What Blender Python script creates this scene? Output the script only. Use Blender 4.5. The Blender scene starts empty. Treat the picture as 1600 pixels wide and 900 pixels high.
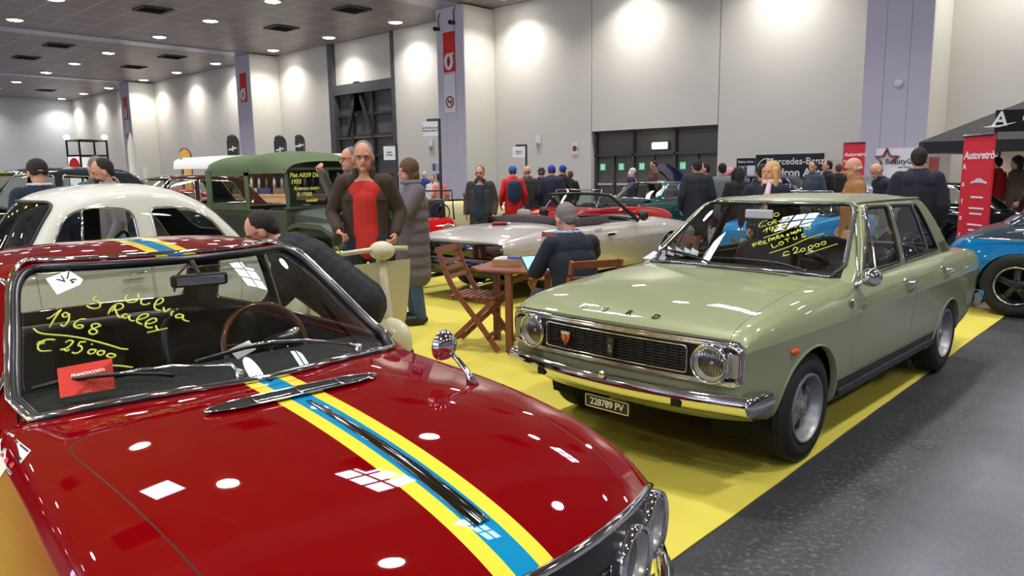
import bpy, bmesh, math, random
import numpy as np
from mathutils import Vector, Matrix, Quaternion
from mathutils.bvhtree import BVHTree
random.seed(7)
S = bpy.context.scene
COL = S.collection
PI = math.pi
R = math.radians

# ------------------------------------------------------------ camera
CH, CP, CR, CF, CY = 1.58935, R(8.8456), R(-0.79917), 1170.39, R(42.8985)
cam_data = bpy.data.cameras.new('camera')
cam = bpy.data.objects.new('camera', cam_data)
COL.objects.link(cam)
cam_data.sensor_width = 36.0
cam_data.lens = CF / 1600 * 36.0
cam_data.clip_start = 0.05
cam_data.clip_end = 400
_fw = Vector((0, math.cos(CP), -math.sin(CP)))
_up = Vector((0, math.sin(CP), math.cos(CP)))
_rt = Vector((1, 0, 0))
# image axes: xr = X*cr+U*sr ; ur = -X*sr+U*cr
_r2 = _rt * math.cos(CR) + _up * math.sin(CR)
_u2 = -_rt * math.sin(CR) + _up * math.cos(CR)
_M = Matrix((( _r2.x, _u2.x, -_fw.x), (_r2.y, _u2.y, -_fw.y), (_r2.z, _u2.z, -_fw.z))).to_4x4()
cam.matrix_world = Matrix.Translation((0, 0, CH)) @ Matrix.Rotation(CY, 4, 'Z') @ _M
S.camera = cam
CAM = Vector((0, 0, CH))

def ray(u, v):
    d = cam.matrix_world.to_3x3() @ Vector(((u - 800) / CF, -(v - 450) / CF, -1))
    return d
def on_z(u, v, z):
    d = ray(u, v); return CAM + d * ((z - CH) / d.z)
def on_y(u, v, y):
    d = ray(u, v); return CAM + d * (y / d.y)
def on_x(u, v, x):
    d = ray(u, v); return CAM + d * (x / d.x)
def at_d(u, v, D):
    d = ray(u, v); return CAM + d * (D / math.hypot(d.x, d.y))

# ------------------------------------------------------------ world and view
W = bpy.data.worlds.new('world'); S.world = W; W.use_nodes = True
W.node_tree.nodes['Background'].inputs[0].default_value = (0.75, 0.85, 1.0, 1)
W.node_tree.nodes['Background'].inputs[1].default_value = 0.35
S.view_settings.view_transform = 'Standard'
S.view_settings.look = 'None'
S.view_settings.exposure = 0.25
S.view_settings.gamma = 1.0
S.view_settings.use_curve_mapping = False
try:
    S.cycles.use_denoising = True
    S.cycles.max_bounces = 8
    S.cycles.transparent_max_bounces = 16
    S.cycles.sample_clamp_indirect = 6
    S.cycles.caustics_reflective = False
    S.cycles.caustics_refractive = False
except Exception:
    pass
LAMP_W = 135.0       # watts of each ceiling lamp
LAMP_E = 26.0        # glow of each lamp lens
SKY_E = 15.0
WINDOW_E = 9.0       # daylight in the high windows behind the camera

# ------------------------------------------------------------ materials
def srgb(r, g, b):
    f = lambda c: (c / 255 / 12.92) if c / 255 <= 0.04045 else ((c / 255 + 0.055) / 1.055) ** 2.4
    return (f(r), f(g), f(b))
_mats = {}
def mat(name, rgb=(128, 128, 128), rough=0.5, metal=0.0, coat=0.0, emit=0.0, spec=0.5, bump=0.0, bscale=40, vary=0.0, vscale=6):
    if name in _mats: return _mats[name]
    m = bpy.data.materials.new(name); m.use_nodes = True
    nt = m.node_tree; b = nt.nodes['Principled BSDF']
    c = (*srgb(*rgb), 1)
    b.inputs['Base Color'].default_value = c
    b.inputs['Roughness'].default_value = rough
    b.inputs['Metallic'].default_value = metal
    b.inputs['Specular IOR Level'].default_value = spec
    b.inputs['Coat Weight'].default_value = coat
    b.inputs['Coat Roughness'].default_value = 0.02
    if emit:
        b.inputs['Emission Color'].default_value = c
        b.inputs['Emission Strength'].default_value = emit
    if vary or bump:
        tc = nt.nodes.new('ShaderNodeTexCoord')
        if vary:
            n = nt.nodes.new('ShaderNodeTexNoise'); n.inputs['Scale'].default_value = vscale; n.inputs['Detail'].default_value = 4
            nt.links.new(tc.outputs['Object'], n.inputs['Vector'])
            mx = nt.nodes.new('ShaderNodeMix'); mx.data_type = 'RGBA'
            nt.links.new(n.outputs['Fac'], mx.inputs['Factor'])
            mx.inputs['A'].default_value = (*[x * (1 - vary) for x in c[:3]], 1)
            mx.inputs['B'].default_value = (*[min(1, x * (1 + vary)) for x in c[:3]], 1)
            nt.links.new(mx.outputs['Result'], b.inputs['Base Color'])
        if bump:
            n2 = nt.nodes.new('ShaderNodeTexNoise'); n2.inputs['Scale'].default_value = bscale; n2.inputs['Detail'].default_value = 3
            nt.links.new(tc.outputs['Object'], n2.inputs['Vector'])
            bp = nt.nodes.new('ShaderNodeBump'); bp.inputs['Strength'].default_value = bump; bp.inputs['Distance'].default_value = 0.02
            nt.links.new(n2.outputs['Fac'], bp.inputs['Height']); nt.links.new(bp.outputs['Normal'], b.inputs['Normal'])
    _mats[name] = m
    return m
def paint(name, rgb, rough=0.35, metal=0.0):
    m = mat(name, rgb, rough, metal, coat=0.85, spec=0.0); return m
def glass(name, tint=(0.82, 0.86, 0.84), refl=1.0, rough=0.0):
    if name in _mats: return _mats[name]
    m = bpy.data.materials.new(name); m.use_nodes = True
    nt = m.node_tree; nt.nodes.clear()
    out = nt.nodes.new('ShaderNodeOutputMaterial'); tr = nt.nodes.new('ShaderNodeBsdfTransparent')
    gl = nt.nodes.new('ShaderNodeBsdfGlossy'); mx = nt.nodes.new('ShaderNodeMixShader')
    fr = nt.nodes.new('ShaderNodeLayerWeight'); fr.inputs['Blend'].default_value = 0.5
    pw = nt.nodes.new('ShaderNodeMath'); pw.operation = 'POWER'; pw.inputs[1].default_value = 4.0
    ml = nt.nodes.new('ShaderNodeMath'); ml.operation = 'MULTIPLY_ADD'; ml.inputs[1].default_value = 0.9; ml.inputs[2].default_value = 0.055 * refl; ml.use_clamp = True
    nt.links.new(fr.outputs['Facing'], pw.inputs[0])
    tr.inputs[0].default_value = (*tint, 1); gl.inputs['Roughness'].default_value = rough
    nt.links.new(pw.outputs[0], ml.inputs[0]); nt.links.new(ml.outputs[0], mx.inputs[0])
    nt.links.new(tr.outputs[0], mx.inputs[1]); nt.links.new(gl.outputs[0], mx.inputs[2]); nt.links.new(mx.outputs[0], out.inputs[0])
    _mats[name] = m
    return m

CHROME = mat('chrome', (215, 216, 222), 0.06, 1.0)
DCHROME = mat('worn chrome', (170, 172, 178), 0.15, 1.0)
RUBBER = mat('black rubber', (22, 22, 24), 0.6)
TYRE = mat('tyre rubber', (26, 26, 28), 0.75, bump=0.15, bscale=60)
BLACK = mat('black trim', (14, 14, 16), 0.4)
DARK = mat('dark underbody', (12, 12, 13), 0.9)
VINYL = mat('black vinyl', (30, 33, 38), 0.38)
GLASS = glass('car glass')
LENS = glass('lamp lens', (0.92, 0.93, 0.93), 1.0)
SILVER = mat('reflector silver', (226, 226, 224), 0.28, 0.35)
WHITE = mat('white paper', (238, 238, 240), 0.7)
ORANGE = mat('orange plastic', (225, 70, 25), 0.3, coat=0.6)
REDLENS = mat('red lens', (170, 12, 14), 0.2, coat=0.8)
YMARK = mat('yellow marker', (196, 202, 84), 0.8)

# ------------------------------------------------------------ mesh helpers
class MB:
    def __init__(s): s.v = []; s.f = []; s.m = []
    def add(s, vs, fs, mi=0):
        o = len(s.v); s.v += [tuple(p) for p in vs]; s.f += [tuple(i + o for i in f) for f in fs]; s.m += [mi] * len(fs); return s
    def box(s, c, d, rz=0.0, mi=0, M=None):
        x, y, z = [q / 2 for q in d]
        P = [Vector((a * x, b * y, e * z)) for e in (-1, 1) for a, b in ((-1, -1), (1, -1), (1, 1), (-1, 1))]
        if M is None: M = Matrix.Rotation(rz, 3, 'Z')
        P = [M @ p + Vector(c) for p in P]
        return s.add(P, [(3, 2, 1, 0), (4, 5, 6, 7), (0, 1, 5, 4), (1, 2, 6, 5), (2, 3, 7, 6), (3, 0, 4, 7)], mi)
    def bar(s, a, b, w, h, up=(0, 0, 1), mi=0):
        a, b = Vector(a), Vector(b); t = (b - a); L = t.length; t.normalize()
        up = Vector(up); sd = t.cross(up)
        if sd.length < 1e-4: sd = t.cross(Vector((1, 0, 0)))
        sd.normalize(); u = sd.cross(t)
        return s.box((a + b) / 2, (L, w, h), mi=mi, M=Matrix((t, sd, u)).transposed())
    def tube(s, path, r, n=8, mi=0, closed=False, cap=True):
        path = [Vector(p) for p in path]; m = len(path)
        rs = r if hasattr(r, '__len__') else [r] * m
        vs = []; prev = None
        for i, p in enumerate(path):
            if closed: t = path[(i + 1) % m] - path[i - 1]
            else: t = path[min(i + 1, m - 1)] - path[max(i - 1, 0)]
            if t.length < 1e-9: t = Vector((0, 0, 1))
            t.normalize()
            if prev is None:
                a = Vector((0, 0, 1)) if abs(t.z) < 0.9 else Vector((1, 0, 0))
                sd = t.cross(a).normalized()
            else:
                sd = (prev - t * prev.dot(t))
                sd = sd.normalized() if sd.length > 1e-6 else t.cross(Vector((0, 0, 1))).normalized()
            prev = sd; u = t.cross(sd)
            for k in range(n):
                a = 2 * PI * k / n; vs.append(p + (sd * math.cos(a) + u * math.sin(a)) * rs[i])
        fs = []
        for i in range(m if closed else m - 1):
            j = (i + 1) % m
            for k in range(n):
                l = (k + 1) % n; fs.append((i * n + k, i * n + l, j * n + l, j * n + k))
        if not closed and cap:
            fs.append(tuple(range(n))[::-1]); fs.append(tuple((m - 1) * n + k for k in range(n)))
        return s.add(vs, fs, mi)
    def lathe(s, prof, c=(0, 0, 0), axis='z', n=24, mi=0, M=None):
        # prof: (r, h) list
        vs = []
        for r, h in prof:
            for k in range(n):
                a = 2 * PI * k / n; x, y = r * math.cos(a), r * math.sin(a)
                p = Vector((x, y, h)) if axis == 'z' else (Vector((h, x, y)) if axis == 'x' else Vector((x, h, y)))
                if M is not None: p = M @ p
                vs.append(p + Vector(c))
        fs = []
        for i in range(len(prof) - 1):
            for k in range(n):
                l = (k + 1) % n; q = (i * n + k, i * n + l, (i + 1) * n + l, (i + 1) * n + k)
                fs.append(q[::-1] if axis == 'y' else q)
        if prof[0][0] > 1e-6 and False: pass
        return s.add(vs, fs, mi)
    def disc(s, c, r, nrm=(0, 0, 1), n=24, mi=0, ry=None):
        nrm = Vector(nrm).normalized(); q = Vector((0, 0, 1)).rotation_difference(nrm)
        vs = [Vector(c) + q @ Vector((r * math.cos(2 * PI * k / n), (ry or r) * math.sin(2 * PI * k / n), 0)) for k in range(n)]
        return s.add(vs, [tuple(range(n))], mi)
    def grid(s, P, mi=0, flip=False):
        P = np.asarray(P); a, b = P.shape[:2]
        fs = []
        for i in range(a - 1):
            for j in range(b - 1):
                q = (i * b + j, (i + 1) * b + j, (i + 1) * b + j + 1, i * b + j + 1)
                fs.append(q[::-1] if flip else q)
        return s.add(P.reshape(-1, 3).tolist(), fs, mi)
    def prism(s, poly, d, mi=0):
        # poly: list of 3D points (planar), d: extrusion vector
        n = len(poly); d = Vector(d); A = [Vector(p) for p in poly]; B = [p + d for p in A]
        fs = [tuple(range(n))[::-1], tuple(range(n, 2 * n))] + [(i, (i + 1) % n, n + (i + 1) % n, n + i) for i in range(n)]
        return s.add(A + B, fs, mi)
    def build(s, name, mats, parent=None, smooth=False, loc=(0, 0, 0), rz=0.0, bevel=0.0, merge=False, fixn=True, seg=2):
        me = bpy.data.meshes.new(name); me.from_pydata(s.v, [], s.f)
        if not isinstance(mats, (list, tuple)): mats = [mats]
        for m in mats: me.materials.append(m)
        if len(mats) > 1: me.polygons.foreach_set('material_index', s.m)
        if fixn or merge:
            bm = bmesh.new(); bm.from_mesh(me)
            if merge: bmesh.ops.remove_doubles(bm, verts=bm.verts, dist=1e-5)
            if fixn: bmesh.ops.recalc_face_normals(bm, faces=bm.faces)
            bm.to_mesh(me); bm.free()
        if smooth: me.polygons.foreach_set('use_smooth', [True] * len(me.polygons))
        me.update()
        o = bpy.data.objects.new(name, me); COL.objects.link(o)
        o.parent = parent; o.location = loc; o.rotation_euler = (0, 0, rz)
        if smooth == 'auto':
            md = o.modifiers.new('edge', 'EDGE_SPLIT'); md.split_angle = R(35)
        if bevel:
            md = o.modifiers.new('bevel', 'BEVEL'); md.width = bevel; md.segments = seg; md.limit_method = 'ANGLE'; md.angle_limit = R(40)
        return o
def tag(o, label, cat, group=None, kind=None):
    if label: o['label'] = label
    if cat: o['category'] = cat
    if group: o['group'] = group
    if kind: o['kind'] = kind
    return o
def empty(name, loc, rz=0.0, label=None, cat=None, group=None):
    o = bpy.data.objects.new(name, None); COL.objects.link(o); o.location = loc; o.rotation_euler = (0, 0, rz)
    o.empty_display_size = 0.1
    return tag(o, label, cat, group)
def lab(o, label): o['label'] = label; return o
KIDS = {}
def children(o): return [c for c in bpy.data.objects if c.parent == o]
def copy_tree(o, parent=None):
    c = o.copy(); COL.objects.link(c); c.parent = parent
    for ch in children(o): copy_tree(ch, c)
    return c
def evaluated(o):
    dg = bpy.context.evaluated_depsgraph_get(); dg.update()
    return bpy.data.meshes.new_from_object(o.evaluated_get(dg))
def text_mb(txt, size=0.1, bold=0.0, shear=0.0, depth=0.001, spacing=1.0, align='CENTER'):
    cu = bpy.data.curves.new('t', 'FONT'); cu.body = txt; cu.size = size; cu.align_x = align; cu.align_y = 'CENTER'
    cu.offset = bold; cu.shear = shear; cu.extrude = depth; cu.space_character = spacing; cu.resolution_u = 3
    o = bpy.data.objects.new('t', cu); COL.objects.link(o)
    me = evaluated(o)
    mb = MB(); mb.add([v.co[:] for v in me.vertices], [tuple(p.vertices) for p in me.polygons])
    bpy.data.objects.remove(o); bpy.data.meshes.remove(me); bpy.data.curves.remove(cu)
    return mb
def place(mb, origin, xdir, ydir):
    # map local xy plane on a 3D frame
    x, y = Vector(xdir).normalized(), Vector(ydir).normalized(); z = x.cross(y); o = Vector(origin)
    mb.v = [tuple(o + x * a + y * b + z * c) for a, b, c in mb.v]; return mb
def catmull(pts, k=6, closed=False):
    pts = [np.array(p, float) for p in pts]; n = len(pts); out = []
    rng = range(n if closed else n - 1)
    for i in rng:
        p0 = pts[(i - 1) % n] if closed or i > 0 else pts[0] * 2 - pts[1]
        p1 = pts[i]; p2 = pts[(i + 1) % n]
        p3 = pts[(i + 2) % n] if closed or i + 2 < n else p2 * 2 - p1
        for j in range(k):
            t = j / k
            out.append(0.5 * (2 * p1 + (p2 - p0) * t + (2 * p0 - 5 * p1 + 4 * p2 - p3) * t * t + (3 * p1 - p0 - 3 * p2 + p3) * t ** 3))
    if not closed: out.append(pts[-1])
    return out

# b-spline (clamped uniform, cubic)
def basis(n, ts, deg=3):
    deg = min(deg, n - 1)
    kn = np.concatenate([np.zeros(deg), np.linspace(0, 1, n - deg + 1), np.ones(deg)])
    ts = np.clip(np.asarray(ts, float), 0, 1 - 1e-9)
    N = np.zeros((len(ts), len(kn) - 1))
    for i in range(len(kn) - 1): N[:, i] = (ts >= kn[i]) & (ts < kn[i + 1])
    for d in range(1, deg + 1):
        for i in range(len(kn) - 1 - d):
            a = kn[i + d] - kn[i]; b = kn[i + d + 1] - kn[i + 1]
            l = (ts - kn[i]) / a * N[:, i] if a > 0 else 0
            r = (kn[i + d + 1] - ts) / b * N[:, i + 1] if b > 0 else 0
            N[:, i] = l + r
    return N[:, :n]
def bsurf(ctrl, nu, nv):
    ctrl = np.asarray(ctrl, float)
    Bu = basis(ctrl.shape[0], np.linspace(0, 1, nu)); Bv = basis(ctrl.shape[1], np.linspace(0, 1, nv))
    return np.einsum('ui,ijk,vj->uvk', Bu, ctrl, Bv)
def bcurve(ctrl, n):
    ctrl = np.asarray(ctrl, float); return basis(len(ctrl), np.linspace(0, 1, n)) @ ctrl
# ------------------------------------------------------------ car shell tools
AX = {'x': (1, 2), 'y': (0, 2), 'z': (0, 1)}
def ccw(poly):
    a = sum(poly[i][0] * poly[(i + 1) % len(poly)][1] - poly[(i + 1) % len(poly)][0] * poly[i][1] for i in range(len(poly)))
    return list(poly) if a > 0 else list(poly)[::-1]
def rpoly(corners, r=0.04, k=4):
    out = []; n = len(corners)
    rr = r if hasattr(r, '__len__') else [r] * n
    for i, c in enumerate(corners):
        c = np.array(c, float); a = np.array(corners[i - 1], float) - c; b = np.array(corners[(i + 1) % n], float) - c
        la, lb = np.linalg.norm(a), np.linalg.norm(b); q = min(rr[i], la * .45, lb * .45)
        if q < 1e-4: out.append(tuple(c)); continue
        p0, p1 = c + a / la * q, c + b / lb * q
        for j in range(k + 1):
            t = j / k; out.append(tuple((1 - t) ** 2 * p0 + 2 * t * (1 - t) * c + t * t * p1))
    return ccw(out)
def offset_poly(poly, d):
    # shrink a convex ccw polygon by d
    n = len(poly); out = []
    for i in range(n):
        p0, p1, p2 = [np.array(poly[j % n], float) for j in (i - 1, i, i + 1)]
        e1 = p1 - p0; e2 = p2 - p1
        n1 = np.array([-e1[1], e1[0]]) / (np.linalg.norm(e1) + 1e-9); n2 = np.array([-e2[1], e2[0]]) / (np.linalg.norm(e2) + 1e-9)
        m = n1 + n2; L = np.linalg.norm(m)
        m = m / L if L > 1e-6 else n1
        out.append(tuple(p1 + m * d / max(0.4, m @ n1)))
    return out
def circle(cx, cz, r, n=30, a0=0, a1=2 * PI):
    return [(cx + r * math.cos(a0 + (a1 - a0) * i / n), cz + r * math.sin(a0 + (a1 - a0) * i / n)) for i in range(n)]
def cut(bm, poly, axis, test):
    poly = ccw(poly); ia, ib = AX[axis]
    lo = np.min(poly, 0) - 1e-4; hi = np.max(poly, 0) + 1e-4
    cand = []
    bm.normal_update()
    for f in bm.faces:
        xs = [v.co[ia] for v in f.verts]; ys = [v.co[ib] for v in f.verts]
        if max(xs) < lo[0] or min(xs) > hi[0] or max(ys) < lo[1] or min(ys) > hi[1]: continue
        if test(f): cand.append(f)
    n = len(poly)
    for i in range(n):
        if not cand: break
        a, b = poly[i], poly[(i + 1) % n]
        e = (b[0] - a[0], b[1] - a[1]); L = math.hypot(*e)
        if L < 1e-7: continue
        co = [0, 0, 0]; co[ia], co[ib] = a; no = [0, 0, 0]; no[ia], no[ib] = -e[1] / L, e[0] / L
        V = Vector(no); Cc = Vector(co)
        straddle = []; keep = []
        for f in cand:
            ds = [(v.co - Cc).dot(V) for v in f.verts]
            if max(ds) <= 1e-6: continue
            if min(ds) >= -1e-6: keep.append(f)
            else: straddle.append(f)
        if straddle:
            es = {e_ for f in straddle for e_ in f.edges}; vs = {v for f in straddle for v in f.verts}
            ret = bmesh.ops.bisect_plane(bm, geom=list(straddle) + list(es) + list(vs), dist=1e-6, plane_co=Cc, plane_no=V)
            for g in ret['geom']:
                if isinstance(g, bmesh.types.BMFace) and g.is_valid and (g.calc_center_median() - Cc).dot(V) > 0: keep.append(g)
        cand = [f for f in dict.fromkeys(keep) if f.is_valid]
    return cand
def side_test(sgn, nmin=0.3): return lambda f: f.normal.y * sgn > nmin
def top_test(nmin=0.3): return lambda f: f.normal.z > nmin
def front_test(nmin=0.2, zmin=-9): return lambda f: f.normal.x > nmin and f.calc_center_median().z > zmin
def rear_test(nmin=0.2, zmin=-9): return lambda f: f.normal.x < -nmin and f.calc_center_median().z > zmin
def cast(bvh, axis, p, sgn=1):
    ia, ib = AX[axis]; k = 3 - ia - ib
    o = [0, 0, 0]; o[ia], o[ib] = p; o[k] = 5 * sgn; d = [0, 0, 0]; d[k] = -sgn
    h = bvh.ray_cast(Vector(o), Vector(d))
    return (h[0], h[1]) if h[0] else (None, None)
def outline(bvh, poly, axis, sgn, off=0.0, step=0.03, closed=True):
    out = []; n = len(poly)
    for i in range(n if closed else n - 1):
        a, b = np.array(poly[i], float), np.array(poly[(i + 1) % n], float); L = np.linalg.norm(b - a); k = max(1, int(L / step))
        for j in range(k):
            h, nn = cast(bvh, axis, tuple(a + (b - a) * j / k), sgn)
            if h is not None and not (axis == 'y' and h.y * sgn < .3): out.append(h + nn * off)
    if not closed:
        h, nn = cast(bvh, axis, tuple(poly[-1]), sgn)
        if h is not None and not (axis == 'y' and h.y * sgn < .3): out.append(h + nn * off)
    return out
def bvh_of(mb): return BVHTree.FromPolygons([Vector(v) for v in mb.v], mb.f)
def bvh_bm(bm): bm.normal_update(); return BVHTree.FromBMesh(bm)
def separate(bm, names, mats, parent, labels={}):
    """split the shell into one mesh object per panel id"""
    lay = bm.faces.layers.int['pid']; groups = {}
    for f in bm.faces: groups.setdefault(f[lay], []).append(f)
    out = {}
    for pid, fs in sorted(groups.items()):
        if pid < 0: continue
        idx = {}; V = []; F = []; Mi = []
        for f in fs:
            q = []
            for v in f.verts:
                if v not in idx: idx[v] = len(V); V.append(v.co[:])
                q.append(idx[v])
            F.append(q); Mi.append(f.material_index)
        me = bpy.data.meshes.new(names[pid]); me.from_pydata(V, [], F)
        for m in mats: me.materials.append(m)
        me.polygons.foreach_set('material_index', Mi); me.polygons.foreach_set('use_smooth', [True] * len(F)); me.update()
        o = bpy.data.objects.new(names[pid], me); COL.objects.link(o); o.parent = parent
        if pid in labels: o['label'] = labels[pid]
        out.setdefault(names[pid], []).append(o); out[pid] = o
    return out
def I(tab, k, x): return np.interp(x, tab['x'], tab[k]) if hasattr(tab[k], '__len__') else np.full(np.shape(x), float(tab[k]))
def body_shell(tab, nx=90, nv=34, crease=2, power=2.0):
    xs = sorted(set(tab['x'])); st = []
    for a, b in zip(xs[:-1], xs[1:]):
        k = max(1, int(round((b - a) / 0.28))); st += [a + (b - a) * j / k for j in range(k)]
    st.append(xs[-1]); st = np.array(st)
    g = {k: I(tab, k, st) for k in ('zb', 'wb', 'wm', 'zc', 'ws', 'zs', 'zt', 'bow')}
    net = []
    for i in range(len(st)):
        zb, wb, wm, zc, ws, zs, zt = [g[k][i] for k in ('zb', 'wb', 'wm', 'zc', 'ws', 'zs', 'zt')]
        q = [(wb - .05, zb - .005), (wb, zb), (wb + (wm - wb) * .55, zb + (zc - zb) * .25), (wm - tab.get('under', .004), zb + (zc - zb) * .66)]
        q += [(wm, zc)] * crease
        q += [(wm + (ws - wm) * .35, zc + (zs - zc) * .55), (ws + .006, zs - .02), (ws - .03, zs + .006), (ws * .86, zs + (zt - zs) * .3), (ws * .62, zs + (zt - zs) * .72), (ws * .35, zt), (0, zt)]
        net.append([(st[i], y, z) for y, z in q])
    P = bsurf(net, nx, nv)
    tu = P[:, 0, 0]; bw = np.interp(tu, st, g['bow']) * np.where(tu < 0, -1, 1); wl = np.maximum(P[:, :, 1].max(1), .1)
    P[:, :, 0] -= bw[:, None] * (P[:, :, 1] / wl[:, None]) ** power
    return P
def shell_bm(P, caps=True, rear=True, M=14, capf=0.0, capr=0.0):
    """mirror a half grid, weld the centre, close nose and tail"""
    nx, nv = P.shape[:2]; Pm = P.copy(); Pm[:, :, 1] *= -1
    bm = bmesh.new(); lay = bm.faces.layers.int.new('pid')
    L = [[bm.verts.new(P[i, j]) for j in range(nv)] for i in range(nx)]
    Rr = [[bm.verts.new(Pm[i, j]) if j < nv - 1 else L[i][j] for j in range(nv)] for i in range(nx)]
    for i in range(nx - 1):
        for j in range(nv - 1):
            bm.faces.new((L[i][j], L[i][j + 1], L[i + 1][j + 1], L[i + 1][j]))
            bm.faces.new((Rr[i][j], Rr[i + 1][j], Rr[i + 1][j + 1], Rr[i][j + 1]))
    if caps:
        for i, sg, blg in ((nx - 1, 1, capf), (0, -1, capr)):
            if sg < 0 and not rear: continue
            row = P[i]; w = row[:, 1].max(); x0 = row[:, 0][-1]; xe = row[np.argmax(row[:, 1]), 0]
            G = []
            zmin, zmax = row[:, 2].min(), row[:, 2].max()
            for j in range(nv):
                y, z = row[j, 1], row[j, 2]
                rr = []
                for k in range(M + 1):
                    s = -1 + 2 * k / M; yy = y * s
                    xx = x0 + (xe - x0) * (yy / w) ** 2 + sg * blg * math.sin(PI * (z - zmin) / (zmax - zmin)) * (1 - s * s) ** .5 if abs(s) < 1 else row[j, 0]
                    rr.append(bm.verts.new((xx, yy, z)))
                G.append(rr)
            for j in range(nv - 1):
                for k in range(M):
                    q = [G[j][k], G[j][k + 1], G[j + 1][k + 1], G[j + 1][k]]
                    if sg < 0: q = q[::-1]
                    try: bm.faces.new(q)
                    except ValueError: pass
    bmesh.ops.dissolve_degenerate(bm, edges=bm.edges, dist=1e-6)
    bm.normal_update()
    return bm
def house_shell(gh, nt=70, nv=26, zdrop=0.02):
    prof = bcurve(gh['prof'], nt)
    P = np.zeros((nt, nv, 3)); B = basis(9, np.linspace(0, 1, nv))
    xm = np.interp
    for i, (x, z) in enumerate(prof):
        zb = xm(x, gh['bx'], gh['zb']); wb = xm(x, gh['bx'], gh['wb']); wr = xm(x, gh['bx'], gh['wr']); zr = gh['zr']
        cr = gh['crown'] * min(1, max(0, (z - zb) / .12)); zt = max(zb + .002, z - cr); r = min(gh.get('r', .05), (zt - zb) * .45)
        def yy(q): s = (q - zb) / (zr - zb); return wb + (wr - wb) * s + gh.get('bulge', .012) * math.sin(PI * min(max(s, 0), 1))
        q = [(yy(zb - zdrop), zb - zdrop), (yy(zb), zb), (yy(zb + (zt - zb) * .5), zb + (zt - zb) * .5), (yy(zt - r), zt - r), (yy(zt), zt - r * .1), (yy(zt) - r * 1.1, zt + cr * .25), (yy(zt) * .66, zt + cr * .8), (yy(zt) * .33, z), (0, z)]
        c = B @ np.array(q); s = np.interp(x, gh['bx'], gh['bow'])
        P[i, :, 0] = x - s * np.clip(c[:, 0] / yy(zt), 0, 1.05) ** 2; P[i, :, 1] = c[:, 0]; P[i, :, 2] = c[:, 1]
    return P[::-1]     # rear to front
def arch_ring(bvh, cx, cz, r, sgn, depth=0.16, a0=-0.35, a1=PI + 0.35, lip=0.012):
    """rolled wheel-arch lip following the body side, and the dark well behind it"""
    mb = MB(); rows = []
    for i in range(37):
        a = a0 + (a1 - a0) * i / 36; x, z = cx + r * math.cos(a), cz + r * math.sin(a)
        h, n = cast(bvh, 'y', (cx + (r + .012) * math.cos(a), max(.16, cz + (r + .012) * math.sin(a))), sgn)
        if h is None: continue
        y = abs(h.y); rows.append([(h.x, sgn * (y - .001), h.z), (cx + (r + .004) * math.cos(a), sgn * (y + lip), cz + (r + .004) * math.sin(a)), (x, sgn * (y + lip * .6), z), (x, sgn * (y - .03), z)])
    mb.grid(rows); return mb
def well(cx, cz, r, y0, y1, sgn):
    mb = MB(); rows = []
    for i in range(21):
        a = -0.3 + (PI + .6) * i / 20; c, s = math.cos(a), math.sin(a)
        rows.append([(cx + r * c, sgn * y1, cz + r * s), (cx + r * c, sgn * y0, cz + r * s), (cx + r * .4 * c, sgn * y0, cz + r * .4 * s)])
    return mb.grid(rows)
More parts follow.
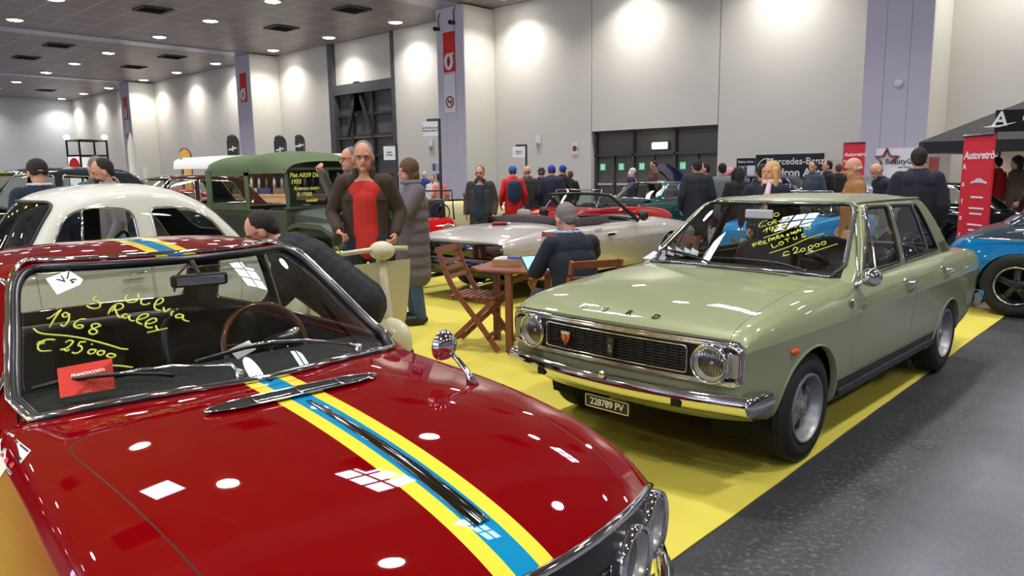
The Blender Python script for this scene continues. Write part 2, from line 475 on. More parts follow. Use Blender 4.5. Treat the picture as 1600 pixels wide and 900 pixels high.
def make_wheel(root, cx, y, sgn, Rt=0.30, wt=0.165, rr=0.185, style='steel', rimmat=None, tyremat=None):
    """tyre (part) with rim and cap (sub-parts); y is the outer face of the tyre"""
    c = (cx, 0, Rt); h = wt; g = 0.004
    tm = MB()
    prof = [(rr - .012, -h * .88), (rr + .004, -h * .97), (Rt - .05, -h * 1.0), (Rt - .018, -h * .93), (Rt - .004, -h * .84)]
    for a in (.66, .45, .24):
        prof += [(Rt, -h * (a + .08)), (Rt, -h * a), (Rt - .008, -h * (a - .01)), (Rt - .008, -h * (a - .03))]
    prof += [(Rt - .004, -h * .14), (Rt - .018, -h * .06), (Rt - .05, 0.0), ((Rt + rr) / 2, .004), (rr + .012, -h * .02), (rr + .004, -h * .06), (rr - .012, -h * .1)]
    tm.lathe([(r_, (y + q) * sgn) for r_, q in prof], c, 'y', 44)
    w = tm.build('wheel', tyremat or TYRE, root, smooth=True)
    rim = MB(); m0 = rimmat or mat('silver wheel paint', (186, 188, 194), .35, .6, coat=.5)
    def L(pts, mi=0, n=32): rim.lathe([(a, (y + b) * sgn) for a, b in pts], c, 'y', n, mi)
    L([(rr + .004, -.012), (rr + .002, .002), (rr - .006, .004), (rr - .014, -.004), (rr - .018, -.02), (rr - .03, -.05), (rr - .034, -.075)])
    if style in ('rostyle', 'spoke5'):
        n = 5 if style == 'spoke5' else 5
        L([(rr - .034, -.075), (rr - .036, -.10)])
        L([(rr - .036, -.10), (rr - .038, -h * .9), (.02, -h * .9)], 1)
        hub_y = -.055
        for k in range(n):
            a = 2 * PI * k / n + .3
            pts = []
            for s_, wd, yy in ((.035, .036, hub_y + .012), (.085, .030, hub_y + .006), (rr - .045, .036, -.07), (rr - .03, .048, -.062)):
                pts.append([(cx + s_ * math.cos(a) - e * wd * math.sin(a), (y + yy + (0 if abs(e) > .5 else .008)) * sgn, Rt + s_ * math.sin(a) + e * wd * math.cos(a)) for e in (-1, -.45, 0, .45, 1)])
            rim.grid(pts)
            low = [[(p[0], p[1] - sgn * .025, p[2]) for p in (q[0], q[-1])] for q in pts]
            rim.grid([[q[0], l[0]] for q, l in zip(pts, low)]); rim.grid([[q[-1], l[1]] for q, l in zip(pts, low)])
            b = a + PI / 5
            rim.disc((cx + .057 * math.cos(a), (y + hub_y + .02) * sgn, Rt + .057 * math.sin(a)), .009, (0, sgn, 0), 8, 2)
        L([(.045, hub_y + .002), (.043, hub_y + .02), (.03, hub_y + .024), (.028, hub_y + .034), (0.001, hub_y + .038)])
    elif style == 'steel':
        L([(rr - .034, -.075), (rr - .05, -.055), (.12, -.05), (.105, -.03), (.07, -.028), (.05, -.04), (.001, -.04)])
    elif style == 'cap':
        L([(rr - .034, -.075), (rr - .05, -.05), (.11, -.03), (.1, -.02)])
        L([(.1, -.02), (.085, .0), (.05, .012), (.001, .018)], 2)
    elif style == 'slot':
        L([(rr - .034, -.075), (rr - .045, -.06), (.10, -.045), (.075, -.02), (.04, -.018), (.001, -.018)], 0)
        for k in range(8):
            a = 2 * PI * k / 8
            rim.disc((cx + (rr - .055) * math.cos(a), (y - .048) * sgn, Rt + (rr - .055) * math.sin(a)), .016, (0, sgn, 0), 10, 1)
    rim.build('rim', [m0, DARK, CHROME], w, smooth='auto')
    return w
def lining(gm, parent, d=.006):
    mb = MB(); idx = {}
    for f in gm.faces:
        q = []
        for v in f.verts:
            if v not in idx: idx[v] = len(mb.v); mb.v.append((v.co - v.normal * d)[:])
            q.append(idx[v])
        mb.f.append(tuple(q)); mb.m.append(0)
    return mb.build('headlining', mat('dark lining', (30, 28, 28), .9), parent, smooth=True, fixn=False)
def mesh_from_faces(name, faces, mat_, parent, inset=0.004, smooth=True):
    idx = {}; V = []; F = []
    for f in faces:
        q = []
        for v in f.verts:
            if v not in idx: idx[v] = len(V); V.append((v.co - v.normal * inset)[:])
            q.append(idx[v])
        F.append(q)
    if name == 'windscreen' and len(V) > 60:
        # one even sheet of bent glass: a smooth low order surface through the opening
        A = np.array(V); y2, z = (A[:, 1]) ** 2, A[:, 2] - 1.1
        Bm = np.stack([np.ones(len(A)), z, z ** 2, z ** 3, y2, y2 * z, y2 * z ** 2, y2 ** 2, y2 ** 2 * z], 1)
        inn = abs(A[:, 1]) < .93 * abs(A[:, 1]).max(); co_ = np.linalg.lstsq(Bm[inn], A[inn, 0], rcond=None)[0]; A[:, 0] = Bm @ co_; V = A.tolist()
    mb = MB(); mb.add(V, F); return mb.build(name, mat_, parent, smooth=smooth, fixn=False)
def seat_mesh(w=.5, d=.5, h=.55, th=.12, tilt=.2, hr=0.0):
    """car bucket seat: cushion and rounded backrest in one upholstery"""
    mb = MB()
    def pad(c, sx, sy, sz, M=None):
        # rounded pad from a superellipsoid
        n, m = 10, 16; rows = []
        for i in range(n + 1):
            t = -PI / 2 + PI * i / n; r = []
            for j in range(m + 1):
                p = -PI + 2 * PI * j / m
                f = lambda v, e=.35: math.copysign(abs(v) ** e, v)
                q = Vector((sx / 2 * f(math.cos(t)) * f(math.cos(p)), sy / 2 * f(math.cos(t)) * f(math.sin(p)), sz / 2 * f(math.sin(t), .5)))
                if M: q = M @ q
                r.append(q + Vector(c))
            rows.append(r)
        mb.grid([[tuple(q) for q in r] for r in rows])
    pad((d / 2 - .05, 0, .08), d, w, .16)
    pad((-.08 - h / 2 * math.sin(tilt), 0, .1 + h / 2), th, w * .94, h, Matrix.Rotation(-tilt, 3, 'Y'))
    return mb
def sub_rim(root, cx, cy, cz, r, tilt, m_rim, m_sp, name='steering_wheel'):
    M = Matrix.Rotation(tilt, 3, 'Y')
    mb = MB(); mb.tube([Vector((cx, cy, cz)) + M @ Vector((0, r * math.cos(a), r * math.sin(a))) for a in [2 * PI * k / 40 for k in range(40)]], .013, 10, closed=True)
    for a in (PI / 2 + PI, 0.15, PI - 0.15):
        mb.bar(Vector((cx, cy, cz)) + M @ Vector((.03, 0, 0)), Vector((cx, cy, cz)) + M @ Vector((0, r * math.cos(a), r * math.sin(a))), .018, .004, mi=1)
    mb.tube([Vector((cx, cy, cz)) + M @ Vector((.02, 0, 0)), Vector((cx, cy, cz)) + M @ Vector((.3, 0, -.03))], .025, 10, mi=1)
    return mb.build(name, [m_rim, m_sp], root, smooth=True)
def hits(bvh, M, uv, off=0.004):
    """pixels of a photographed mark -> points on a real surface, in the car's own frame"""
    Mi = M.inverted(); o = Mi @ CAM; out = []
    for u, v in uv:
        d = (Mi.to_3x3() @ ray(u, v)).normalized(); h = bvh.ray_cast(o, d)
        if h[0] is None: continue
        n = h[1] if h[1].dot(d) < 0 else -h[1]
        out.append(h[0] + n * off)
    return out
def lamp_parts(root, c, nrm, r, name='headlight', depth=.05, rimmat=None):
    """round lamp: reflector bowl with glass lens and bright rim as sub-parts"""
    nrm = Vector(nrm).normalized(); q = Vector((0, 0, 1)).rotation_difference(nrm).to_matrix(); c = Vector(c)
    b = MB(); b.lathe([(r * .96, 0), (r * .9, -depth * .35), (r * .7, -depth * .75), (r * .35, -depth), (.001, -depth * 1.05)], c, 'z', 28, M=q)
    hb = b.build(name, SILVER, root, smooth=True)
    bl = MB(); bl.lathe([(r * .10, -depth * .9), (r * .10, -depth * .5), (.001, -depth * .45)], c, 'z', 10, M=q); bl.build('bulb', mat('bulb glass', (235, 235, 230), .3), hb, smooth=True)
    l = MB(); l.lathe([(r * .97, 0), (r * .9, r * .10), (r * .7, r * .19), (r * .4, r * .26), (.001, r * .29)], c, 'z', 28, M=q)
    ml = glass_fluted()
    l.build('lens', ml, hb, smooth=True)
    g = MB(); g.lathe([(r * .95, .006), (r * 1.0, .014), (r * 1.07, .012), (r * 1.12, 0), (r * 1.13, -.02), (r * 1.10, -.06)], c, 'z', 32, M=q)
    g.build('bezel', rimmat or CHROME, hb, smooth=True)
    return hb
def glass_fluted():
    if 'fluted lens' in _mats: return _mats['fluted lens']
    m = glass('fluted lens', (.93, .94, .94), 5.0, .16); nt = m.node_tree
    gl = [n for n in nt.nodes if n.type == 'BSDF_GLOSSY'][0]
    w = nt.nodes.new('ShaderNodeTexWave'); w.inputs['Scale'].default_value = 24; w.bands_direction = 'Y'
    tc = nt.nodes.new('ShaderNodeTexCoord'); bp = nt.nodes.new('ShaderNodeBump'); bp.inputs['Strength'].default_value = .5; bp.inputs['Distance'].default_value = .01
    nt.links.new(tc.outputs['Object'], w.inputs['Vector']); nt.links.new(w.outputs['Fac'], bp.inputs['Height']); nt.links.new(bp.outputs['Normal'], gl.inputs['Normal'])
    return m
# ------------------------------------------------------------ lamps of the hall
LENS_M = mat('lamp glow', (255, 252, 246), .5, emit=LAMP_E)
HOUSING = mat('lamp housing', (190, 190, 188), .5)
CEIL = 9.0
def make_lamp():
    r = empty('ceiling_lamp', (0, 0, 0), 0, 'round recessed white ceiling lamp glowing in the dark panelled ceiling', 'ceiling lamp', 'ceiling lamps of the hall')
    h = MB(); h.lathe([(.32, .12), (.32, -.02), (.37, -.05), (.42, -.02), (.42, 0.0)], n=24); h.build('housing', HOUSING, r, smooth=True)
    l = MB(); l.lathe([(.31, -.03), (.25, -.055), (.12, -.065), (.001, -.07)], n=24); l.build('diffuser', LENS_M, r, smooth=True)
    return r
_ld = bpy.data.lights.new('lamp light', 'AREA'); _ld.shape = 'DISK'; _ld.size = .6; _ld.energy = LAMP_W; _ld.color = (1, .965, .90); _ld.spread = R(125)
ORD = ['first', 'second', 'third', 'fourth', 'fifth', 'sixth', 'seventh', 'eighth', 'ninth', 'tenth', 'eleventh', 'twelfth', 'thirteenth', 'fourteenth', 'fifteenth']
_proto = make_lamp(); _first = True
LX = [-80.8, -74.8, -68.8, -61.5, -55.6, -49.6, -42.2, -36.3, -30.5, -23.1, -17.1, -11.2, -4.0, 2.0, 8.0]
LY = [24.6, 17.9, 11.2, 4.5, -2.2, -8.9, -15.6]
for x in LX:
    for y in LY:
        if x < -45 and y < 0: continue
        o = _proto if _first else copy_tree(_proto); _first = False
        o.location = (x, y, CEIL); d_ = Vector((x, y, CEIL - .05)) - CAM; l_ = cam.matrix_world.to_3x3().inverted() @ d_
        u_, v_ = (800 + CF * l_.x / -l_.z, 450 - CF * l_.y / -l_.z) if l_.z < 0 else (-1, -1)
        if 0 < u_ < 1600 and -4 < v_ < 900:
            n_ = ORD[LX.index(x)]; o['label'] = 'round ceiling lamp, %s from the far end, in the %s row from the back wall' % (n_, ORD[LY.index(y)])
        else: o['label'] = 'round ceiling lamp beyond the picture edge, %s row from the back wall, %s along' % (ORD[LY.index(y)], ORD[LX.index(x)])
        L = bpy.data.objects.new('lamp_light', _ld); COL.objects.link(L); L.location = (x, y, CEIL - .09)
# ------------------------------------------------------------ floor, carpet, walls, ceiling
def floor_mat():
    m = mat('dark concrete', (76, 79, 86), .5); nt = m.node_tree; b = nt.nodes['Principled BSDF']
    tc = nt.nodes.new('ShaderNodeTexCoord')
    def noise(s, d=4, w=0.0, vec=None):
        n = nt.nodes.new('ShaderNodeTexNoise'); n.inputs['Scale'].default_value = s; n.inputs['Detail'].default_value = d; n.inputs['Distortion'].default_value = w
        nt.links.new(vec or tc.outputs['Object'], n.inputs['Vector']); return n.outputs['Fac']
    def ramp(f, a, b_, ca, cb):
        r = nt.nodes.new('ShaderNodeValToRGB'); r.color_ramp.elements[0].position = a; r.color_ramp.elements[1].position = b_
        r.color_ramp.elements[0].color = (*srgb(*ca), 1); r.color_ramp.elements[1].color = (*srgb(*cb), 1)
        nt.links.new(f, r.inputs[0]); return r.outputs[0]
    def mix(f, a, b_, t='MIX'):
        x = nt.nodes.new('ShaderNodeMix'); x.data_type = 'RGBA'; x.blend_type = t
        if isinstance(f, float): x.inputs['Factor'].default_value = f
        else: nt.links.new(f, x.inputs['Factor'])
        for k, c in (('A', a), ('B', b_)):
            if isinstance(c, tuple): x.inputs[k].default_value = (*srgb(*c), 1)
            else: nt.links.new(c, x.inputs[k])
        return x.outputs['Result']
    c = ramp(noise(.9, 5), .3, .7, (94, 94, 106), (124, 124, 138))
    c = mix(ramp(noise(48, 7), .36, .78, (0, 0, 0), (170, 170, 170)), c, (58, 58, 66))
    c = mix(ramp(noise(3.2, 7, .8), .46, .66, (0, 0, 0), (120, 120, 120)), c, (70, 70, 78))
    # worn dark border strip beside the carpet: a band of old adhesive along y
    sp = nt.nodes.new('ShaderNodeSeparateXYZ'); nt.links.new(tc.outputs['Object'], sp.inputs[0])
    def band(x0, w, soft):
        a = nt.nodes.new('ShaderNodeMath'); a.operation = 'SUBTRACT'; nt.links.new(sp.outputs['X'], a.inputs[0]); a.inputs[1].default_value = x0
        bb = nt.nodes.new('ShaderNodeMath'); bb.operation = 'ABSOLUTE'; nt.links.new(a.outputs[0], bb.inputs[0])
        mr = nt.nodes.new('ShaderNodeMapRange'); mr.inputs['From Min'].default_value = w + soft; mr.inputs['From Max'].default_value = w; nt.links.new(bb.outputs[0], mr.inputs[0])
        return mr.outputs[0]
    c = mix(band(-1.28, .26, .3), c, (52, 53, 59))
    c = mix(band(.62, .06, .10), c, (52, 52, 60))
    c = mix(band(1.15, .02, .05), c, (58, 58, 66))
    sc = noise(38, 8, .3)
    sx = nt.nodes.new('ShaderNodeMath'); sx.operation = 'MULTIPLY'
    nt.links.new(ramp(sc, .52, .74, (0, 0, 0), (255, 255, 255)), sx.inputs[0]); nt.links.new(band(-1.15, .12, .25), sx.inputs[1])
    c = mix(sx.outputs[0], c, (104, 103, 104))
    sp2 = ramp(noise(70, 2), .68, .72, (0, 0, 0), (150, 150, 150))
    c = mix(sp2, c, (150, 150, 150))
    nt.links.new(c, b.inputs['Base Color'])
    rr = nt.nodes.new('ShaderNodeMapRange'); rr.inputs['To Min'].default_value = .32; rr.inputs['To Max'].default_value = .62
    nt.links.new(noise(3, 5), rr.inputs[0]); nt.links.new(rr.outputs[0], b.inputs['Roughness'])
    bp = nt.nodes.new('ShaderNodeBump'); bp.inputs['Strength'].default_value = .25; bp.inputs['Distance'].default_value = .01
    nt.links.new(noise(45, 5), bp.inputs['Height']); nt.links.new(bp.outputs[0], b.inputs['Normal'])
    return m
fl = MB(); fl.box((-32, 3, -.15), (104, 47, .3)); tag(fl.build('floor', floor_mat()), 'dark grey worn concrete hall floor', 'floor', kind='structure')
CARPET = mat('yellow carpet', (210, 198, 80), .85, bump=.12, bscale=160, vary=.13, vscale=1.3)
cp = MB()
# thin felt with a slightly uneven edge and laid joins
ed = [(-1.5 + .0015 * math.sin(i * 1.7) + .003 * math.sin(i * .35) + (0.0 if i < 40 else .02), -6 + i * .16) for i in range(97)]
poly = [(x, y, .002) for x, y in ed] + [(-1.48, 9.6, .002), (-30, 9.6, .002), (-30, -6, .002)]
cp.prism(poly, (0, 0, .005)); tag(cp.build('carpet', CARPET), 'bright yellow felt carpet laid under the parked cars', 'carpet')
# the wall behind the cars, cast in tall panels with dark joints
def wall_mat(nm='wall concrete', rgb=(208, 204, 197)):
    m = mat(nm, rgb, .8, vary=.03, vscale=.5); return m
WM = wall_mat(); JOINT = mat('joint shadow gap', (60, 58, 56), .9)
YW = 25.93
wb = MB()
segs = [-83, -77, -70.9, -63.9, -57, -51, -44.9, -38.5, -32.4, -25.9, -19.4, -13.6, -7, 0, 6, 12, 19]
for a, b in zip(segs[:-1], segs[1:]):
    z0 = 6.6 if a == -38.5 else (3.2 if a == -19.4 else 0)
    y = YW + (.16 if a == -38.5 else 0)
    wb.box(((a + b) / 2, y + .2, (z0 + CEIL) / 2), (b - a - .035, .4, CEIL - z0))
wb.box((-32, YW + .65, CEIL / 2), (104, .2, CEIL), mi=1)
tag(wb.build('wall_back', [WM, JOINT]), 'tall cream concrete panel wall behind the cars', 'wall', kind='structure')
w = MB(); w.box((-82.6, 3, CEIL / 2), (.4, 47, CEIL)); tag(w.build('wall_left', wall_mat('end wall paint', (196, 199, 204))), 'far end wall of the hall', 'wall', kind='structure')
w = MB(); w.box((19.2, 3, CEIL / 2), (.4, 47, CEIL)); tag(w.build('wall_right', WM), 'side wall of the hall', 'wall', kind='structure')
w = MB()
win = [(-34, -28), (-25, -19), (-16, -10), (-7, -1), (2, 8)]
w.box((-32, -20.2, 2.0), (104, .4, 4.0)); w.box((-32, -20.2, 8.5), (104, .4, 1.0))
xs = [-84] + [q for a in win for q in a] + [19]
for a, b in zip(xs[::2], xs[1::2]): w.box(((a + b) / 2, -20.2, 6), (b - a, .4, 4))
tag(w.build('wall_front', WM), 'wall behind the photographer', 'wall', kind='structure')
SKY = mat('daylight pane', (214, 228, 255), .5, emit=WINDOW_E); FRM = mat('window frame', (70, 72, 76), .5)
for i, (a, b) in enumerate(win):
    f = MB(); f.box(((a + b) / 2, -20.1, 4.05), (b - a, .1, .1)); f.box(((a + b) / 2, -20.1, 7.95), (b - a, .1, .1)); f.box(((a + b) / 2, -20.1, 6), (b - a, .1, .1))
    for k in range(5): f.box((a + .05 + (b - a - .1) * k / 4, -20.1, 6), (.09, .1, 3.9))
    fo = tag(f.build('window_%d' % (i + 1), FRM), None, None, kind='structure')
    g = MB(); g.box(((a + b) / 2, -20.17, 6), (b - a, .02, 3.98)); g.build('pane', SKY, fo)
def ceil_mat():
    m = mat('ceiling panels', (96, 84, 80), .55); nt = m.node_tree; b = nt.nodes['Principled BSDF']
    tc = nt.nodes.new('ShaderNodeTexCoord'); br = nt.nodes.new('ShaderNodeTexBrick')
    br.offset = 0; br.inputs['Scale'].default_value = 1; br.inputs['Brick Width'].default_value = 1.58; br.inputs['Row Height'].default_value = 1.6
    br.inputs['Mortar Size'].default_value = .035; br.inputs['Mortar Smooth'].default_value = .2; br.inputs['Bias'].default_value = 0
    br.inputs['Color1'].default_value = (*srgb(140, 126, 120), 1); br.inputs['Color2'].default_value = (*srgb(129, 116, 112), 1); br.inputs['Mortar'].default_value = (*srgb(186, 174, 172), 1)
    nt.links.new(tc.outputs['Object'], br.inputs['Vector']); nt.links.new(br.outputs[0], b.inputs['Base Color'])
    b.inputs['Roughness'].default_value = .42
    return m
c = MB(); c.box((-32, 3, CEIL + .25), (104, 47, .5)); tag(c.build('ceiling', ceil_mat()), 'dark brown panelled ceiling', 'ceiling', kind='structure')
BAND = mat('ceiling joint strip', (168, 163, 182), .3)
for i, x in enumerate((-63.9, -44.9, -25.9, -7.0)):
    t = MB(); t.box((x, 3, CEIL - .03), (1.3, 46, .06)); tag(t.build('trim_%d' % (i + 1), BAND), 'flat pale strip across the dark ceiling', 'trim', kind='structure')
    t['label'] if False else None
VENT = mat('duct opening', (10, 10, 12), .9); VF = mat('duct frame', (70, 62, 60), .6)
first = None
for x in (-73.8, -54.7, -48.6, -35.6, -29.5, -16.5, -10.2, 2.5):
    for y in (14.9, 21.3, 8.4, 1.5, -5.5):
        if x < -50 and y < 2: continue
        if first is None:
            v0 = empty('air_duct', (0, 0, CEIL - .01), 0, 'dark square ceiling duct at the far end, second from the back wall', 'air duct', 'air duct openings in the ceiling')
            f = MB()
            for dx, dy, sx, sy in ((0, .6, 1.3, .1), (0, -.6, 1.3, .1), (.6, 0, .1, 1.1), (-.6, 0, .1, 1.1)): f.box((dx, dy, -.03), (sx, sy, .06))
            f.build('frame', VF, v0)
            p = MB(); p.box((0, 0, -.012), (1.12, 1.12, .02)); 
            for k in range(5): p.box((-.4 + .2 * k, 0, -.035), (.02, 1.1, .03))
            p.build('grille', VENT, v0); first = v0; v = v0
        else: v = copy_tree(first)
        v.location = (x, y, CEIL - .001); l_ = cam.matrix_world.to_3x3().inverted() @ (Vector((x, y, CEIL)) - CAM)
        u_, v_ = (800 + CF * l_.x / -l_.z, 450 - CF * l_.y / -l_.z) if l_.z < 0 else (-1, -1)
        v['label'] = ('%s square ceiling duct, %s from the far end, %s from the back wall' % ('dark' if 0 < u_ < 1600 and -4 < v_ < 900 else 'unseen', ORD[(-73.8, -54.7, -48.6, -35.6, -29.5, -16.5, -10.2, 2.5).index(x)], {21.3: 'first', 14.9: 'second', 8.4: 'third', 1.5: 'fourth', -5.5: 'fifth'}[y]))
# pillars: lilac painted front face, cream flanks
PF = mat('pillar lilac paint', (198, 193, 208), .6); PS = mat('pillar cream paint', (216, 214, 204), .7)
for i, (x0, nm) in enumerate(((-64.8, 'farthest pillar'), (-45.8, 'pillar left of the tall steel gate'), (-26.8, 'pillar between the steel gate and the emergency doors'), (-7.9, 'pillar right of the wide dark emergency doors'))):
    r = empty('pillar', (x0 + .9, 24.95, 0), 0, ['farthest wall pillar at the left end of the hall, carrying a small red hose sign', 'wall pillar left of the tall steel gate with a red hose sign', 'wall pillar right of the tall steel gate with hose and no smoking signs', 'broad bare wall pillar behind the two red and white banners with a round white lamp'][i], 'pillar')
    m = MB(); m.box((0, .02, CEIL / 2), (1.82, 1.92, CEIL - .12)); m.build('shaft', PS, r, bevel=.02)
    f = MB(); f.box((-.62, -.955, CEIL / 2), (.56, .03, CEIL - .2)); f.box((.62, -.955, CEIL / 2), (.56, .03, CEIL - .2)); f.box((0.0, -.955, CEIL / 2), (.66, .03, CEIL - .2))
    f.build('face_panel', PF, r)
    if i == 3:
        b = MB(); b.lathe([(.001, -.13), (.07, -.12), (.12, -.07), (.13, -.02), (.13, 0)], (.1, -.97, 3.95), 'y', 16); lab(b.build('round_lamp', mat('opal lamp', (225, 228, 235), .3), r, smooth=True), 'round white wall lamp')
    if i == 2:
        for sx, sz in ((-.72, 8.05), (.3, 8.2)):
            q = MB(); q.box((sx, -1.08, sz), (.14, .24, .14)); q.tube([(sx, -.98, sz + .1), (sx, -1.02, sz + .45), (sx + .1, -.98, sz + .7)], .02, 6); q.lathe([(.09, -.26), (.11, -.2), (.06, -.1)], (sx, -1.0, sz), 'y', 10)
            q.build('floodlight', mat('dark metal', (50, 48, 54), .5, .5), r)
# ------------------------------------------------------------ doors in the back wall
STEEL = mat('grey steel', (88, 88, 90), .5, .3, vary=.08, vscale=2); STEELD = mat('dark steel', (62, 60, 60), .55, .3); PANEL = mat('gate infill', (98, 98, 102), .45, .2, vary=.1, vscale=.8)
d = MB(); x0, x1 = -38.5, -32.4
d.box((x0 + .25, YW + .12, 4.5), (.5, .35, 9)); d.box((x1 - .12, YW + .12, 4.5), (.24, .35, 9)); d.box(((x0 + x1) / 2, YW + .15, 6.35), (x1 - x0, .36, .55))
for x in (-36.6, -34.7): d.box((x, YW + .25, 3.05), (.16, .2, 6.1), mi=1)
for z in (.1, 1.5, 2.6, 3.7, 4.9): d.box(((x0 + x1) / 2 + .1, YW + .26, z), (x1 - x0 - .7, .14, .14), mi=1)
d.box(((x0 + x1) / 2 + .1, YW + .24, 3.62), (x1 - x0 - .7, .16, .08), mi=3)
for s in (-1, 1):
    d.bar((-35.9, YW + .1, 6.5), (-35.9 + s * 1.15, YW + .15, 3.8), .22, .12, (0, 1, 0), mi=1); d.box((-35.9 + s * .0, YW + .08, 5.9), (.4, .2, 1.6), mi=1)
d.box(((x0 + x1) / 2, YW + .4, 3.1), (x1 - x0 - .5, .06, 6.2), mi=2)
tag(d.build('door_1', [STEEL, STEELD, PANEL, mat('rust primer', (120, 88, 66), .7)]), 'tall grey steel gate with braced frame', 'door', kind='structure')
DGR = mat('door grey paint', (92, 88, 84), .5, vary=.05); DFR = mat('door frame', (70, 67, 65), .5)
d = MB(); x0, x1 = -19.4, -13.6; n = 3; wd = (x1 - x0) / 3
d.box(((x0 + x1) / 2, YW + .42, 1.6), (x1 - x0, .06, 3.2), mi=0)
for z in (3.16, 2.2): d.box(((x0 + x1) / 2, YW + .32, z), (x1 - x0, .2, .08), mi=1)
for k in range(4): d.box((x0 + wd * k + (.05 if k == 0 else -.05 if k == 3 else 0), YW + .32, 1.6), (.1, .2, 3.2), mi=1)
for k in range(3): d.box((x0 + wd * (k + .5), YW + .35, 1.08), (.05, .14, 2.16), mi=1)
do = tag(d.build('door_2', [DGR, DFR]), 'wide dark grey emergency doors', 'door', kind='structure')
for k in range(6):
    q = MB(); q.box((x0 + wd * (k + .5) / 2 + 0, YW + .33, 1.0), (.7, .06, .07)); q.box((x0 + wd * (k + .5) / 2 - .33, YW + .36, 1.0), (.06, .1, .1)); q.box((x0 + wd * (k + .5) / 2 + .33, YW + .36, 1.0), (.06, .1, .1)); lab(q.build('push_bar', mat('push bar', (200, 200, 196), .4), do), 'pale push bar')
EXG = mat('exit green', (90, 200, 150), .5, emit=.35); EXW = mat('exit white', (235, 245, 238), .5, emit=.3)
def exit_sign(c, w=.26, par=None):
    e = MB(); e.box(c, (w, .02, w * 1.1)); s = e.build('exit_sign', EXG, par)
    g = MB(); x, y, z = c; y -= .013
    g.box((x + .06, y, z), (.06, .004, .2)); g.box((x - .05, y, z + .01), (.03, .004, .11), mi=0); g.disc((x - .045, y, z + .09), .02, (0, -1, 0), 8); g.bar((x - .05, y, z - .03), (x - .09, y, z - .1), .02, .004, (0, 1, 0)); g.bar((x - .05, y, z - .03), (x - .01, y, z - .1), .02, .004, (0, 1, 0)); g.bar((x - .1, y, z + .02), (x - .0, y, z + .05), .016, .004, (0, 1, 0))
    g.build('running_figure', EXW, s); return s
for u, v in ((942, 264), (971, 264), (1003, 262), (1067, 260)):
    p = on_y(u, v, YW + .38); exit_sign((p.x, YW + .375, 1.72), par=do)
q = MB(); q.box((-16.2, YW + .2, 2.52), (.62, .12, .22)); l = tag(q.build('emergency_lamp', mat('emergency glow', (255, 250, 225), .5, emit=5)), 'glowing oblong emergency lamp over the wide dark doors', 'lamp')
q = MB(); q.box((-16.2, YW + .27, 2.52), (.7, .06, .28)); q.build('housing', HOUSING, l)

# skylights over the near half of the hall, above the top edge of the picture
k_ = 6
for x, ys_ in ((-9.0, (7.6, 18.2)), (-4.3, (7.4,)), (-12.4, (3.2,))):
    w2, h2 = (.6, .42) if x < -12 else (.85, .40) if x > -5 else (1.0, .58)
    for y in ys_:
        f = MB()
        for t in ((-w2, w2) if x < -12 else np.linspace(-w2, w2, 4)): f.box((x + t, y, CEIL - .04), (.07, h2 * 2 + .08, .06))
        for t in ((-h2, h2) if x < -12 else (-h2, 0, h2)): f.box((x, y + t, CEIL - .04), (w2 * 2 + .1, .06, .06))
        fo = tag(f.build('window_%d' % k_, FRM), None, None, kind='structure'); k_ += 1
        g = MB(); g.box((x, y, CEIL - .012), (w2 * 2, h2 * 2, .02)); g.build('pane', mat('skylight pane', (226, 234, 255), .5, emit=SKY_E), fo)
# ------------------------------------------------------------ red coupe in the foreground
RED = paint('deep red paint', (120, 2, 8), .6)
STY = paint('stripe yellow', (236, 214, 70), .5); STB = paint('stripe blue', (18, 134, 186), .5)
FUL = empty('coupe_car', (-2.928, 1.2257, .0075), R(-4.517), 'glossy dark red coupe with yellow and blue centre stripes in the left foreground', 'car')
FM = Matrix.Translation((-2.928, 1.2257, .0075)) @ Matrix.Rotation(R(-4.517), 4, 'Z')
FT = dict(
    x=[-1.98, -1.90, -1.6, -1.165, -.6, 0.0, .5, .8, 1.165, 1.5, 1.75, 1.88, 1.955, 1.985],
    zb=[.42, .36, .28, .21, .20, .20, .20, .20, .21, .26, .34, .38, .42, .44],
    wb=[.66, .68, .70, .72, .725, .725, .725, .72, .71, .69, .655, .64, .625, .62],
    wm=[.70, .725, .755, .772, .777, .777, .777, .777, .775, .765, .742, .715, .695, .69],
    zc=[.62, .62, .62, .62, .62, .62, .62, .62, .62, .61, .60, .60, .59, .585],
    ws=[.60, .63, .66, .69, .705, .705, .70, .70, .705, .70, .685, .665, .65, .645],
    zs=[.74, .77, .81, .85, .875, .888, .882, .875, .860, .828, .785, .752, .728, .715],
    zt=[.77, .80, .85, .88, .93, .95, .945, .938, .922, .888, .842, .806, .778, .762],
    bow=[.10, .08, .03, 0, 0, 0, 0, .0, .02, .07, .13, .17, .195, .20])
YO = .03        # the stripes sit on the true centre line of the bonnet
P = body_shell(FT, 110, 44)
bm = shell_bm(P, capf=.0, capr=.02)
lay = bm.faces.layers.int['pid']
fb = bvh_bm(bm)
AR = .335; AZ = .30
for s in (-1, 1):
    for cx in (1.165, -1.165):
        fs = cut(bm, circle(cx, AZ, AR, 32), 'y', side_test(s, .05)); bmesh.ops.delete(bm, geom=fs, context='FACES')
fs = cut(bm, [(-1.42, -.6), (.47, -.62), (.62, -.52), (.74, -.3), (.785, 0), (.74, .3), (.62, .52), (.47, .62), (-1.42, .6)], 'z', top_test(.4)); bmesh.ops.delete(bm, geom=fs, context='FACES')
def panel(bm, poly, axis, test, pid, gap=.0035, gmat=1):
    big = cut(bm, poly, axis, test)
    lay = bm.faces.layers.int['pid']
    for f in big: f.material_index = gmat
    small = cut(bm, offset_poly(poly, gap), axis, test)
    for f in small: f.material_index = 0; f[lay] = pid
    return small
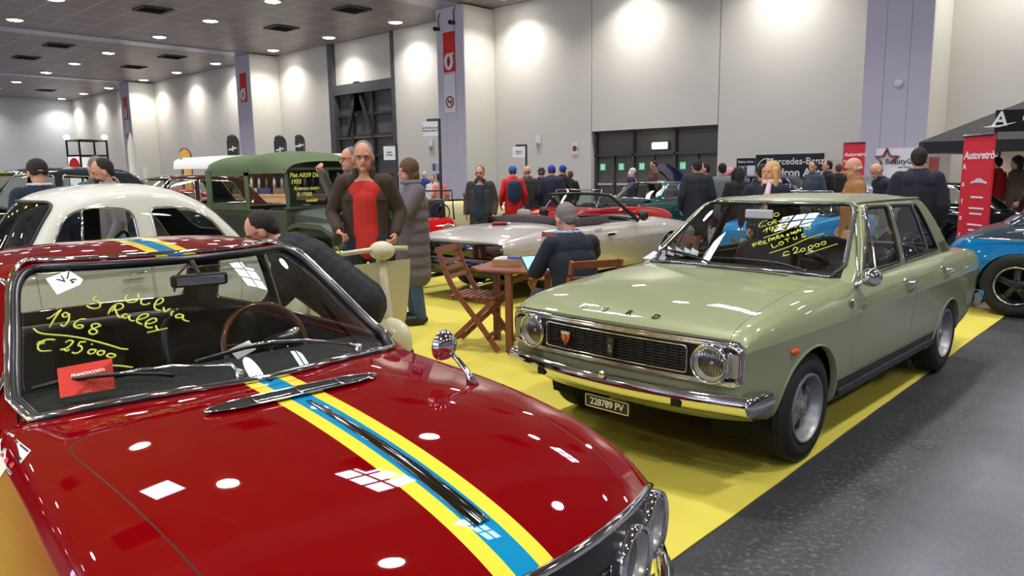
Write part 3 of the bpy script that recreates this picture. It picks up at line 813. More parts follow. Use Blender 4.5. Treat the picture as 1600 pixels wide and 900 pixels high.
hood = rpoly([(.84, -.60), (1.72, -.525), (2.1, -.45), (2.1, .45), (1.72, .525), (.84, .60)], [.09, .05, .0, .0, .05, .09])
panel(bm, hood, 'z', top_test(.25), 1)
for s in (-1, 1):
    panel(bm, rpoly([(-.62, .36), (.50, .27), (.56, .95), (-.62, .95)], [.08, .06, .01, .01]), 'y', side_test(s, -.2), 2 if s > 0 else 3)
panel(bm, rpoly([(-2.1, -.52), (-1.5, -.56), (-1.5, .56), (-2.1, .52)], .04), 'z', top_test(.25), 4)
for (a, b, mi) in ((-.075, .075, 2), (-.032, .032, 3)):
    for f in cut(bm, [(.72, a), (2.1, a), (2.1, b), (.72, b)], 'z', top_test(.2)):
        if f.material_index != 1: f.material_index = mi
o = separate(bm, {0: 'body', 1: 'hood', 2: 'door', 3: 'door', 4: 'boot_lid'}, [RED, BLACK, STY, STB], FUL, {1: 'bonnet with yellow and blue stripes'})
F_DOORS = (o[2], o[3])
for d, s in zip(F_DOORS, (1, -1)):
    h, n = cast(fb, 'y', (-.42, .80), s); m = MB(); m.bar((h.x - .07, h.y + s * .035, h.z), (h.x + .06, h.y + s * .035, h.z), .018, .02); m.bar((h.x - .06, h.y, h.z), (h.x - .06, h.y + s * .04, h.z), .02, .02); m.bar((h.x + .05, h.y, h.z), (h.x + .05, h.y + s * .04, h.z), .02, .02); m.build('door_handle', CHROME, d, bevel=.004)
for s in (-1, 1):
    for cx in (1.165, -1.165):
        arch_ring(fb, cx, AZ, AR, s).build('wheel_arch_lip', RED, FUL, smooth=True); well(cx, AZ, AR + .01, .42, .70, s).build('wheel_well', DARK, FUL, smooth=True)
        make_wheel(FUL, cx, .745, s, .295, .16, .19, 'slot')
un = MB(); un.box((0, 0, .24), (2.9, 1.2, .06)); un.box((1.5, 0, .45), (.6, 1.0, .3)); un.build('underbody', DARK, FUL)
# cabin
FG = dict(prof=[(.86, .88), (.83, .905), (.60, 1.035), (.36, 1.155), (.16, 1.245), (.06, 1.278), (-.12, 1.300), (-.42, 1.315), (-.75, 1.308), (-.98, 1.283), (-1.12, 1.245), (-1.32, 1.11), (-1.52, .95), (-1.62, .86), (-1.64, .84)],
    bx=[-1.62, -1.4, -1.0, -.5, 0, .3, .6, .85], zb=[.83, .84, .87, .895, .895, .885, .875, .87], wb=[.60, .62, .65, .67, .685, .695, .70, .705], wr=[.47, .50, .535, .56, .565, .565, .56, .56],
    bow=[-.12, -.12, -.05, 0, .10, .23, .32, .34], zr=1.26, crown=.035, r=.034)
Pg = house_shell(FG, 90, 40)
gm = shell_bm(Pg, caps=False); gl = gm.faces.layers.int['pid']; fgb = bvh_bm(gm)
ws_poly = rpoly([(-.655, .86), (.655, .86), (.515, 1.266), (-.515, 1.266)], [.02, .02, .085, .085], 6)
wsf = cut(gm, ws_poly, 'x', front_test(.18, .7))
wsg = mesh_from_faces('windscreen', wsf, GLASS, FUL)
WSBVH = BVHTree.FromPolygons([v.co for v in wsg.data.vertices], [tuple(p.vertices) for p in wsg.data.polygons])
bmesh.ops.delete(gm, geom=wsf, context='FACES')
rw_poly = rpoly([(-.53, .87), (.53, .87), (.46, 1.225), (-.46, 1.225)], .07, 5)
rf = cut(gm, rw_poly, 'x', rear_test(.12, .7)); rwg = mesh_from_faces('rear_window', rf, GLASS, FUL); bmesh.ops.delete(gm, geom=rf, context='FACES')
sw_polys = [rpoly([(.36, .905), (-.52, .91), (-.50, 1.225), (-.13, 1.235), (-.04, 1.21)], [.03, .02, .03, .02, .06], 4), rpoly([(-.58, .91), (-1.22, .90), (-.98, 1.20), (-.86, 1.235), (-.56, 1.235)], [.02, .05, .08, .04, .03], 4)]
sw = []
for s in (1, -1):
    for pl in sw_polys:
        f = cut(gm, pl, 'y', side_test(s, .3)); sw.append(mesh_from_faces('side_window', f, GLASS, FUL)); bmesh.ops.delete(gm, geom=f, context='FACES')
for (a, b, mi) in ((-.075, .075, 1), (-.032, .032, 2)):
    for f in cut(gm, [(-1.25, a), (.10, a), (.10, b), (-1.25, b)], 'z', top_test(.5)): f.material_index = mi
rf_o = separate(gm, {0: 'roof'}, [RED, STY, STB], FUL)[0]
lining(gm, FUL)
def trim(parent, bvh, poly, axis, sgn, r, m, name='window_trim', off=0.0, closed=True, n=8, step=.025):
    p = outline(bvh, poly, axis, sgn, off, step, closed); mb = MB(); mb.tube(p, r, n, closed=closed); return mb.build(name, m, parent, smooth=True)
def base_line(gb, bb, w, n=33, z0=.84):
    out = []
    for k in range(n):
        y = -w + 2 * w * k / (n - 1); best = None
        for z in np.arange(z0, z0 + .15, .004):
            h, _ = cast(gb, 'x', (y, z), 1)
            if h is None or h.x < 0: continue
            b, _ = cast(bb, 'z', (h.x, y), 1)
            if b is None or h.z >= b.z - .002: best = h; break
        if best is not None: out.append(best)
    return out
def frame_path(gb, bb, poly, cut_z, grow=0.0):
    """closed path round a windscreen: up one side, over the top, down, and back along the scuttle"""
    pl = offset_poly(poly, -grow) if grow else poly
    n = len(pl); cr = []
    for i in range(n):
        (y0, z0), (y1, z1) = pl[i], pl[(i + 1) % n]
        if (z0 - cut_z) * (z1 - cut_z) < 0: cr.append(y0 + (y1 - y0) * (cut_z - z0) / (z1 - z0))
    w = max(cr); top = sorted([p for p in pl if p[1] > cut_z], key=lambda p: math.atan2(p[1] - cut_z, p[0]))
    up = outline(gb, [(w, cut_z)] + top + [(-w, cut_z)], 'x', 1, .002, .02, closed=False)
    base = base_line(gb, bb, w + .012)
    return up + base[1:-1]
fp = frame_path(fgb, fb, offset_poly(ws_poly, .002), .935)
m_ = MB(); m_.tube([p + Vector((.003, 0, .003)) for p in fp], .0165, 8, closed=True); m_.build('rubber_seal', mat('dark blue black seal', (24, 26, 36), .3), wsg, smooth=True)
fp = frame_path(fgb, fb, ws_poly, .935, .014)
m_ = MB(); m_.tube([p + Vector((.009, 0, .008)) for p in fp], .0115, 8, closed=True); m_.build('chrome_frame', CHROME, wsg, smooth=True)
trim(rwg, fgb, rw_poly, 'x', -1, .012, CHROME, 'chrome_frame', .004)
for g, (s, pl) in zip(sw, [(s, pl) for s in (1, -1) for pl in sw_polys]): trim(g, fgb, pl, 'y', s, .009, CHROME, 'window_frame', .003)
# chrome drip rail along the roof edge, down the front pillar
for s in (1, -1):
    pl = [(.44, .91), (.33, 1.0), (.17, 1.11), (.04, 1.20), (-.08, 1.240), (-.4, 1.262), (-.8, 1.252), (-1.05, 1.205), (-1.3, 1.05), (-1.46, .92)]
    trim(FUL, fgb, [tuple(q) for q in catmull(pl, 3)], 'y', s, .009, CHROME, 'drip_rail', .006, closed=False)
# interior mirror, seats, dash, wheel
mi_ = MB(); M = Matrix.Rotation(R(-12), 3, 'Z')
mi_.box((.20, .02, 1.20), (.025, .20, .048), M=M); im = mi_.build('interior_mirror', BLACK, FUL, bevel=.012)
g = MB(); g.box((.184, .02, 1.20), (.004, .18, .038), M=M); g.box((.2145, .02, 1.20), (.004, .165, .03), M=M); g.build('mirror_glass', mat('mirror', (200, 205, 210), .03, 1.0), im)
g = MB(); g.tube([(.20, .02, 1.22), (.14, .02, 1.265)], .008); g.build('mirror_stem', CHROME, im)
for y in (-.30, .32):
    seat_mesh(.50, .52, .50, .11, .22).build('front_seat', VINYL, FUL, smooth=True, loc=(-.38, y, .36))
b = seat_mesh(1.16, .5, .44, .13, .3); b.build('rear_seat', VINYL, FUL, smooth=True, loc=(-1.0, 0, .34))
b = MB(); b.box((-1.33, 0, .82), (.36, 1.16, .02)); b.build('parcel_shelf', mat('grey felt', (72, 62, 62), .9), FUL)
b = MB(); b.grid([[(.60, y, .87), (.50, y, .912), (.36, y, .915), (.26, y, .90), (.20, y, .83), (.22, y, .62)] for y in np.linspace(-.62, .62, 12)]); b.grid([[(.80 - .30 * (y / .62) ** 2, y, .915 - .03 * (y / .62) ** 2), (.62 - .14 * (y / .62) ** 2, y, .915), (.50 - .04 * (y / .62) ** 2, y, .913)] for y in np.linspace(-.62, .62, 12)]); b.build('dashboard', mat('matt black dash', (22, 25, 28), .7), FUL, smooth='auto')
b = MB(); b.grid([[(.26, y, .5), (-.55, y, .22), (-1.4, y, .24)] for y in (-.62, .62)]); b.grid([[(-1.45, y, .22), (-1.45, y, .9)] for y in (-.62, .62)])
for s in (1, -1): b.grid([[(.5, s * .645, z), (-.5, s * .655, z), (-1.45, s * .61, z)] for z in (.22, .88)])
b.build('cabin_tub', VINYL, FUL)
WOOD = mat('varnished wood rim', (120, 58, 26), .35, coat=.7)
sub_rim(FUL, -.02, .36, .86, .182, R(-24), WOOD, mat('wheel spoke metal', (150, 150, 150), .3, 1))
# bonnet vent: black slots inside a pointed bright frame
fv = []
for k in range(25):
    y = YO - .02 + (-.275 + .55 * k / 24); tp = min(1, (k + .35) / 4.5, (24.35 - k) / 4.5) ** .6
    fv.append([cast(fb, 'z', (.960 + .036 * tp * e + .012 * (1 - ((k - 12) / 12) ** 2), y), 1)[0] + Vector((0, 0, .010 if abs(e) > .5 else .004)) for e in (-1, 0, 1)])
v = MB(); v.grid([[tuple(q) for q in r] for r in fv]); vt = v.build('bonnet_vent', DARK, o[1], smooth=True)
fr = MB(); fr.tube([r[0] for r in fv] + [r[2] for r in fv[::-1]], .0034, 6, closed=True); fr.build('vent_frame', CHROME, vt, smooth=True)
fr = MB()
for k in (6, 12, 18): fr.tube([fv[k][0], fv[k][1] + Vector((0, 0, .004)), fv[k][2]], .0025, 6)
fr.tube([r[1] + Vector((0, 0, .002)) for r in fv[1:-1]], .0010, 4); fr.build('vent_bar', CHROME, vt, smooth=True)
# bright spear along the bonnet
sp = MB(); rows = []
for k in range(40):
    x = 1.05 + .78 * k / 39; w_ = .005 + .017 * (k / 39) ** .8; 
    if k > 37: w_ *= .9
    rows.append([tuple(cast(fb, 'z', (x, e * w_), 1)[0] + Vector((0, 0, .001 + .006 * (1 - abs(e)) * (.4 + .6 * k / 39)))) for e in (-1, -.5, 0, .5, 1)])
sp.grid(rows); sp.tube([r[0] for r in rows], .0025, 5); sp.tube([r[4] for r in rows], .0025, 5); sp.build('bonnet_spear', mat('dark chrome', (110, 112, 118), .06, 1), o[1], smooth=True)
sp = MB(); sp.tube([tuple(cast(fb, 'z', (.80, .0), 1)[0] + Vector((0, 0, z))) for z in (0, .008)], .008, 8); sp.build('washer_jet', BLACK, o[1])
# nose edge strip
ne = MB(); pts = []
for k in range(41):
    y = -.62 + 1.24 * k / 40; q = P[-1]; z = np.interp(abs(y), q[::-1, 1][:30], q[::-1, 2][:30]); x = 1.985 - .20 * (abs(y) / .672) ** 2; pts.append((x + .002, y, z - .004))
pts = [(pts[0][0] - .10, -.655, .655), (pts[0][0] - .03, -.645, .672)] + pts + [(pts[0][0] - .03, .645, .672), (pts[0][0] - .10, .655, .655)]
ne.tube(pts, .013, 8); ne.build('bonnet_edge_strip', CHROME, FUL, smooth=True)
gr = MB(); rows = []
for k in range(41):
    y = -.64 + 1.28 * k / 40; x = 1.985 - .20 * (abs(y) / .672) ** 2 + .006; zt_ = pts[2 + min(40, k)][2] if 0 < k < 40 else .66; rows.append([(x, y, zt_ - .012), (x + .004, y, .6), (x + .004, y, .52), (x - .0, y, .50)])
gr.grid(rows); gl_ = gr.build('grille', BLACK, FUL, smooth=True)
gb = MB()
for z in np.arange(.515, .66, .018): gb.tube([(1.996 - .20 * (abs(y) / .672) ** 2, y, z) for y in np.linspace(-.28, .28, 15)], .003, 5)
for y in np.arange(-.28, .29, .04): gb.tube([(1.996 - .2 * (abs(y) / .672) ** 2, y, .51), (1.996 - .2 * (abs(y) / .672) ** 2, y, .665)], .0025, 5)
gb.build('grille_mesh', DCHROME, gl_, smooth=True)
for s in (1, -1):
    for y, rr_ in ((.575, .083), (.388, .078)):
        x = 1.985 - .20 * (y / .672) ** 2 + .012; lamp_parts(FUL, (x + .012, s * y + .01, .628), (1, s * .18 * y / .6 * 2, .02), rr_)
bp_ = MB(); pts2 = []
for k in range(31):
    y = -.74 + 1.48 * k / 30; pts2.append((2.03 - .26 * (abs(y) / .74) ** 3, y, .44))
for dz, r_ in ((0, .028), (.025, .018), (-.025, .018)): bp_.tube([(x, y, z + dz) for x, y, z in pts2], r_, 8)
bp_.build('front_bumper', CHROME, FUL, smooth=True)
bp_ = MB(); bp_.tube([(-2.04 + .16 * (abs(y) / .74) ** 3, y, .46) for y in np.linspace(-.74, .74, 31)], .035, 8); bp_.build('rear_bumper', CHROME, FUL, smooth=True)
for s in (1, -1):
    t = MB(); t.box((-1.97, s * .5, .62), (.04, .2, .07)); t.build('tail_lamp', REDLENS, FUL, bevel=.01)
# wing mirror (round chrome) on the far front wing
hm = hits(fb, FM, [(733, 598)], 0)[0]
wm = MB(); wm.tube([hm + Vector((.02, 0, -.01)), hm + Vector((.0, .0, .03)), hm + Vector((-.045, -.012, .075)), hm + Vector((-.08, -.02, .098))], [.022, .011, .009, .008], 10)
wmo = wm.build('wing_mirror', CHROME, FUL, smooth=True)
mh = hm + Vector((-.10, -.03, .118)); q = Vector((0, 0, 1)).rotation_difference(Vector((-1, -.25, .12)).normalized()).to_matrix()
m = MB(); m.lathe([(.001, -.045), (.022, -.042), (.043, -.028), (.052, -.008), (.053, .004), (.049, .008), (.046, .004), (.001, .002)], mh, 'z', 24, M=q); m.build('mirror_head', CHROME, wmo, smooth=True)
# wipers resting on the glass
fgb2 = fgb
def wiper(parent, bvh, M, arm, blade, r=.006, m=CHROME, mb_=BLACK, off=.02, name='wiper'):
    a = hits(bvh, M, arm, off); b_ = hits(bvh, M, blade, off * .75)
    w = MB(); w.tube(a, [r * 1.5] + [r] * (len(a) - 2) + [r * .7] if len(a) > 2 else r, 8); w.tube([a[0] - Vector((0, 0, .04)), a[0] + Vector((0, 0, .012))], r * 2.2, 10)
    wo = w.build(name, m, parent, smooth=True)
    b2 = MB(); b2.tube([p + Vector((0, 0, .002)) for p in b_], r * 1.15, 6); b2.build('wiper_blade', mb_, wo, smooth=True)
    b3 = MB(); b3.tube([p + Vector((.0, 0, .004)) for p in b_[1:-1]], r * .7, 6); b3.build('wiper_bridge', m, wo, smooth=True)
    return wo
joint_bvh = BVHTree.FromPolygons([v.co for v in wsg.data.vertices] + [v.co for v in o[0].data.vertices] + [v.co for v in o[1].data.vertices],
    [tuple(p.vertices) for p in wsg.data.polygons] + [tuple(i + len(wsg.data.vertices) for i in p.vertices) for p in o[0].data.polygons] + [tuple(i + len(wsg.data.vertices) + len(o[0].data.vertices) for i in p.vertices) for p in o[1].data.polygons])
wiper(FUL, joint_bvh, FM, [(373, 590), (360, 577), (270, 580), (222, 585), (190, 590)], [(55, 613), (100, 601), (150, 594), (200, 590), (245, 590), (272, 593)])
wiper(FUL, joint_bvh, FM, [(556, 549), (540, 544), (470, 539), (420, 542), (390, 546)], [(305, 572), (335, 563), (380, 550), (430, 541), (468, 538)])
# writing on the windscreen with a yellow marker
def scribble(parent, bvh, M, strokes, r=.004, m=YMARK, off=.002, name='marker_writing'):
    mb = MB()
    for st in strokes:
        if len(st) > 2: st = [tuple(q) for q in catmull(st, 4)]
        p = hits(bvh, M, st, off)
        if len(p) > 1: mb.tube(p, r, 5)
        elif p: mb.tube([p[0], p[0] + Vector((0, .004, 0))], r, 5)
    return mb.build(name, m, parent, smooth=True)
def sc(x0, y0, k, *st): return [[(x0 + a / k, y0 + b / k) for a, b in s] for s in st]
fst = sc(20, 480, 7.5,
    [(405, 140), (450, 125), (570, 35)], [(570, 35), (500, 130), (435, 240)],
    [(660, 90), (620, 70), (585, 100), (610, 125), (665, 95)], [(665, 85), (660, 150), (630, 205), (600, 230), (565, 210)],
    [(860, 150), (800, 150), (740, 185), (720, 225), (760, 250), (810, 250), (825, 225), (780, 215), (735, 235)],
    [(1035, 225), (990, 200), (930, 215), (935, 250), (985, 280), (985, 310), (940, 325), (900, 305), (910, 275), (960, 255), (1035, 225)],
    [(245, 255), (300, 300), (400, 322), (640, 342), (860, 378), (1100, 440), (1260, 490), (1355, 500)],
    [(500, 390), (430, 385), (360, 400), (310, 440), (300, 490), (340, 520), (455, 515)], [(285, 440), (375, 430)], [(300, 415), (380, 410)],
    [(620, 420), (670, 395), (710, 410), (680, 455), (620, 495), (560, 505), (600, 500), (640, 520), (665, 500)],
    [(860, 415), (790, 415)], [(790, 415), (770, 455), (805, 465), (815, 500), (780, 535), (740, 548), (700, 535)], [(925, 440), (935, 447)],
    [(960, 505), (915, 505), (885, 535), (915, 555), (960, 540), (975, 510), (955, 503)], [(1060, 520), (1020, 520), (995, 550), (1030, 570), (1070, 550), (1075, 525), (1055, 518)], [(1190, 560), (1140, 552), (1105, 575), (1140, 595), (1190, 590), (1205, 570), (1180, 556)],
    [(1175, 688), (1280, 695), (1410, 712)]) + sc(120, 440, 8,
    [(260, 190), (215, 215), (220, 240), (270, 255), (295, 290), (285, 330), (230, 345), (170, 335), (130, 310)],
    [(640, 180), (610, 210), (630, 255), (680, 270), (740, 255), (775, 210), (770, 160)], [(810, 235), (805, 275), (840, 298), (890, 290), (915, 275)],
    [(960, 295), (1030, 290), (1080, 250), (1070, 220), (1020, 230), (975, 290), (980, 345), (1050, 378)],
    [(1085, 330), (1100, 385), (1130, 375), (1165, 345)], [(1210, 380), (1180, 405), (1190, 430)], [(1250, 348), (1258, 352)],
    [(1330, 430), (1280, 415), (1235, 440), (1260, 462), (1310, 455), (1335, 430), (1325, 470), (1360, 495), (1405, 505)],
    [(395, 415), (425, 350), (480, 300), (540, 280), (580, 305), (570, 340), (510, 365), (470, 360)], [(480, 350), (500, 400), (530, 450), (575, 455)], [(440, 380), (490, 310)],
    [(640, 420), (600, 415), (570, 440), (600, 465), (640, 455), (665, 430), (655, 470), (690, 498), (725, 495)],
    [(750, 490), (830, 470), (890, 440), (880, 415), (820, 420), (765, 465), (755, 510), (820, 545)],
    [(850, 540), (930, 530), (995, 500), (985, 470), (930, 475), (870, 515), (860, 560), (900, 585), (950, 580)],
    [(990, 560), (1005, 600), (1030, 615)], [(880, 645), (1000, 620), (1135, 590)])
scribble(wsg, WSBVH, FM, fst, .0032)
st2 = MB()
cs = hits(WSBVH, FM, [(72, 437), (108, 424), (130, 438), (126, 446), (90, 462)], .0035); st2.prism(cs, (.0, 0, .0008)); s2 = lab(st2.build('paper_sticker', WHITE, wsg), 'white paper sticker')
scribble(s2, WSBVH, FM, sc(20, 410, 10, [(690, 280), (735, 290), (800, 310)], [(760, 225), (790, 265), (815, 320)], [(880, 145), (865, 235), (850, 270)], [(1000, 290), (950, 280), (905, 300), (960, 325), (920, 335)]), .0022, BLACK, .005)
# papers lying behind the glass
def card(parent, name, px, z0, m, label, extra=None, dz=.0):
    pts = [Vector(q) for q in px]; mb = MB(); n = (pts[1] - pts[0]).cross(pts[2] - pts[0]).normalized(); mb.prism(pts, n * .001)
    return tag(mb.build(name, m, parent), label, None)
FMi = FM.inverted()
def dashpt(u, v, x): # point in the car frame on the plane x = const behind the screen
    oo = FMi @ CAM; d = FMi.to_3x3() @ ray(u, v); return oo + d * ((x - oo.x) / d.x)
rc = [dashpt(89, 576, .50), dashpt(175, 560, .50), dashpt(180, 607, .555), dashpt(94, 622, .555)]
RC = mat('red card', (226, 52, 40), .6)
co = MB(); n_ = (rc[1] - rc[0]).cross(rc[3] - rc[0]).normalized(); n_ = n_ if n_.dot(FMi @ CAM - rc[0]) > 0 else -n_
co.prism(rc, n_ * .001); cdo = tag(co.build('red_card', RC), 'red dealer card with white lettering leaning behind the windscreen of the red coupe', 'card'); cdo.matrix_world = FM
xd = (rc[1] - rc[0]).normalized(); yd = n_.cross(xd)
if yd.z < 0: yd = -yd
wid = (rc[1] - rc[0]).length; cc = (rc[0] + rc[1]) / 2 - yd * wid * .22 + n_ * .002
T = place(text_mb('FRANCOCOSTA', wid * .085, .0006, .2, .0004), cc, xd, yd); T2 = place(text_mb('historic', wid * .09, .0002, 0, .0004, 1.25), cc - yd * wid * .075, xd, yd); T.add(T2.v, T2.f)
T3 = place(text_mb('service', wid * .05, 0, 0, .0004), (rc[2] + rc[3]) / 2 + yd * wid * .04 + n_ * .002, xd, yd); T.add(T3.v, T3.f)
T.build('lettering', WHITE, cdo)
wp = [dashpt(357, 547, .60), dashpt(389, 532, .60), dashpt(400, 546, .62), dashpt(372, 562, .62)]
co = MB(); co.prism(wp, (0, 0, .001)); wpo = tag(co.build('paper_slip', WHITE), 'white paper slip on the dashboard of the red coupe', 'paper'); wpo.matrix_world = FM
# racing badge decal on the near front wing: white letters H F with a black outline and red elephants
def decal(parent, bvh, M, poly, m, off, name, label=None, px=True):
    pts = hits(bvh, M, poly, off) if px else poly
    mb = MB(); c_ = sum(pts, Vector()) / len(pts); mb.add([tuple(p) for p in pts], [tuple(range(len(pts)))]); 
    o_ = mb.build(name, m, parent, fixn=False); return lab(o_, label) if label else o_
k9 = lambda *p: [(a / 9, 660 + b / 9) for a, b in p]
DW = mat('decal white', (226, 232, 236), .3, coat=.6); DB = mat('decal black', (20, 24, 40), .3, coat=.6); DR = mat('decal red', (226, 70, 90), .3, coat=.6)
dc = decal(o[0], fb, FM, k9((0, 250), (125, 145), (210, 185), (55, 400), (0, 440)), DW, .0012, 'wing_badge', 'white racing badge with small red elephants')
for p in (k9((70, 395), (235, 240), (440, 400), (310, 560), (150, 745), (85, 660)), k9((0, 440), (70, 395), (85, 660), (0, 790))): decal(dc, fb, FM, p, DW, .0012, 'badge_field')
for p in (k9((110, 180), (130, 165), (165, 195), (150, 215)), k9((215, 265), (232, 252), (268, 285), (252, 305)), k9((275, 325), (295, 312), (408, 405), (390, 425)), k9((20, 385), (35, 372), (50, 385), (35, 408)), k9((240, 475), (256, 460), (322, 520), (305, 538)), k9((218, 520), (232, 508), (280, 560), (262, 578)), k9((90, 655), (104, 645), (172, 712), (158, 724))):
    decal(dc, fb, FM, p, DB, .0022, 'badge_outline')
for p in (k9((20, 440), (60, 430), (68, 460), (45, 495), (18, 470)), k9((70, 520), (125, 495), (130, 540), (100, 588), (72, 565)), k9((145, 590), (205, 560), (208, 600), (175, 655), (150, 630))): decal(dc, fb, FM, p, DR, .0024, 'elephant')
# ------------------------------------------------------------ sage green saloon
SAGE = paint('sage green paint', (148, 155, 122), .4, .2)
COR = empty('saloon_car', (-2.2295, 5.1883, .0075), R(-92.02), 'sage green four door saloon with chrome bumper and yellow writing on its windscreen', 'car')
CM = Matrix.Translation((-2.2295, 5.1883, .0075)) @ Matrix.Rotation(R(-92.02), 4, 'Z')
CT = dict(under=.022,
    x=[-2.34, -2.28, -2.0, -1.6, -1.2, -.6, 0.0, .5, .8, 1.2, 1.6, 1.82, 1.91, 1.945],
    zb=[.42, .38, .30, .25, .23, .225, .225, .225, .225, .24, .30, .36, .40, .42],
    wb=[.70, .72, .75, .76, .765, .765, .765, .765, .765, .765, .755, .74, .73, .725],
    wm=[.735, .765, .80, .818, .825, .83, .83, .83, .83, .828, .815, .795, .778, .768],
    zc=[.72, .725, .73, .735, .737, .737, .737, .737, .737, .737, .735, .73, .725, .72],
    ws=[.70, .715, .735, .745, .75, .755, .758, .76, .76, .76, .757, .75, .742, .737],
    zs=[.84, .865, .885, .90, .91, .915, .918, .915, .905, .885, .855, .825, .800, .772],
    zt=[.86, .885, .905, .925, .945, .945, .945, .955, .948, .925, .885, .845, .812, .782],
    bow=[.05, .04, .02, 0, 0, 0, 0, 0, 0, 0, .01, .03, .045, .05])
Pc = body_shell(CT, 120, 46, crease=3)
bm = shell_bm(Pc, capf=.0, capr=.0)
lay = bm.faces.layers.int['pid']; cb = bvh_bm(bm)
ARCH = [(1.235, .285, .355), (-1.255, .235, .335)]
for s in (-1, 1):
    for cx, cz, r in ARCH:
        fs = cut(bm, circle(cx, cz, r, 34), 'y', side_test(s, -.3)); fs = [f for f in fs if f.calc_center_median().z < .72]; bmesh.ops.delete(bm, geom=fs, context='FACES')
fs = cut(bm, [(-1.62, -.62), (.60, -.66), (.70, -.5), (.745, 0), (.70, .5), (.60, .66), (-1.62, .62)], 'z', top_test(.4)); bmesh.ops.delete(bm, geom=fs, context='FACES')
panel(bm, rpoly([(.82, -.60), (1.5, -.655), (2.1, -.70), (2.1, .70), (1.5, .655), (.82, .60)], [.05, .4, 0, 0, .4, .05]), 'z', top_test(.25), 1)
panel(bm, [(-2.4, -.60), (-1.75, -.60), (-1.75, .60), (-2.4, .60)], 'z', top_test(.25), 6)
for s in (1, -1):
    panel(bm, rpoly([(.66, .385), (.70, .55), (.66, 1.0), (-.335, 1.0), (-.335, .385)], [.1, .3, 0, 0, .05]), 'y', side_test(s, -.35), 2 if s > 0 else 4)
    panel(bm, rpoly([(-.345, .385), (-.345, 1.0), (-1.22, 1.0), (-1.22, .66), (-.90, .385)], [.05, 0, 0, .1, .1]), 'y', side_test(s, -.35), 3 if s > 0 else 5)
    for f in cut(bm, [(-.93, .1), (.875, .1), (.875, .375), (-.93, .375)], 'y', side_test(s, -.5)): f.material_index = 2
co = separate(bm, {0: 'body', 1: 'hood', 2: 'door', 3: 'door', 4: 'door', 5: 'door', 6: 'boot_lid'}, [SAGE, BLACK, mat('black sill paint', (34, 36, 36), .5)], COR, {1: 'bonnet with small spaced metal letters'})
def lever(door, h, s):
    m = MB(); m.lathe([(.001, .012), (.02, .010), (.028, 0), (.03, -.006)], (h.x + .05, h.y, h.z), 'y', 16) if s > 0 else m.lathe([(.001, -.012), (.02, -.010), (.028, 0)], (h.x + .05, h.y, h.z), 'y', 16)
    m.tube([(h.x + .05, h.y + s * .01, h.z), (h.x + .05, h.y + s * .045, h.z), (h.x - .0, h.y + s * .05, h.z + .002), (h.x - .085, h.y + s * .042, h.z)], [.012, .012, .010, .006], 8)
    m.tube([(h.x + .05, h.y, h.z - .028), (h.x + .05, h.y + s * .012, h.z - .028)], .009, 8); m.build('door_handle', CHROME, door, smooth=True)
for pid, x, s in ((2, -.22, 1), (3, -1.06, 1), (4, -.22, -1), (5, -1.06, -1)):
    h, n = cast(cb, 'y', (x, .825), s); lever(co[pid], h, s)
for s in (-1, 1):
    for i, (cx, cz, r) in enumerate(ARCH):
        arch_ring(cb, cx, cz, r, s, a0=-.25 if i == 0 else .0, a1=PI + (.25 if i == 0 else 0), lip=.010).build('wheel_arch_lip', SAGE, COR, smooth=True); well(cx, cz, r + .012, .42, .73, s).build('wheel_well', DARK, COR, smooth=True)
        make_wheel(COR, (1.245, -1.245)[i], .795 if i == 0 else .785, s, .302, .185, .187, 'rostyle', mat('cast wheel grey', (150, 152, 156), .38, .6))
    b = MB(); b.bar((.83, s * .785, .29), (-.9, s * .785, .30), .03, .05); b.build('sill_rail', mat('black sill paint'), COR, bevel=.012)
    m = MB(); h, n = cast(cb, 'y', (1.475, .66), s); m.lathe([(.026, 0), (.024, .012), (.015, .02), (.001, .022)], (0, 0, 0), 'z', 16); m.v = [(h.x + a * 1.5, h.y + s * c, h.z + b_ * .75) for a, b_, c in m.v]; m.build('side_repeater', ORANGE, COR, smooth=True)
    m = MB(); h, n = cast(cb, 'y', (.76, .80), s); m.lathe([(.001, .004), (.028, .003), (.032, 0)], (0, 0, 0), 'z', 18); m.v = [(h.x + a * .8, h.y + s * (c + .002), h.z + b_ * 1.1) for a, b_, c in m.v]; bd = m.build('wing_emblem', BLACK, COR, smooth=True)
    m = MB(); m.tube([(h.x + .022 * math.cos(a), h.y + s * .004, h.z + .032 * math.sin(a)) for a in [2 * PI * k / 16 for k in range(16)]], .004, 5, closed=True); m.box((h.x, h.y + s * .006, h.z), (.012, .004, .03)); m.build('emblem_ring', CHROME, bd)
un = MB(); un.box((-.1, 0, .26), (3.3, 1.25, .1)); un.box((1.4, 0, .42), (.5, 1.1, .2)); un.tube([(-.6, .7, .16), (-1.6, .45, .2), (-2.4, .45, .24)], .03); un.build('underbody', DARK, COR)
# front: black recess, bright frame, lamps
def fx(y, z=.65): h, n = cast(cb, 'x', (y, z), 1); return h.x if h is not None else 1.92
def ring_pts(poly, off, step=.03):
    out = []; n = len(poly)
    for i in range(n):
        a, b = np.array(poly[i]), np.array(poly[(i + 1) % n]); k = max(1, int(np.linalg.norm(b - a) / step))
        for j in range(k):
            p = a + (b - a) * j / k; out.append(Vector((1.945 - .05 * (abs(p[0]) / .77) ** 2 + off, p[0], p[1])))
    return out
fr_poly = rpoly([(-.742, .560), (.742, .560), (.742, .742), (-.742, .742)], .055, 6)
m = MB(); pts = ring_pts(fr_poly, .006)
ys = np.linspace(-.742, .742, 40); rows = []
for y in ys:
    q = max(0, (abs(y) - .687) / .055); e = .055 * (1 - math.sqrt(max(0, 1 - q * q)))
    rows.append([(1.945 - .05 * (y / .77) ** 2 + .006, y, z) for z in (.560 + e, .742 - e)])
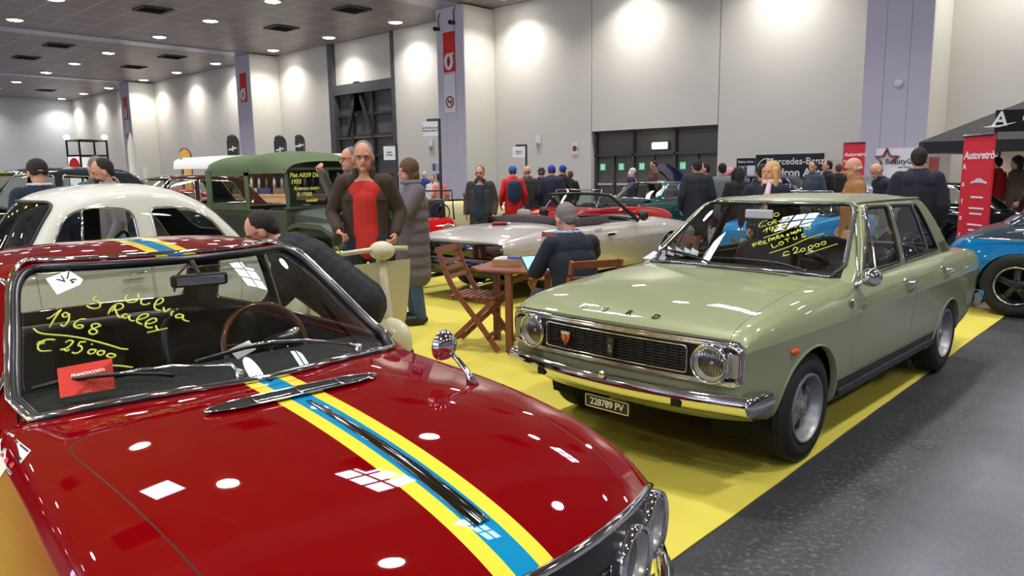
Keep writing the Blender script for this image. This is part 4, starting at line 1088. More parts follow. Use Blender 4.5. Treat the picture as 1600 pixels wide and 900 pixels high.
m.grid(rows); fp_ = m.build('front_panel', BLACK, COR)
m = MB(); m.tube(ring_pts(fr_poly, .010), .011, 8, closed=True); m.tube(ring_pts(offset_poly(fr_poly, -.014), .006), .006, 6, closed=True); m.build('chrome_surround', CHROME, fp_, smooth=True)
m = MB(); m.grid([[(1.945 - .05 * (y / .77) ** 2 + .016, y, z) for z in (.748, .756, .770)] for y in np.linspace(-.735, .735, 30)]); m.tube([(1.945 - .05 * (y / .77) ** 2 + .012, y, .757) for y in np.linspace(-.74, .74, 30)], .010, 8); m.build('bonnet_edge_strip', CHROME, co[1], smooth=True)
gpl = rpoly([(-.455, .586), (.475, .586), (.475, .722), (-.455, .722)], .02, 3)
m = MB()
for z in np.arange(.600, .716, .0145): m.tube([(1.945 - .05 * (y / .77) ** 2 + .018, y, z) for y in np.linspace(-.45, .47, 24)], .0032, 5)
for y in np.arange(-.43, .46, .066): m.box((1.945 - .05 * (y / .77) ** 2 + .018, y, .654), (.008, .006, .132))
g_ = m.build('grille', mat('grille dark metal', (34, 30, 30), .4, .5), COR)
m = MB(); m.tube(ring_pts(gpl, .024), .0048, 6, closed=True); m.build('grille_frame', CHROME, g_, smooth=True)
m = MB(); q = rpoly([(.008, .602), (.048, .602), (.052, .705), (.004, .705)], .008, 3); m.prism([(1.972, a, b) for a, b in q], (.010, 0, 0)); bdg = m.build('grille_badge', DCHROME, g_)
m = MB(); q = rpoly([(.014, .612), (.042, .612), (.044, .695), (.012, .695)], .006, 3); m.prism([(1.983, a, b) for a, b in q], (.002, 0, 0)); m.build('badge_field', mat('badge green', (24, 84, 60), .4), bdg)
m = MB(); m.box((1.986, .028, .672), (.002, .012, .02)); m.tube([(1.986, .028 + .008 * math.cos(a), .642 + .022 * math.sin(a)) for a in [2 * PI * k / 14 for k in range(14)]], .002, 4, closed=True); m.build('badge_letter', CHROME, bdg)
m = MB(); q = [(-.316, .688), (-.258, .688), (-.260, .652), (-.287, .612), (-.314, .652)]; m.prism([(1.975, a, b) for a, b in q], (.008, 0, 0)); sh = m.build('shield_badge', mat('shield orange', (222, 112, 48), .4), g_)
m = MB(); q = [(-.316, .690), (-.258, .690), (-.258, .674), (-.316, .674)]; m.prism([(1.981, a, b) for a, b in q], (.004, 0, 0)); m.build('shield_top', mat('shield pale', (196, 200, 180), .4), sh)
m = MB(); m.tube([(1.985, a, b) for a, b in ((-.286, .67), (-.274, .655), (-.29, .64), (-.282, .622))], .004, 5); m.build('shield_figure', BLACK, sh)
for y, s in ((.600, 1), (-.575, -1)):
    lamp_parts(COR, (1.950, y, .650), (1, s * .06, .0), .091)
    y0 = y + s * .112
    q = rpoly([(y0 - .055, .588), (y0 + .04, .588), (y0 + .04, .712), (y0 - .055, .712)], .012, 3)
    X = 1.945 - .05 * (y0 / .77) ** 2
    m = MB(); m.prism([(X + .004, a, b) for a, b in q], (.010, 0, 0)); il = m.build('indicator_lamp', mat('clear grey lens', (150, 146, 132), .25, coat=1), COR)
    m = MB(); m.tube([(X + .014, a, b) for a, b in q], .004, 6, closed=True); m.build('indicator_rim', CHROME, il)
for ch, y in zip('FORD', (-.252, -.095, .070, .240)):
    h, n = cast(cb, 'z', (1.87, y), 1); t = place(text_mb(ch, .058, .0022, 0, .002), h + Vector((0, 0, .003)), (0, 1, 0), Vector((-.95, 0, .28)))
    t.build('bonnet_letter', DCHROME, co[1])
# wrap-round chrome bumper with a rounded section
def bumper(name, x0, w, zc, dx, sgn, parent, m=CHROME, hh=.05, wrap=.22, th=.05):
    mb = MB(); rows = []; path = []
    for k in range(49):
        t = -1 + 2 * k / 48; a = abs(t)
        if a < .86: y = t / .86 * (w - .06); x = x0 - dx * (a / .86) ** 2; nx_, ny_ = 1, .15 * t
        else:
            q = (a - .86) / .14; y = math.copysign(w - .06 + .06 * math.sin(q * PI / 2), t); x = x0 - dx - .05 * (1 - math.cos(q * PI / 2)) - (wrap) * max(0, q - .45) / .55; nx_, ny_ = 1 - q, math.copysign(q, t)
        L = math.hypot(nx_, ny_); nx_, ny_ = nx_ / L, ny_ / L; row = []
        for d, z in ((-th, hh * .95), (-.014, hh), (-.002, hh * .86), (.004, hh * .3), (.010, .05 * hh), (.004, -.2 * hh), (-.002, -.75 * hh), (-.02, -hh), (-th, -hh * .9)): row.append((sgn * (x + nx_ * d), y + ny_ * d, zc + z))
        rows.append(row)
    mb.grid(rows); mb.add(rows[0], [tuple(range(9))]); mb.add(rows[-1], [tuple(range(9))])
    return mb.build(name, m, parent, smooth=True)
bpr = bumper('front_bumper', 2.035, .83, .458, .11, 1, COR, wrap=.14)
bumper('rear_bumper', 2.42, .82, .46, .09, -1, COR, wrap=.2)
m = MB(); m.lathe([(.001, .012), (.018, .010), (.022, 0)], (2.045, .02, .512), 'x', 14); m.build('bumper_bolt', CHROME, bpr, smooth=True)
for s in (-.45, .45):
    m = MB(); m.box((1.96, s, .44), (.10, .05, .04)); m.build('bumper_iron', DARK, bpr)
m = MB(); m.grid([[(1.93 - .06 * (y / .7) ** 4, y, .47), (1.915 - .08 * (y / .7) ** 4, y, .40), (1.87 - .12 * (y / .7) ** 4, y, .335), (1.70 - .1 * (y / .7) ** 4, y, .30)] for y in np.linspace(-.73, .73, 30)]); m.build('front_valance', SAGE, COR, smooth=True)
pl = MB(); PX = 1.985; pl.box((PX, .012, .332), (.010, .292, .070)); plo = pl.build('number_plate', mat('plate black', (16, 16, 18), .4), COR, bevel=.003)
m = MB(); q = rpoly([(-.132, .299), (.156, .299), (.156, .365), (-.132, .365)], .01, 3); m.tube([(PX + .006, a, b) for a, b in q], .0032, 5, closed=True); m.build('plate_border', mat('plate white', (214, 210, 180), .5), plo)
T = place(text_mb('228789 PV', .054, .0007, 0, .0006, .95), (PX + .006, .012, .331), (0, 1, 0), (0, 0, 1))
T.build('plate_lettering', mat('plate letters', (225, 225, 220), .5), plo)
# cabin
CG = dict(prof=[(.80, .90), (.77, .925), (.60, 1.03), (.38, 1.175), (.22, 1.275), (.14, 1.335), (.04, 1.362), (-.25, 1.382), (-.65, 1.39), (-1.0, 1.382), (-1.26, 1.365), (-1.36, 1.335), (-1.50, 1.20), (-1.68, 1.00), (-1.76, .91), (-1.78, .89)],
    bx=[-1.8, -1.5, -1.0, -.5, 0, .3, .6, .8], zb=[.89, .90, .905, .91, .91, .91, .905, .90], wb=[.665, .69, .71, .725, .738, .745, .75, .75], wr=[.50, .53, .565, .578, .58, .58, .58, .58],
    bow=[-.06, -.06, -.03, 0, .07, .13, .18, .20], zr=1.34, crown=.035, r=.036)
Pg = house_shell(CG, 100, 40); gm = shell_bm(Pg, caps=False); cgb = bvh_bm(gm)
cws = rpoly([(-.695, .88), (.695, .88), (.535, 1.335), (-.535, 1.335)], [.02, .02, .07, .07], 6)
wsf = cut(gm, cws, 'x', front_test(.2, .7)); cwg = mesh_from_faces('windscreen', wsf, GLASS, COR)
CWB = BVHTree.FromPolygons([v.co for v in cwg.data.vertices], [tuple(p.vertices) for p in cwg.data.polygons]); bmesh.ops.delete(gm, geom=wsf, context='FACES')
crw = rpoly([(-.56, .93), (.56, .93), (.47, 1.30), (-.47, 1.30)], .07, 5)
rf = cut(gm, crw, 'x', rear_test(.12, .7)); crg = mesh_from_faces('rear_window', rf, GLASS, COR); bmesh.ops.delete(gm, geom=rf, context='FACES')
cside = [rpoly([(.42, .935), (-.30, .94), (-.365, 1.312), (.0, 1.318)], [.02, .02, .03, .05], 4), rpoly([(-.39, .94), (-1.26, .945), (-1.10, 1.20), (-1.02, 1.295), (-.44, 1.312)], [.02, .03, .08, .05, .03], 4)]
csw = []
for s in (1, -1):
    for pl_ in cside:
        f = cut(gm, pl_, 'y', side_test(s, .3)); csw.append(mesh_from_faces('side_window', f, GLASS, COR)); bmesh.ops.delete(gm, geom=f, context='FACES')
for s in (1, -1):
    for f in cut(gm, [(-1.62, .90), (-1.36, .90), (-1.33, .99), (-1.56, .99)], 'y', side_test(s, .3)): f.material_index = 1
cr = separate(gm, {0: 'roof'}, [SAGE, mat('extractor grille dark green', (62, 70, 44), .6)], COR)[0]
lining(gm, COR)
fp = frame_path(cgb, cb, cws, .985); m_ = MB(); m_.tube([p + Vector((.002, 0, .002)) for p in fp], .014, 8, closed=True); m_.build('rubber_seal', mat('grey rubber', (52, 46, 46), .45), cwg, smooth=True)
fp = frame_path(cgb, cb, offset_poly(cws, .004), .985); m_ = MB(); m_.tube([p + Vector((.014, 0, .010)) for p in fp], .0035, 6, closed=True); m_.build('chrome_frame', CHROME, cwg, smooth=True)
trim(crg, cgb, crw, 'x', -1, .012, RUBBER, 'rubber_seal', .004)
for i, (g, (s, pl_)) in enumerate(zip(csw, [(s, p_) for s in (1, -1) for p_ in cside])):
    trim(g, cgb, offset_poly(pl_, .004), 'y', s, .008, RUBBER, 'rubber_seal', .002); trim(g, cgb, offset_poly(pl_, -.008), 'y', s, .0045, CHROME, 'window_frame', .005)
    bar = [(.20, .94), (.06, 1.31)] if i % 2 == 0 else [(-.98, .945), (-.90, 1.305)]
    trim(g, cgb, bar, 'y', s, .008, CHROME if i % 2 == 0 else DCHROME, 'quarter_light_bar', .004, closed=False)
for s in (1, -1):
    pl_ = [(.475, .93), (.33, 1.06), (.145, 1.22), (.03, 1.312), (-.06, 1.338), (-.5, 1.345), (-1.1, 1.335), (-1.22, 1.325)]
    trim(COR, cgb, [tuple(q) for q in catmull(pl_, 3)], 'y', s, .009, CHROME if False else SAGE, 'drip_rail', .008, closed=False)
    trim(COR, cgb, [tuple(q) for q in catmull([(.50, .93), (.36, 1.055), (.175, 1.21), (.075, 1.29)], 3)], 'y', s, .006, CHROME, 'pillar_strip', .006, closed=False)
    t = MB(); t.box((-.366, s * .66, 1.13), (.045, .02, .40), M=Matrix.Rotation(R(0), 3, 'X'))
mm = MB(); M = Matrix.Rotation(R(-6), 3, 'Z'); mm.box((.30, -.0, 1.272), (.02, .20, .06), M=None); im = mm.build('interior_mirror', mat('pale grey plastic', (186, 186, 190), .4), COR, bevel=.009)
m = MB(); m.tube([(.30, 0, 1.30), (.26, .03, 1.352)], .008); m.build('mirror_stem', CHROME, im)
MAR = mat('oxblood vinyl', (74, 46, 44), .42)
for y in (-.34, .36): seat_mesh(.54, .52, .52, .13, .22).build('front_seat', MAR, COR, smooth=True, loc=(-.36, y, .40))
seat_mesh(1.3, .5, .48, .14, .3).build('rear_seat', MAR, COR, smooth=True, loc=(-1.15, 0, .40))
b = MB(); b.grid([[(.80 - .12 * (y / .66) ** 2, y, .925 - .01 * (y / .66) ** 2), (.55, y, .93), (.36, y, .928), (.28, y, .90), (.25, y, .80), (.28, y, .6)] for y in np.linspace(-.66, .66, 14)]); b.build('dashboard', mat('dark brown dash', (42, 34, 34), .6), COR, smooth='auto')
b = MB(); b.grid([[(.3, y, .5), (-.55, y, .24), (-1.5, y, .26)] for y in (-.66, .66)]); b.grid([[(-1.55, y, .22), (-1.55, y, .9)] for y in (-.66, .66)])
for s in (1, -1): b.grid([[(.55, s * .70, z), (-.5, s * .70, z), (-1.55, s * .66, z)] for z in (.24, .90)])
b.build('cabin_tub', MAR, COR)
b = MB(); b.box((-1.52, 0, .90), (.34, 1.2, .02)); b.build('parcel_shelf', mat('grey felt'), COR)
sub_rim(COR, .02, .36, .93, .19, R(-26), BLACK, mat('wheel spoke metal'))
# cowl air slots
m = MB()
for k in range(34):
    y = -.17 + .6 * k / 33; h, n = cast(cb, 'z', (.785 - .04 * abs(y - .12), y), 1)
    if h is not None: m.bar(h + Vector((-.022, .006, .0015)), h + Vector((.022, -.006, .0015)), .006, .002)
m.build('cowl_slots', BLACK, co[1])
# wipers
jb = BVHTree.FromPolygons([v.co for v in cwg.data.vertices] + [Vector(v) for v in Pc.reshape(-1, 3)] + [Vector((v[0], -v[1], v[2])) for v in Pc.reshape(-1, 3)],
    [tuple(p.vertices) for p in cwg.data.polygons] + [tuple(len(cwg.data.vertices) + k * Pc.shape[0] * Pc.shape[1] + q for q in (i * Pc.shape[1] + j, i * Pc.shape[1] + j + 1, (i + 1) * Pc.shape[1] + j + 1, (i + 1) * Pc.shape[1] + j)) for k in (0, 1) for i in range(Pc.shape[0] - 1) for j in range(Pc.shape[1] - 1)])
wiper(COR, jb, CM, [(1109, 414), (1100, 409), (1070, 401), (1050, 397)], [(1012, 392), (1035, 392), (1060, 396), (1080, 401)], .006, BLACK, BLACK)
wiper(COR, jb, CM, [(1257, 429), (1250, 424), (1215, 414), (1180, 409)], [(1115, 406), (1150, 407), (1190, 411), (1225, 417)], .006, BLACK, BLACK)
# writing
k8 = lambda *st: [[(1160 + a / 8.182, 310 + b / 8.182) for a, b in s_] for s_ in st]
scribble(cwg, CWB, CM, k8(
    [(215, 245), (225, 215), (200, 215)], [(205, 232), (222, 232)], [(235, 235), (250, 215), (245, 245), (228, 240)],
    [(360, 235), (395, 240)], [(365, 240), (375, 225), (385, 235)], [(405, 225), (410, 200), (450, 190), (470, 210), (440, 235), (405, 230)],
    [(320, 285), (260, 300), (215, 345), (225, 370), (300, 350)], [(345, 305), (325, 325), (345, 345), (375, 330), (370, 308), (345, 305)], [(395, 330), (390, 290), (425, 280), (430, 300), (400, 305), (440, 320)],
    [(455, 300), (520, 270)], [(485, 285), (500, 312)], [(540, 265), (550, 285)], [(570, 275), (590, 250), (610, 270)],
    [(265, 430), (320, 380)], [(320, 380), (310, 440)], [(385, 375), (350, 370), (345, 400), (375, 400), (395, 370), (395, 400), (370, 430)], [(410, 360), (460, 345), (430, 395)], [(425, 380), (460, 370)], [(535, 335), (505, 350), (510, 375), (545, 370), (565, 345), (540, 332)],
    [(270, 510), (500, 430), (700, 350), (915, 290)],
    [(150, 625), (125, 590)], [(130, 600), (160, 575), (180, 590), (145, 610)], [(210, 600), (200, 560)], [(200, 565), (235, 550), (240, 570), (210, 580), (250, 595)], [(300, 545), (265, 560), (275, 585), (320, 575)], [(270, 572), (300, 565)],
    [(345, 560), (335, 520), (370, 515), (370, 535), (345, 540)], [(385, 540), (400, 500), (425, 535)], [(395, 520), (415, 520)], [(440, 520), (435, 485), (465, 480), (465, 500), (440, 505), (480, 515)], [(490, 505), (505, 470), (535, 500)], [(500, 488), (522, 488)],
    [(560, 465), (595, 460), (565, 485), (600, 478)], [(620, 435), (630, 460), (645, 440), (655, 455), (660, 430)], [(675, 425), (665, 445), (690, 450), (695, 430), (675, 425)], [(715, 435), (705, 400), (745, 425), (740, 390)], [(815, 370), (805, 395), (850, 400), (865, 375), (830, 360), (880, 372)],
    [(370, 590), (395, 635), (455, 605)], [(490, 560), (465, 580), (490, 600), (525, 575), (505, 555), (488, 562)], [(535, 530), (610, 510)], [(565, 520), (585, 560)], [(650, 505), (660, 530), (695, 520), (690, 490)], [(800, 455), (760, 465), (770, 480), (810, 485), (790, 500), (755, 495)],
    [(345, 705), (600, 620), (800, 530), (1045, 450)],
    [(600, 685), (545, 690), (525, 720), (545, 740), (605, 715)], [(510, 745), (570, 725)], [(645, 670), (665, 635), (700, 635), (700, 665), (655, 710), (735, 685)], [(765, 645), (740, 670), (765, 685), (800, 665), (790, 640), (765, 645)],
    [(865, 610), (840, 635), (865, 650), (900, 635), (890, 608), (865, 610)], [(945, 585), (920, 605), (945, 625), (980, 608), (970, 583), (945, 585)], [(1030, 558), (1005, 578), (1030, 598), (1065, 580), (1055, 552), (1030, 558)],
    [(805, 718), (1000, 655), (1215, 585)]), .0034)
# tent cards on the dash
CMi = CM.inverted()
def cpt(u, v, x): oo = CMi @ CAM; d = CMi.to_3x3() @ ray(u, v); return oo + d * ((x - oo.x) / d.x)
for i, u in enumerate((1029, 1043, 1056, 1069, 1080)):
    a, b, c, d = cpt(u, 397, .50), cpt(u + 10, 400, .50), cpt(u + 12, 393, .49), cpt(u + 1, 383 + i, .47)
    m = MB(); m.prism([a, b, c, d], (.002, 0, .0)); cdx = m.build('folded_card', WHITE); cdx.matrix_world = CM; tag(cdx, ['leftmost', 'second from the left', 'middle', 'second from the right', 'rightmost'][i] + ' of the five white folded cards inside the green saloon', 'card', 'folded cards on the dashboard')
m = MB(); m.prism([cpt(1004, 404, .56), cpt(1022, 392, .50), cpt(1042, 402, .50), cpt(1038, 407, .56)], (0, 0, .002)); po = m.build('leaflet', mat('pale leaflet', (200, 206, 220), .6)); po.matrix_world = CM; tag(po, 'pale leaflet lying on the dashboard of the green saloon beside the folded cards', 'leaflet')
# bullet mirror on the near door
h, n = cast(cb, 'y', (.60, .885), 1)
w_ = MB(); w_.tube([h + Vector((0, -.01, 0)), h + Vector((-.01, .02, .02)), h + Vector((-.01, .06, .045))], [.022, .014, .010], 10); dm = w_.build('door_mirror', CHROME, COR, smooth=True)
m = MB(); q = Vector((0, 0, 1)).rotation_difference(Vector((1, .12, 0)).normalized()).to_matrix(); m.lathe([(.048, -.05), (.056, -.045), (.058, -.02), (.050, .02), (.034, .05), (.015, .068), (.001, .073)], h + Vector((-.0, .085, .06)), 'z', 24, M=q); m.build('mirror_head', CHROME, dm, smooth=True)
m = MB(); m.disc(h + Vector((-.05, .08, .06)), .05, (-1, 0, 0), 20); m.build('mirror_glass', mat('mirror'), dm)
for s in (1, -1):
    t = MB(); t.box((-2.35, s * .62, .66), (.03, .16, .16)); t.build('tail_lamp', REDLENS, COR, bevel=.01)
# ------------------------------------------------------------ the other parked cars
def simple_car(name, label, loc, rz, tab, gh, sides, col, roofcol=None, ws=None, rw=None, arches=((1.2, .29, .34), (-1.2, .29, .34)), wheel=(.30, .16, .18, 'cap'), wy=.72, cowl=(.80, -1.5, .58), res=(70, 30), doors=(), split=None, lamps=((.55, .68),), lr=.085, bump=True, seats=True, belt=None, group=None, interior=None, rimmat=None, tail=True, seatcol=None, wsframe=CHROME, grille=True, open_top=False, lampx=None, gz=(.42, .62, .36)):
    root = empty(name, loc, rz, label, 'car', group)
    P_ = body_shell(tab, *res); bm = shell_bm(P_); bb = bvh_bm(bm)
    for s in (-1, 1):
        for cx, cz, r in arches:
            fs = cut(bm, circle(cx, cz, r, 24), 'y', side_test(s, -.3)); fs = [f for f in fs if f.calc_center_median().z < cz + r + .02]; bmesh.ops.delete(bm, geom=fs, context='FACES')
    x1, x0, w = cowl
    fs = cut(bm, [(x0, -w), (x1 - .2, -w), (x1 - .07, -w * .7), (x1, 0), (x1 - .07, w * .7), (x1 - .2, w), (x0, w)], 'z', top_test(.3)); bmesh.ops.delete(bm, geom=fs, context='FACES')
    if split:
        for s in (1, -1):
            for pl in split:
                for f in cut(bm, pl, 'y', side_test(s, -.9)): f.material_index = 2
    names = {0: 'body'}
    X = max(tab['x']); ww = w * .98
    panel(bm, [(x1 + .05, -ww), (X + .2, -ww * .9), (X + .2, ww * .9), (x1 + .05, ww)], 'z', top_test(.3), 1); names[1] = 'hood'
    k = 2
    for s in (1, -1):
        for pl in doors:
            ok = panel(bm, pl, 'y', side_test(s, -.2), k); names[k] = 'door'; k += 1
            if split:
                for f in ok:
                    c = f.calc_center_median()
                    if any(point_in(pp, (c.x, c.z)) for pp in split): f.material_index = 2
    out = separate(bm, names, [col, BLACK, roofcol or col], root)
    kk = 2
    for s in (1, -1):
        for pl in doors:
            if kk in out:
                xs = [p[0] for p in pl]; h, n = cast(bb, 'y', (min(xs) + .14, max(p[1] for p in pl) - .12 if max(p[1] for p in pl) < .95 else .80), s)
                if h is not None:
                    m = MB(); m.tube([(h.x - .05, h.y, h.z), (h.x - .05, h.y + s * .03, h.z), (h.x + .07, h.y + s * .03, h.z), (h.x + .07, h.y, h.z)], .008, 6); m.build('door_handle', CHROME, out[kk], smooth=True)
            kk += 1
    for s in (-1, 1):
        for cx, cz, r in arches:
            arch_ring(bb, cx, cz, r, s, lip=.006, a0=-.1, a1=PI + .1).build('wheel_arch_lip', col, root, smooth=True); well(cx, cz, r + .01, .36, wy - .05, s).build('wheel_well', DARK, root, smooth=True)
            make_wheel(root, cx, wy, s, *wheel, rimmat=rimmat)
    u = MB(); L = max(tab['x']) - min(tab['x']); u.box((0, 0, .27), (L * .78, wy * 1.5, .08)); u.build('underbody', DARK, root)
    if not open_top:
        Pg = house_shell(gh, 60, 26); gm = shell_bm(Pg, caps=False); gb = bvh_bm(gm); rc = roofcol or col
        def win(pl, ax, test, nm):
            f = cut(gm, pl, ax, test)
            if not f: return None
            g = mesh_from_faces(nm, f, GLASS, root); bmesh.ops.delete(gm, geom=f, context='FACES'); return g
        g = win(ws, 'x', front_test(.2, .7), 'windscreen')
        if g:
            fp_ = frame_path(gb, bb, ws, min(p[1] for p in ws) + .09)
            m = MB(); m.tube([q + Vector((.004, 0, .003)) for q in fp_], .011, 6, closed=True); m.build('screen_frame', wsframe, g, smooth=True)
        if rw:
            g = win(rw, 'x', rear_test(.1, .7), 'rear_window')
            if g: trim(g, gb, rw, 'x', -1, .010, wsframe, 'window_frame', .003, n=6, step=.05)
        for s in (1, -1):
            for pl in sides:
                g = win(pl, 'y', side_test(s, .25), 'side_window')
                if g: trim(g, gb, pl, 'y', s, .009, CHROME, 'window_frame', .002, n=6, step=.05)
        separate(gm, {0: 'roof'}, [rc], root); lining(gm, root)
    SM = seatcol or VINYL; zz = .36
    for y in (-.32, .32): seat_mesh(.5, .5, .5, .12, .2).build('front_seat', SM, root, smooth=True, loc=(-.30, y, zz))
    if not open_top: seat_mesh(1.1, .45, .45, .13, .25).build('rear_seat', SM, root, smooth=True, loc=(max(x0 + .45, -1.0), 0, zz))
    b = MB(); zc_ = float(I(tab, 'zs', .3)) - .01
    b.grid([[(x1 - .02 - .2 * (y / w) ** 2, y, zc_ + .02), (.45, y, zc_), (.34, y, zc_ - .05), (.36, y, .5)] for y in np.linspace(-w, w, 8)]); b.build('dashboard', VINYL, root, smooth='auto')
    b = MB(); b.grid([[(.4, y, .5), (-.5, y, .24), (x0, y, .26), (x0, y, zc_ - .02)] for y in (-w, w)])
    for s in (1, -1): b.grid([[(.5, s * w, z), (x0, s * w, z)] for z in (.24, zc_)])
    b.build('cabin_tub', SM, root)
    sub_rim(root, .05, .32, zc_ + .02, .18, R(-24), BLACK, mat('wheel spoke metal'))
    for y, z in lamps:
        for s in (1, -1):
            h, n = cast(bb, 'x', (s * y, z), 1)
            if h is not None: lamp_parts(root, (h.x + (.03 if lampx is None else lampx), s * y, z), (1, s * .05, 0), lr)
    if grille:
        g = MB(); pp = []
        for z in np.linspace(gz[0], gz[1], 7):
            row = [cast(bb, 'x', (y, z), 1)[0] for y in np.linspace(-gz[2], gz[2], 11)]
            if all(q is not None for q in row): g.tube([q + Vector((.012, 0, 0)) for q in row], .007, 5)
        if g.v: g.build('grille', CHROME, root, smooth=True)
    if bump:
        bumper('front_bumper', X + .07, wy + .02, .42, .10, 1, root, hh=.045, wrap=.12); bumper('rear_bumper', -min(tab['x']) + .07, wy + .02, .42, .10, -1, root, hh=.045, wrap=.12)
    if tail:
        for s in (1, -1):
            h, n = cast(bb, 'x', (s * (wy - .18), .62), -1)
            if h is not None: t = MB(); t.lathe([(.001, -.03), (.03, -.025), (.04, 0), (.04, .03)], h, 'x', 12); t.build('tail_lamp', REDLENS, root, smooth=True)
    return root, bb
def point_in(poly, p):
    poly = ccw(poly)
    return all((poly[(i + 1) % len(poly)][0] - a[0]) * (p[1] - a[1]) - (poly[(i + 1) % len(poly)][1] - a[1]) * (p[0] - a[0]) >= 0 for i, a in enumerate(poly))
ROUND = dict(
    x=[-1.86, -1.82, -1.7, -1.4, -1.0, -.5, 0, .5, .8, 1.2, 1.55, 1.75, 1.85, 1.89],
    zb=[.40, .36, .32, .28, .26, .25, .25, .25, .25, .26, .30, .34, .38, .42], wb=[.5, .55, .6, .64, .66, .67, .67, .67, .67, .66, .62, .56, .5, .46],
    wm=[.52, .60, .68, .73, .745, .745, .745, .745, .745, .74, .71, .65, .57, .52], zc=[.52, .55, .58, .60, .60, .60, .60, .60, .60, .60, .59, .58, .57, .56],
    ws=[.44, .50, .56, .62, .66, .68, .68, .68, .68, .66, .62, .57, .50, .46], zs=[.60, .66, .74, .84, .92, .96, .97, .96, .95, .90, .84, .77, .70, .66],
    zt=[.62, .70, .80, .92, 1.0, 1.02, 1.02, 1.03, 1.02, .99, .93, .85, .76, .70], bow=[.14, .14, .12, .06, 0, 0, 0, 0, 0, .03, .08, .12, .14, .14])
IVORY = paint('ivory paint', (222, 223, 218), .4)
WG = dict(prof=[(.92, .93), (.90, .97), (.78, 1.16), (.68, 1.32), (.58, 1.43), (.40, 1.495), (.1, 1.53), (-.2, 1.535), (-.45, 1.49), (-.68, 1.39), (-.88, 1.22), (-1.04, 1.04), (-1.12, .96), (-1.14, .94)],
    bx=[-1.2, -.8, 0, .5, .95], zb=[.93, .95, .955, .95, .94], wb=[.56, .63, .66, .65, .58], wr=[.44, .50, .55, .54, .48], bow=[-.14, -.08, 0, .10, .16], zr=1.42, crown=.07, r=.09)
wc, _ = simple_car('ivory_saloon', 'ivory white rounded fifties saloon parked behind the red coupe', (-6.77, 2.30, .0075), R(-90), ROUND, WG,
    [rpoly([(.62, 1.0), (-.02, 1.0), (.0, 1.33), (.30, 1.36), (.47, 1.30)], [.03, .05, .08, .1, .12], 5), rpoly([(-.16, 1.0), (-.78, 1.0), (-.62, 1.24), (-.42, 1.33), (-.14, 1.335)], [.05, .05, .1, .1, .06], 5)], IVORY,
    ws=rpoly([(-.52, .96), (.52, .96), (.46, 1.40), (-.46, 1.40)], [.05, .05, .12, .12], 6), rw=rpoly([(-.40, 1.08), (.40, 1.08), (.36, 1.36), (-.36, 1.36)], .1, 5), arches=((1.17, .30, .33), (-1.17, .28, .30)), wheel=(.30, .14, .18, 'cap'), wy=.70, cowl=(.86, -1.0, .56), res=(80, 34),
    doors=(rpoly([(.72, .30), (.74, 1.1), (-.06, 1.1), (-.06, .30)], .02), rpoly([(-.07, .30), (-.07, 1.1), (-.80, 1.1), (-.80, .75), (-.74, .30)], .05)), lamps=((.50, .66),), seatcol=mat('brown cloth', (84, 66, 58), .9), wsframe=mat('grey rubber', (52, 46, 46), .45))
m = MB(); m.tube([(x, y_, .905) for x, y_ in [(1.3, .70), (.9, .718), (.4, .722), (0, .722), (-.6, .722), (-1.1, .705)]], .009, 6); m.build('side_strip', CHROME, wc, smooth=True)
for x_ in (.02,):
    m = MB(); m.tube([(.10, .73, .845), (.10, .765, .845), (-.02, .77, .848), (-.05, .765, .848)], [.012, .011, .010, .006], 8); m.build('door_handle', CHROME, wc, smooth=True)
m = MB(); m.tube([(.40, .648, 1.0), (.36, .585, 1.34)], .010, 6); m.build('quarter_light_bar', CHROME, wc, smooth=True)
# two tone blue car at the right
BLUE = paint('sky blue paint', (20, 120, 186), .4); SLATE = paint('slate grey paint', (56, 66, 78), .4)
T2 = {k: list(v) for k, v in ROUND.items()}
T2['x'] = [-2.05, -2.0, -1.85, -1.5, -1.0, -.5, 0, .5, .9, 1.3, 1.7, 1.95, 2.05, 2.1]
T2['wm'] = [.60, .68, .74, .77, .775, .77, .77, .77, .77, .77, .74, .68, .60, .54]; T2['ws'] = [.48, .55, .62, .66, .68, .69, .69, .69, .69, .67, .63, .57, .50, .46]
T2['zs'] = [.62, .70, .80, .90, .95, .97, .97, .97, .96, .92, .86, .78, .70, .66]; T2['zt'] = [.64, .73, .85, .98, 1.04, 1.05, 1.05, 1.05, 1.04, 1.0, .94, .86, .76, .70]
BG = dict(prof=[(.98, .93), (.95, .98), (.80, 1.18), (.68, 1.33), (.55, 1.42), (.35, 1.47), (0, 1.50), (-.4, 1.49), (-.75, 1.42), (-1.05, 1.29), (-1.32, 1.12), (-1.52, .98), (-1.58, .93), (-1.6, .92)],
    bx=[-1.6, -1.1, -.4, .4, 1.0], zb=[.90, .93, .95, .95, .93], wb=[.48, .60, .67, .67, .60], wr=[.36, .46, .55, .56, .50], bow=[-.16, -.12, -.02, .08, .16], zr=1.40, crown=.07, r=.09)
UPP = [[(-2.3, .80), (2.3, .80), (2.3, 1.2), (-2.3, 1.2)]]
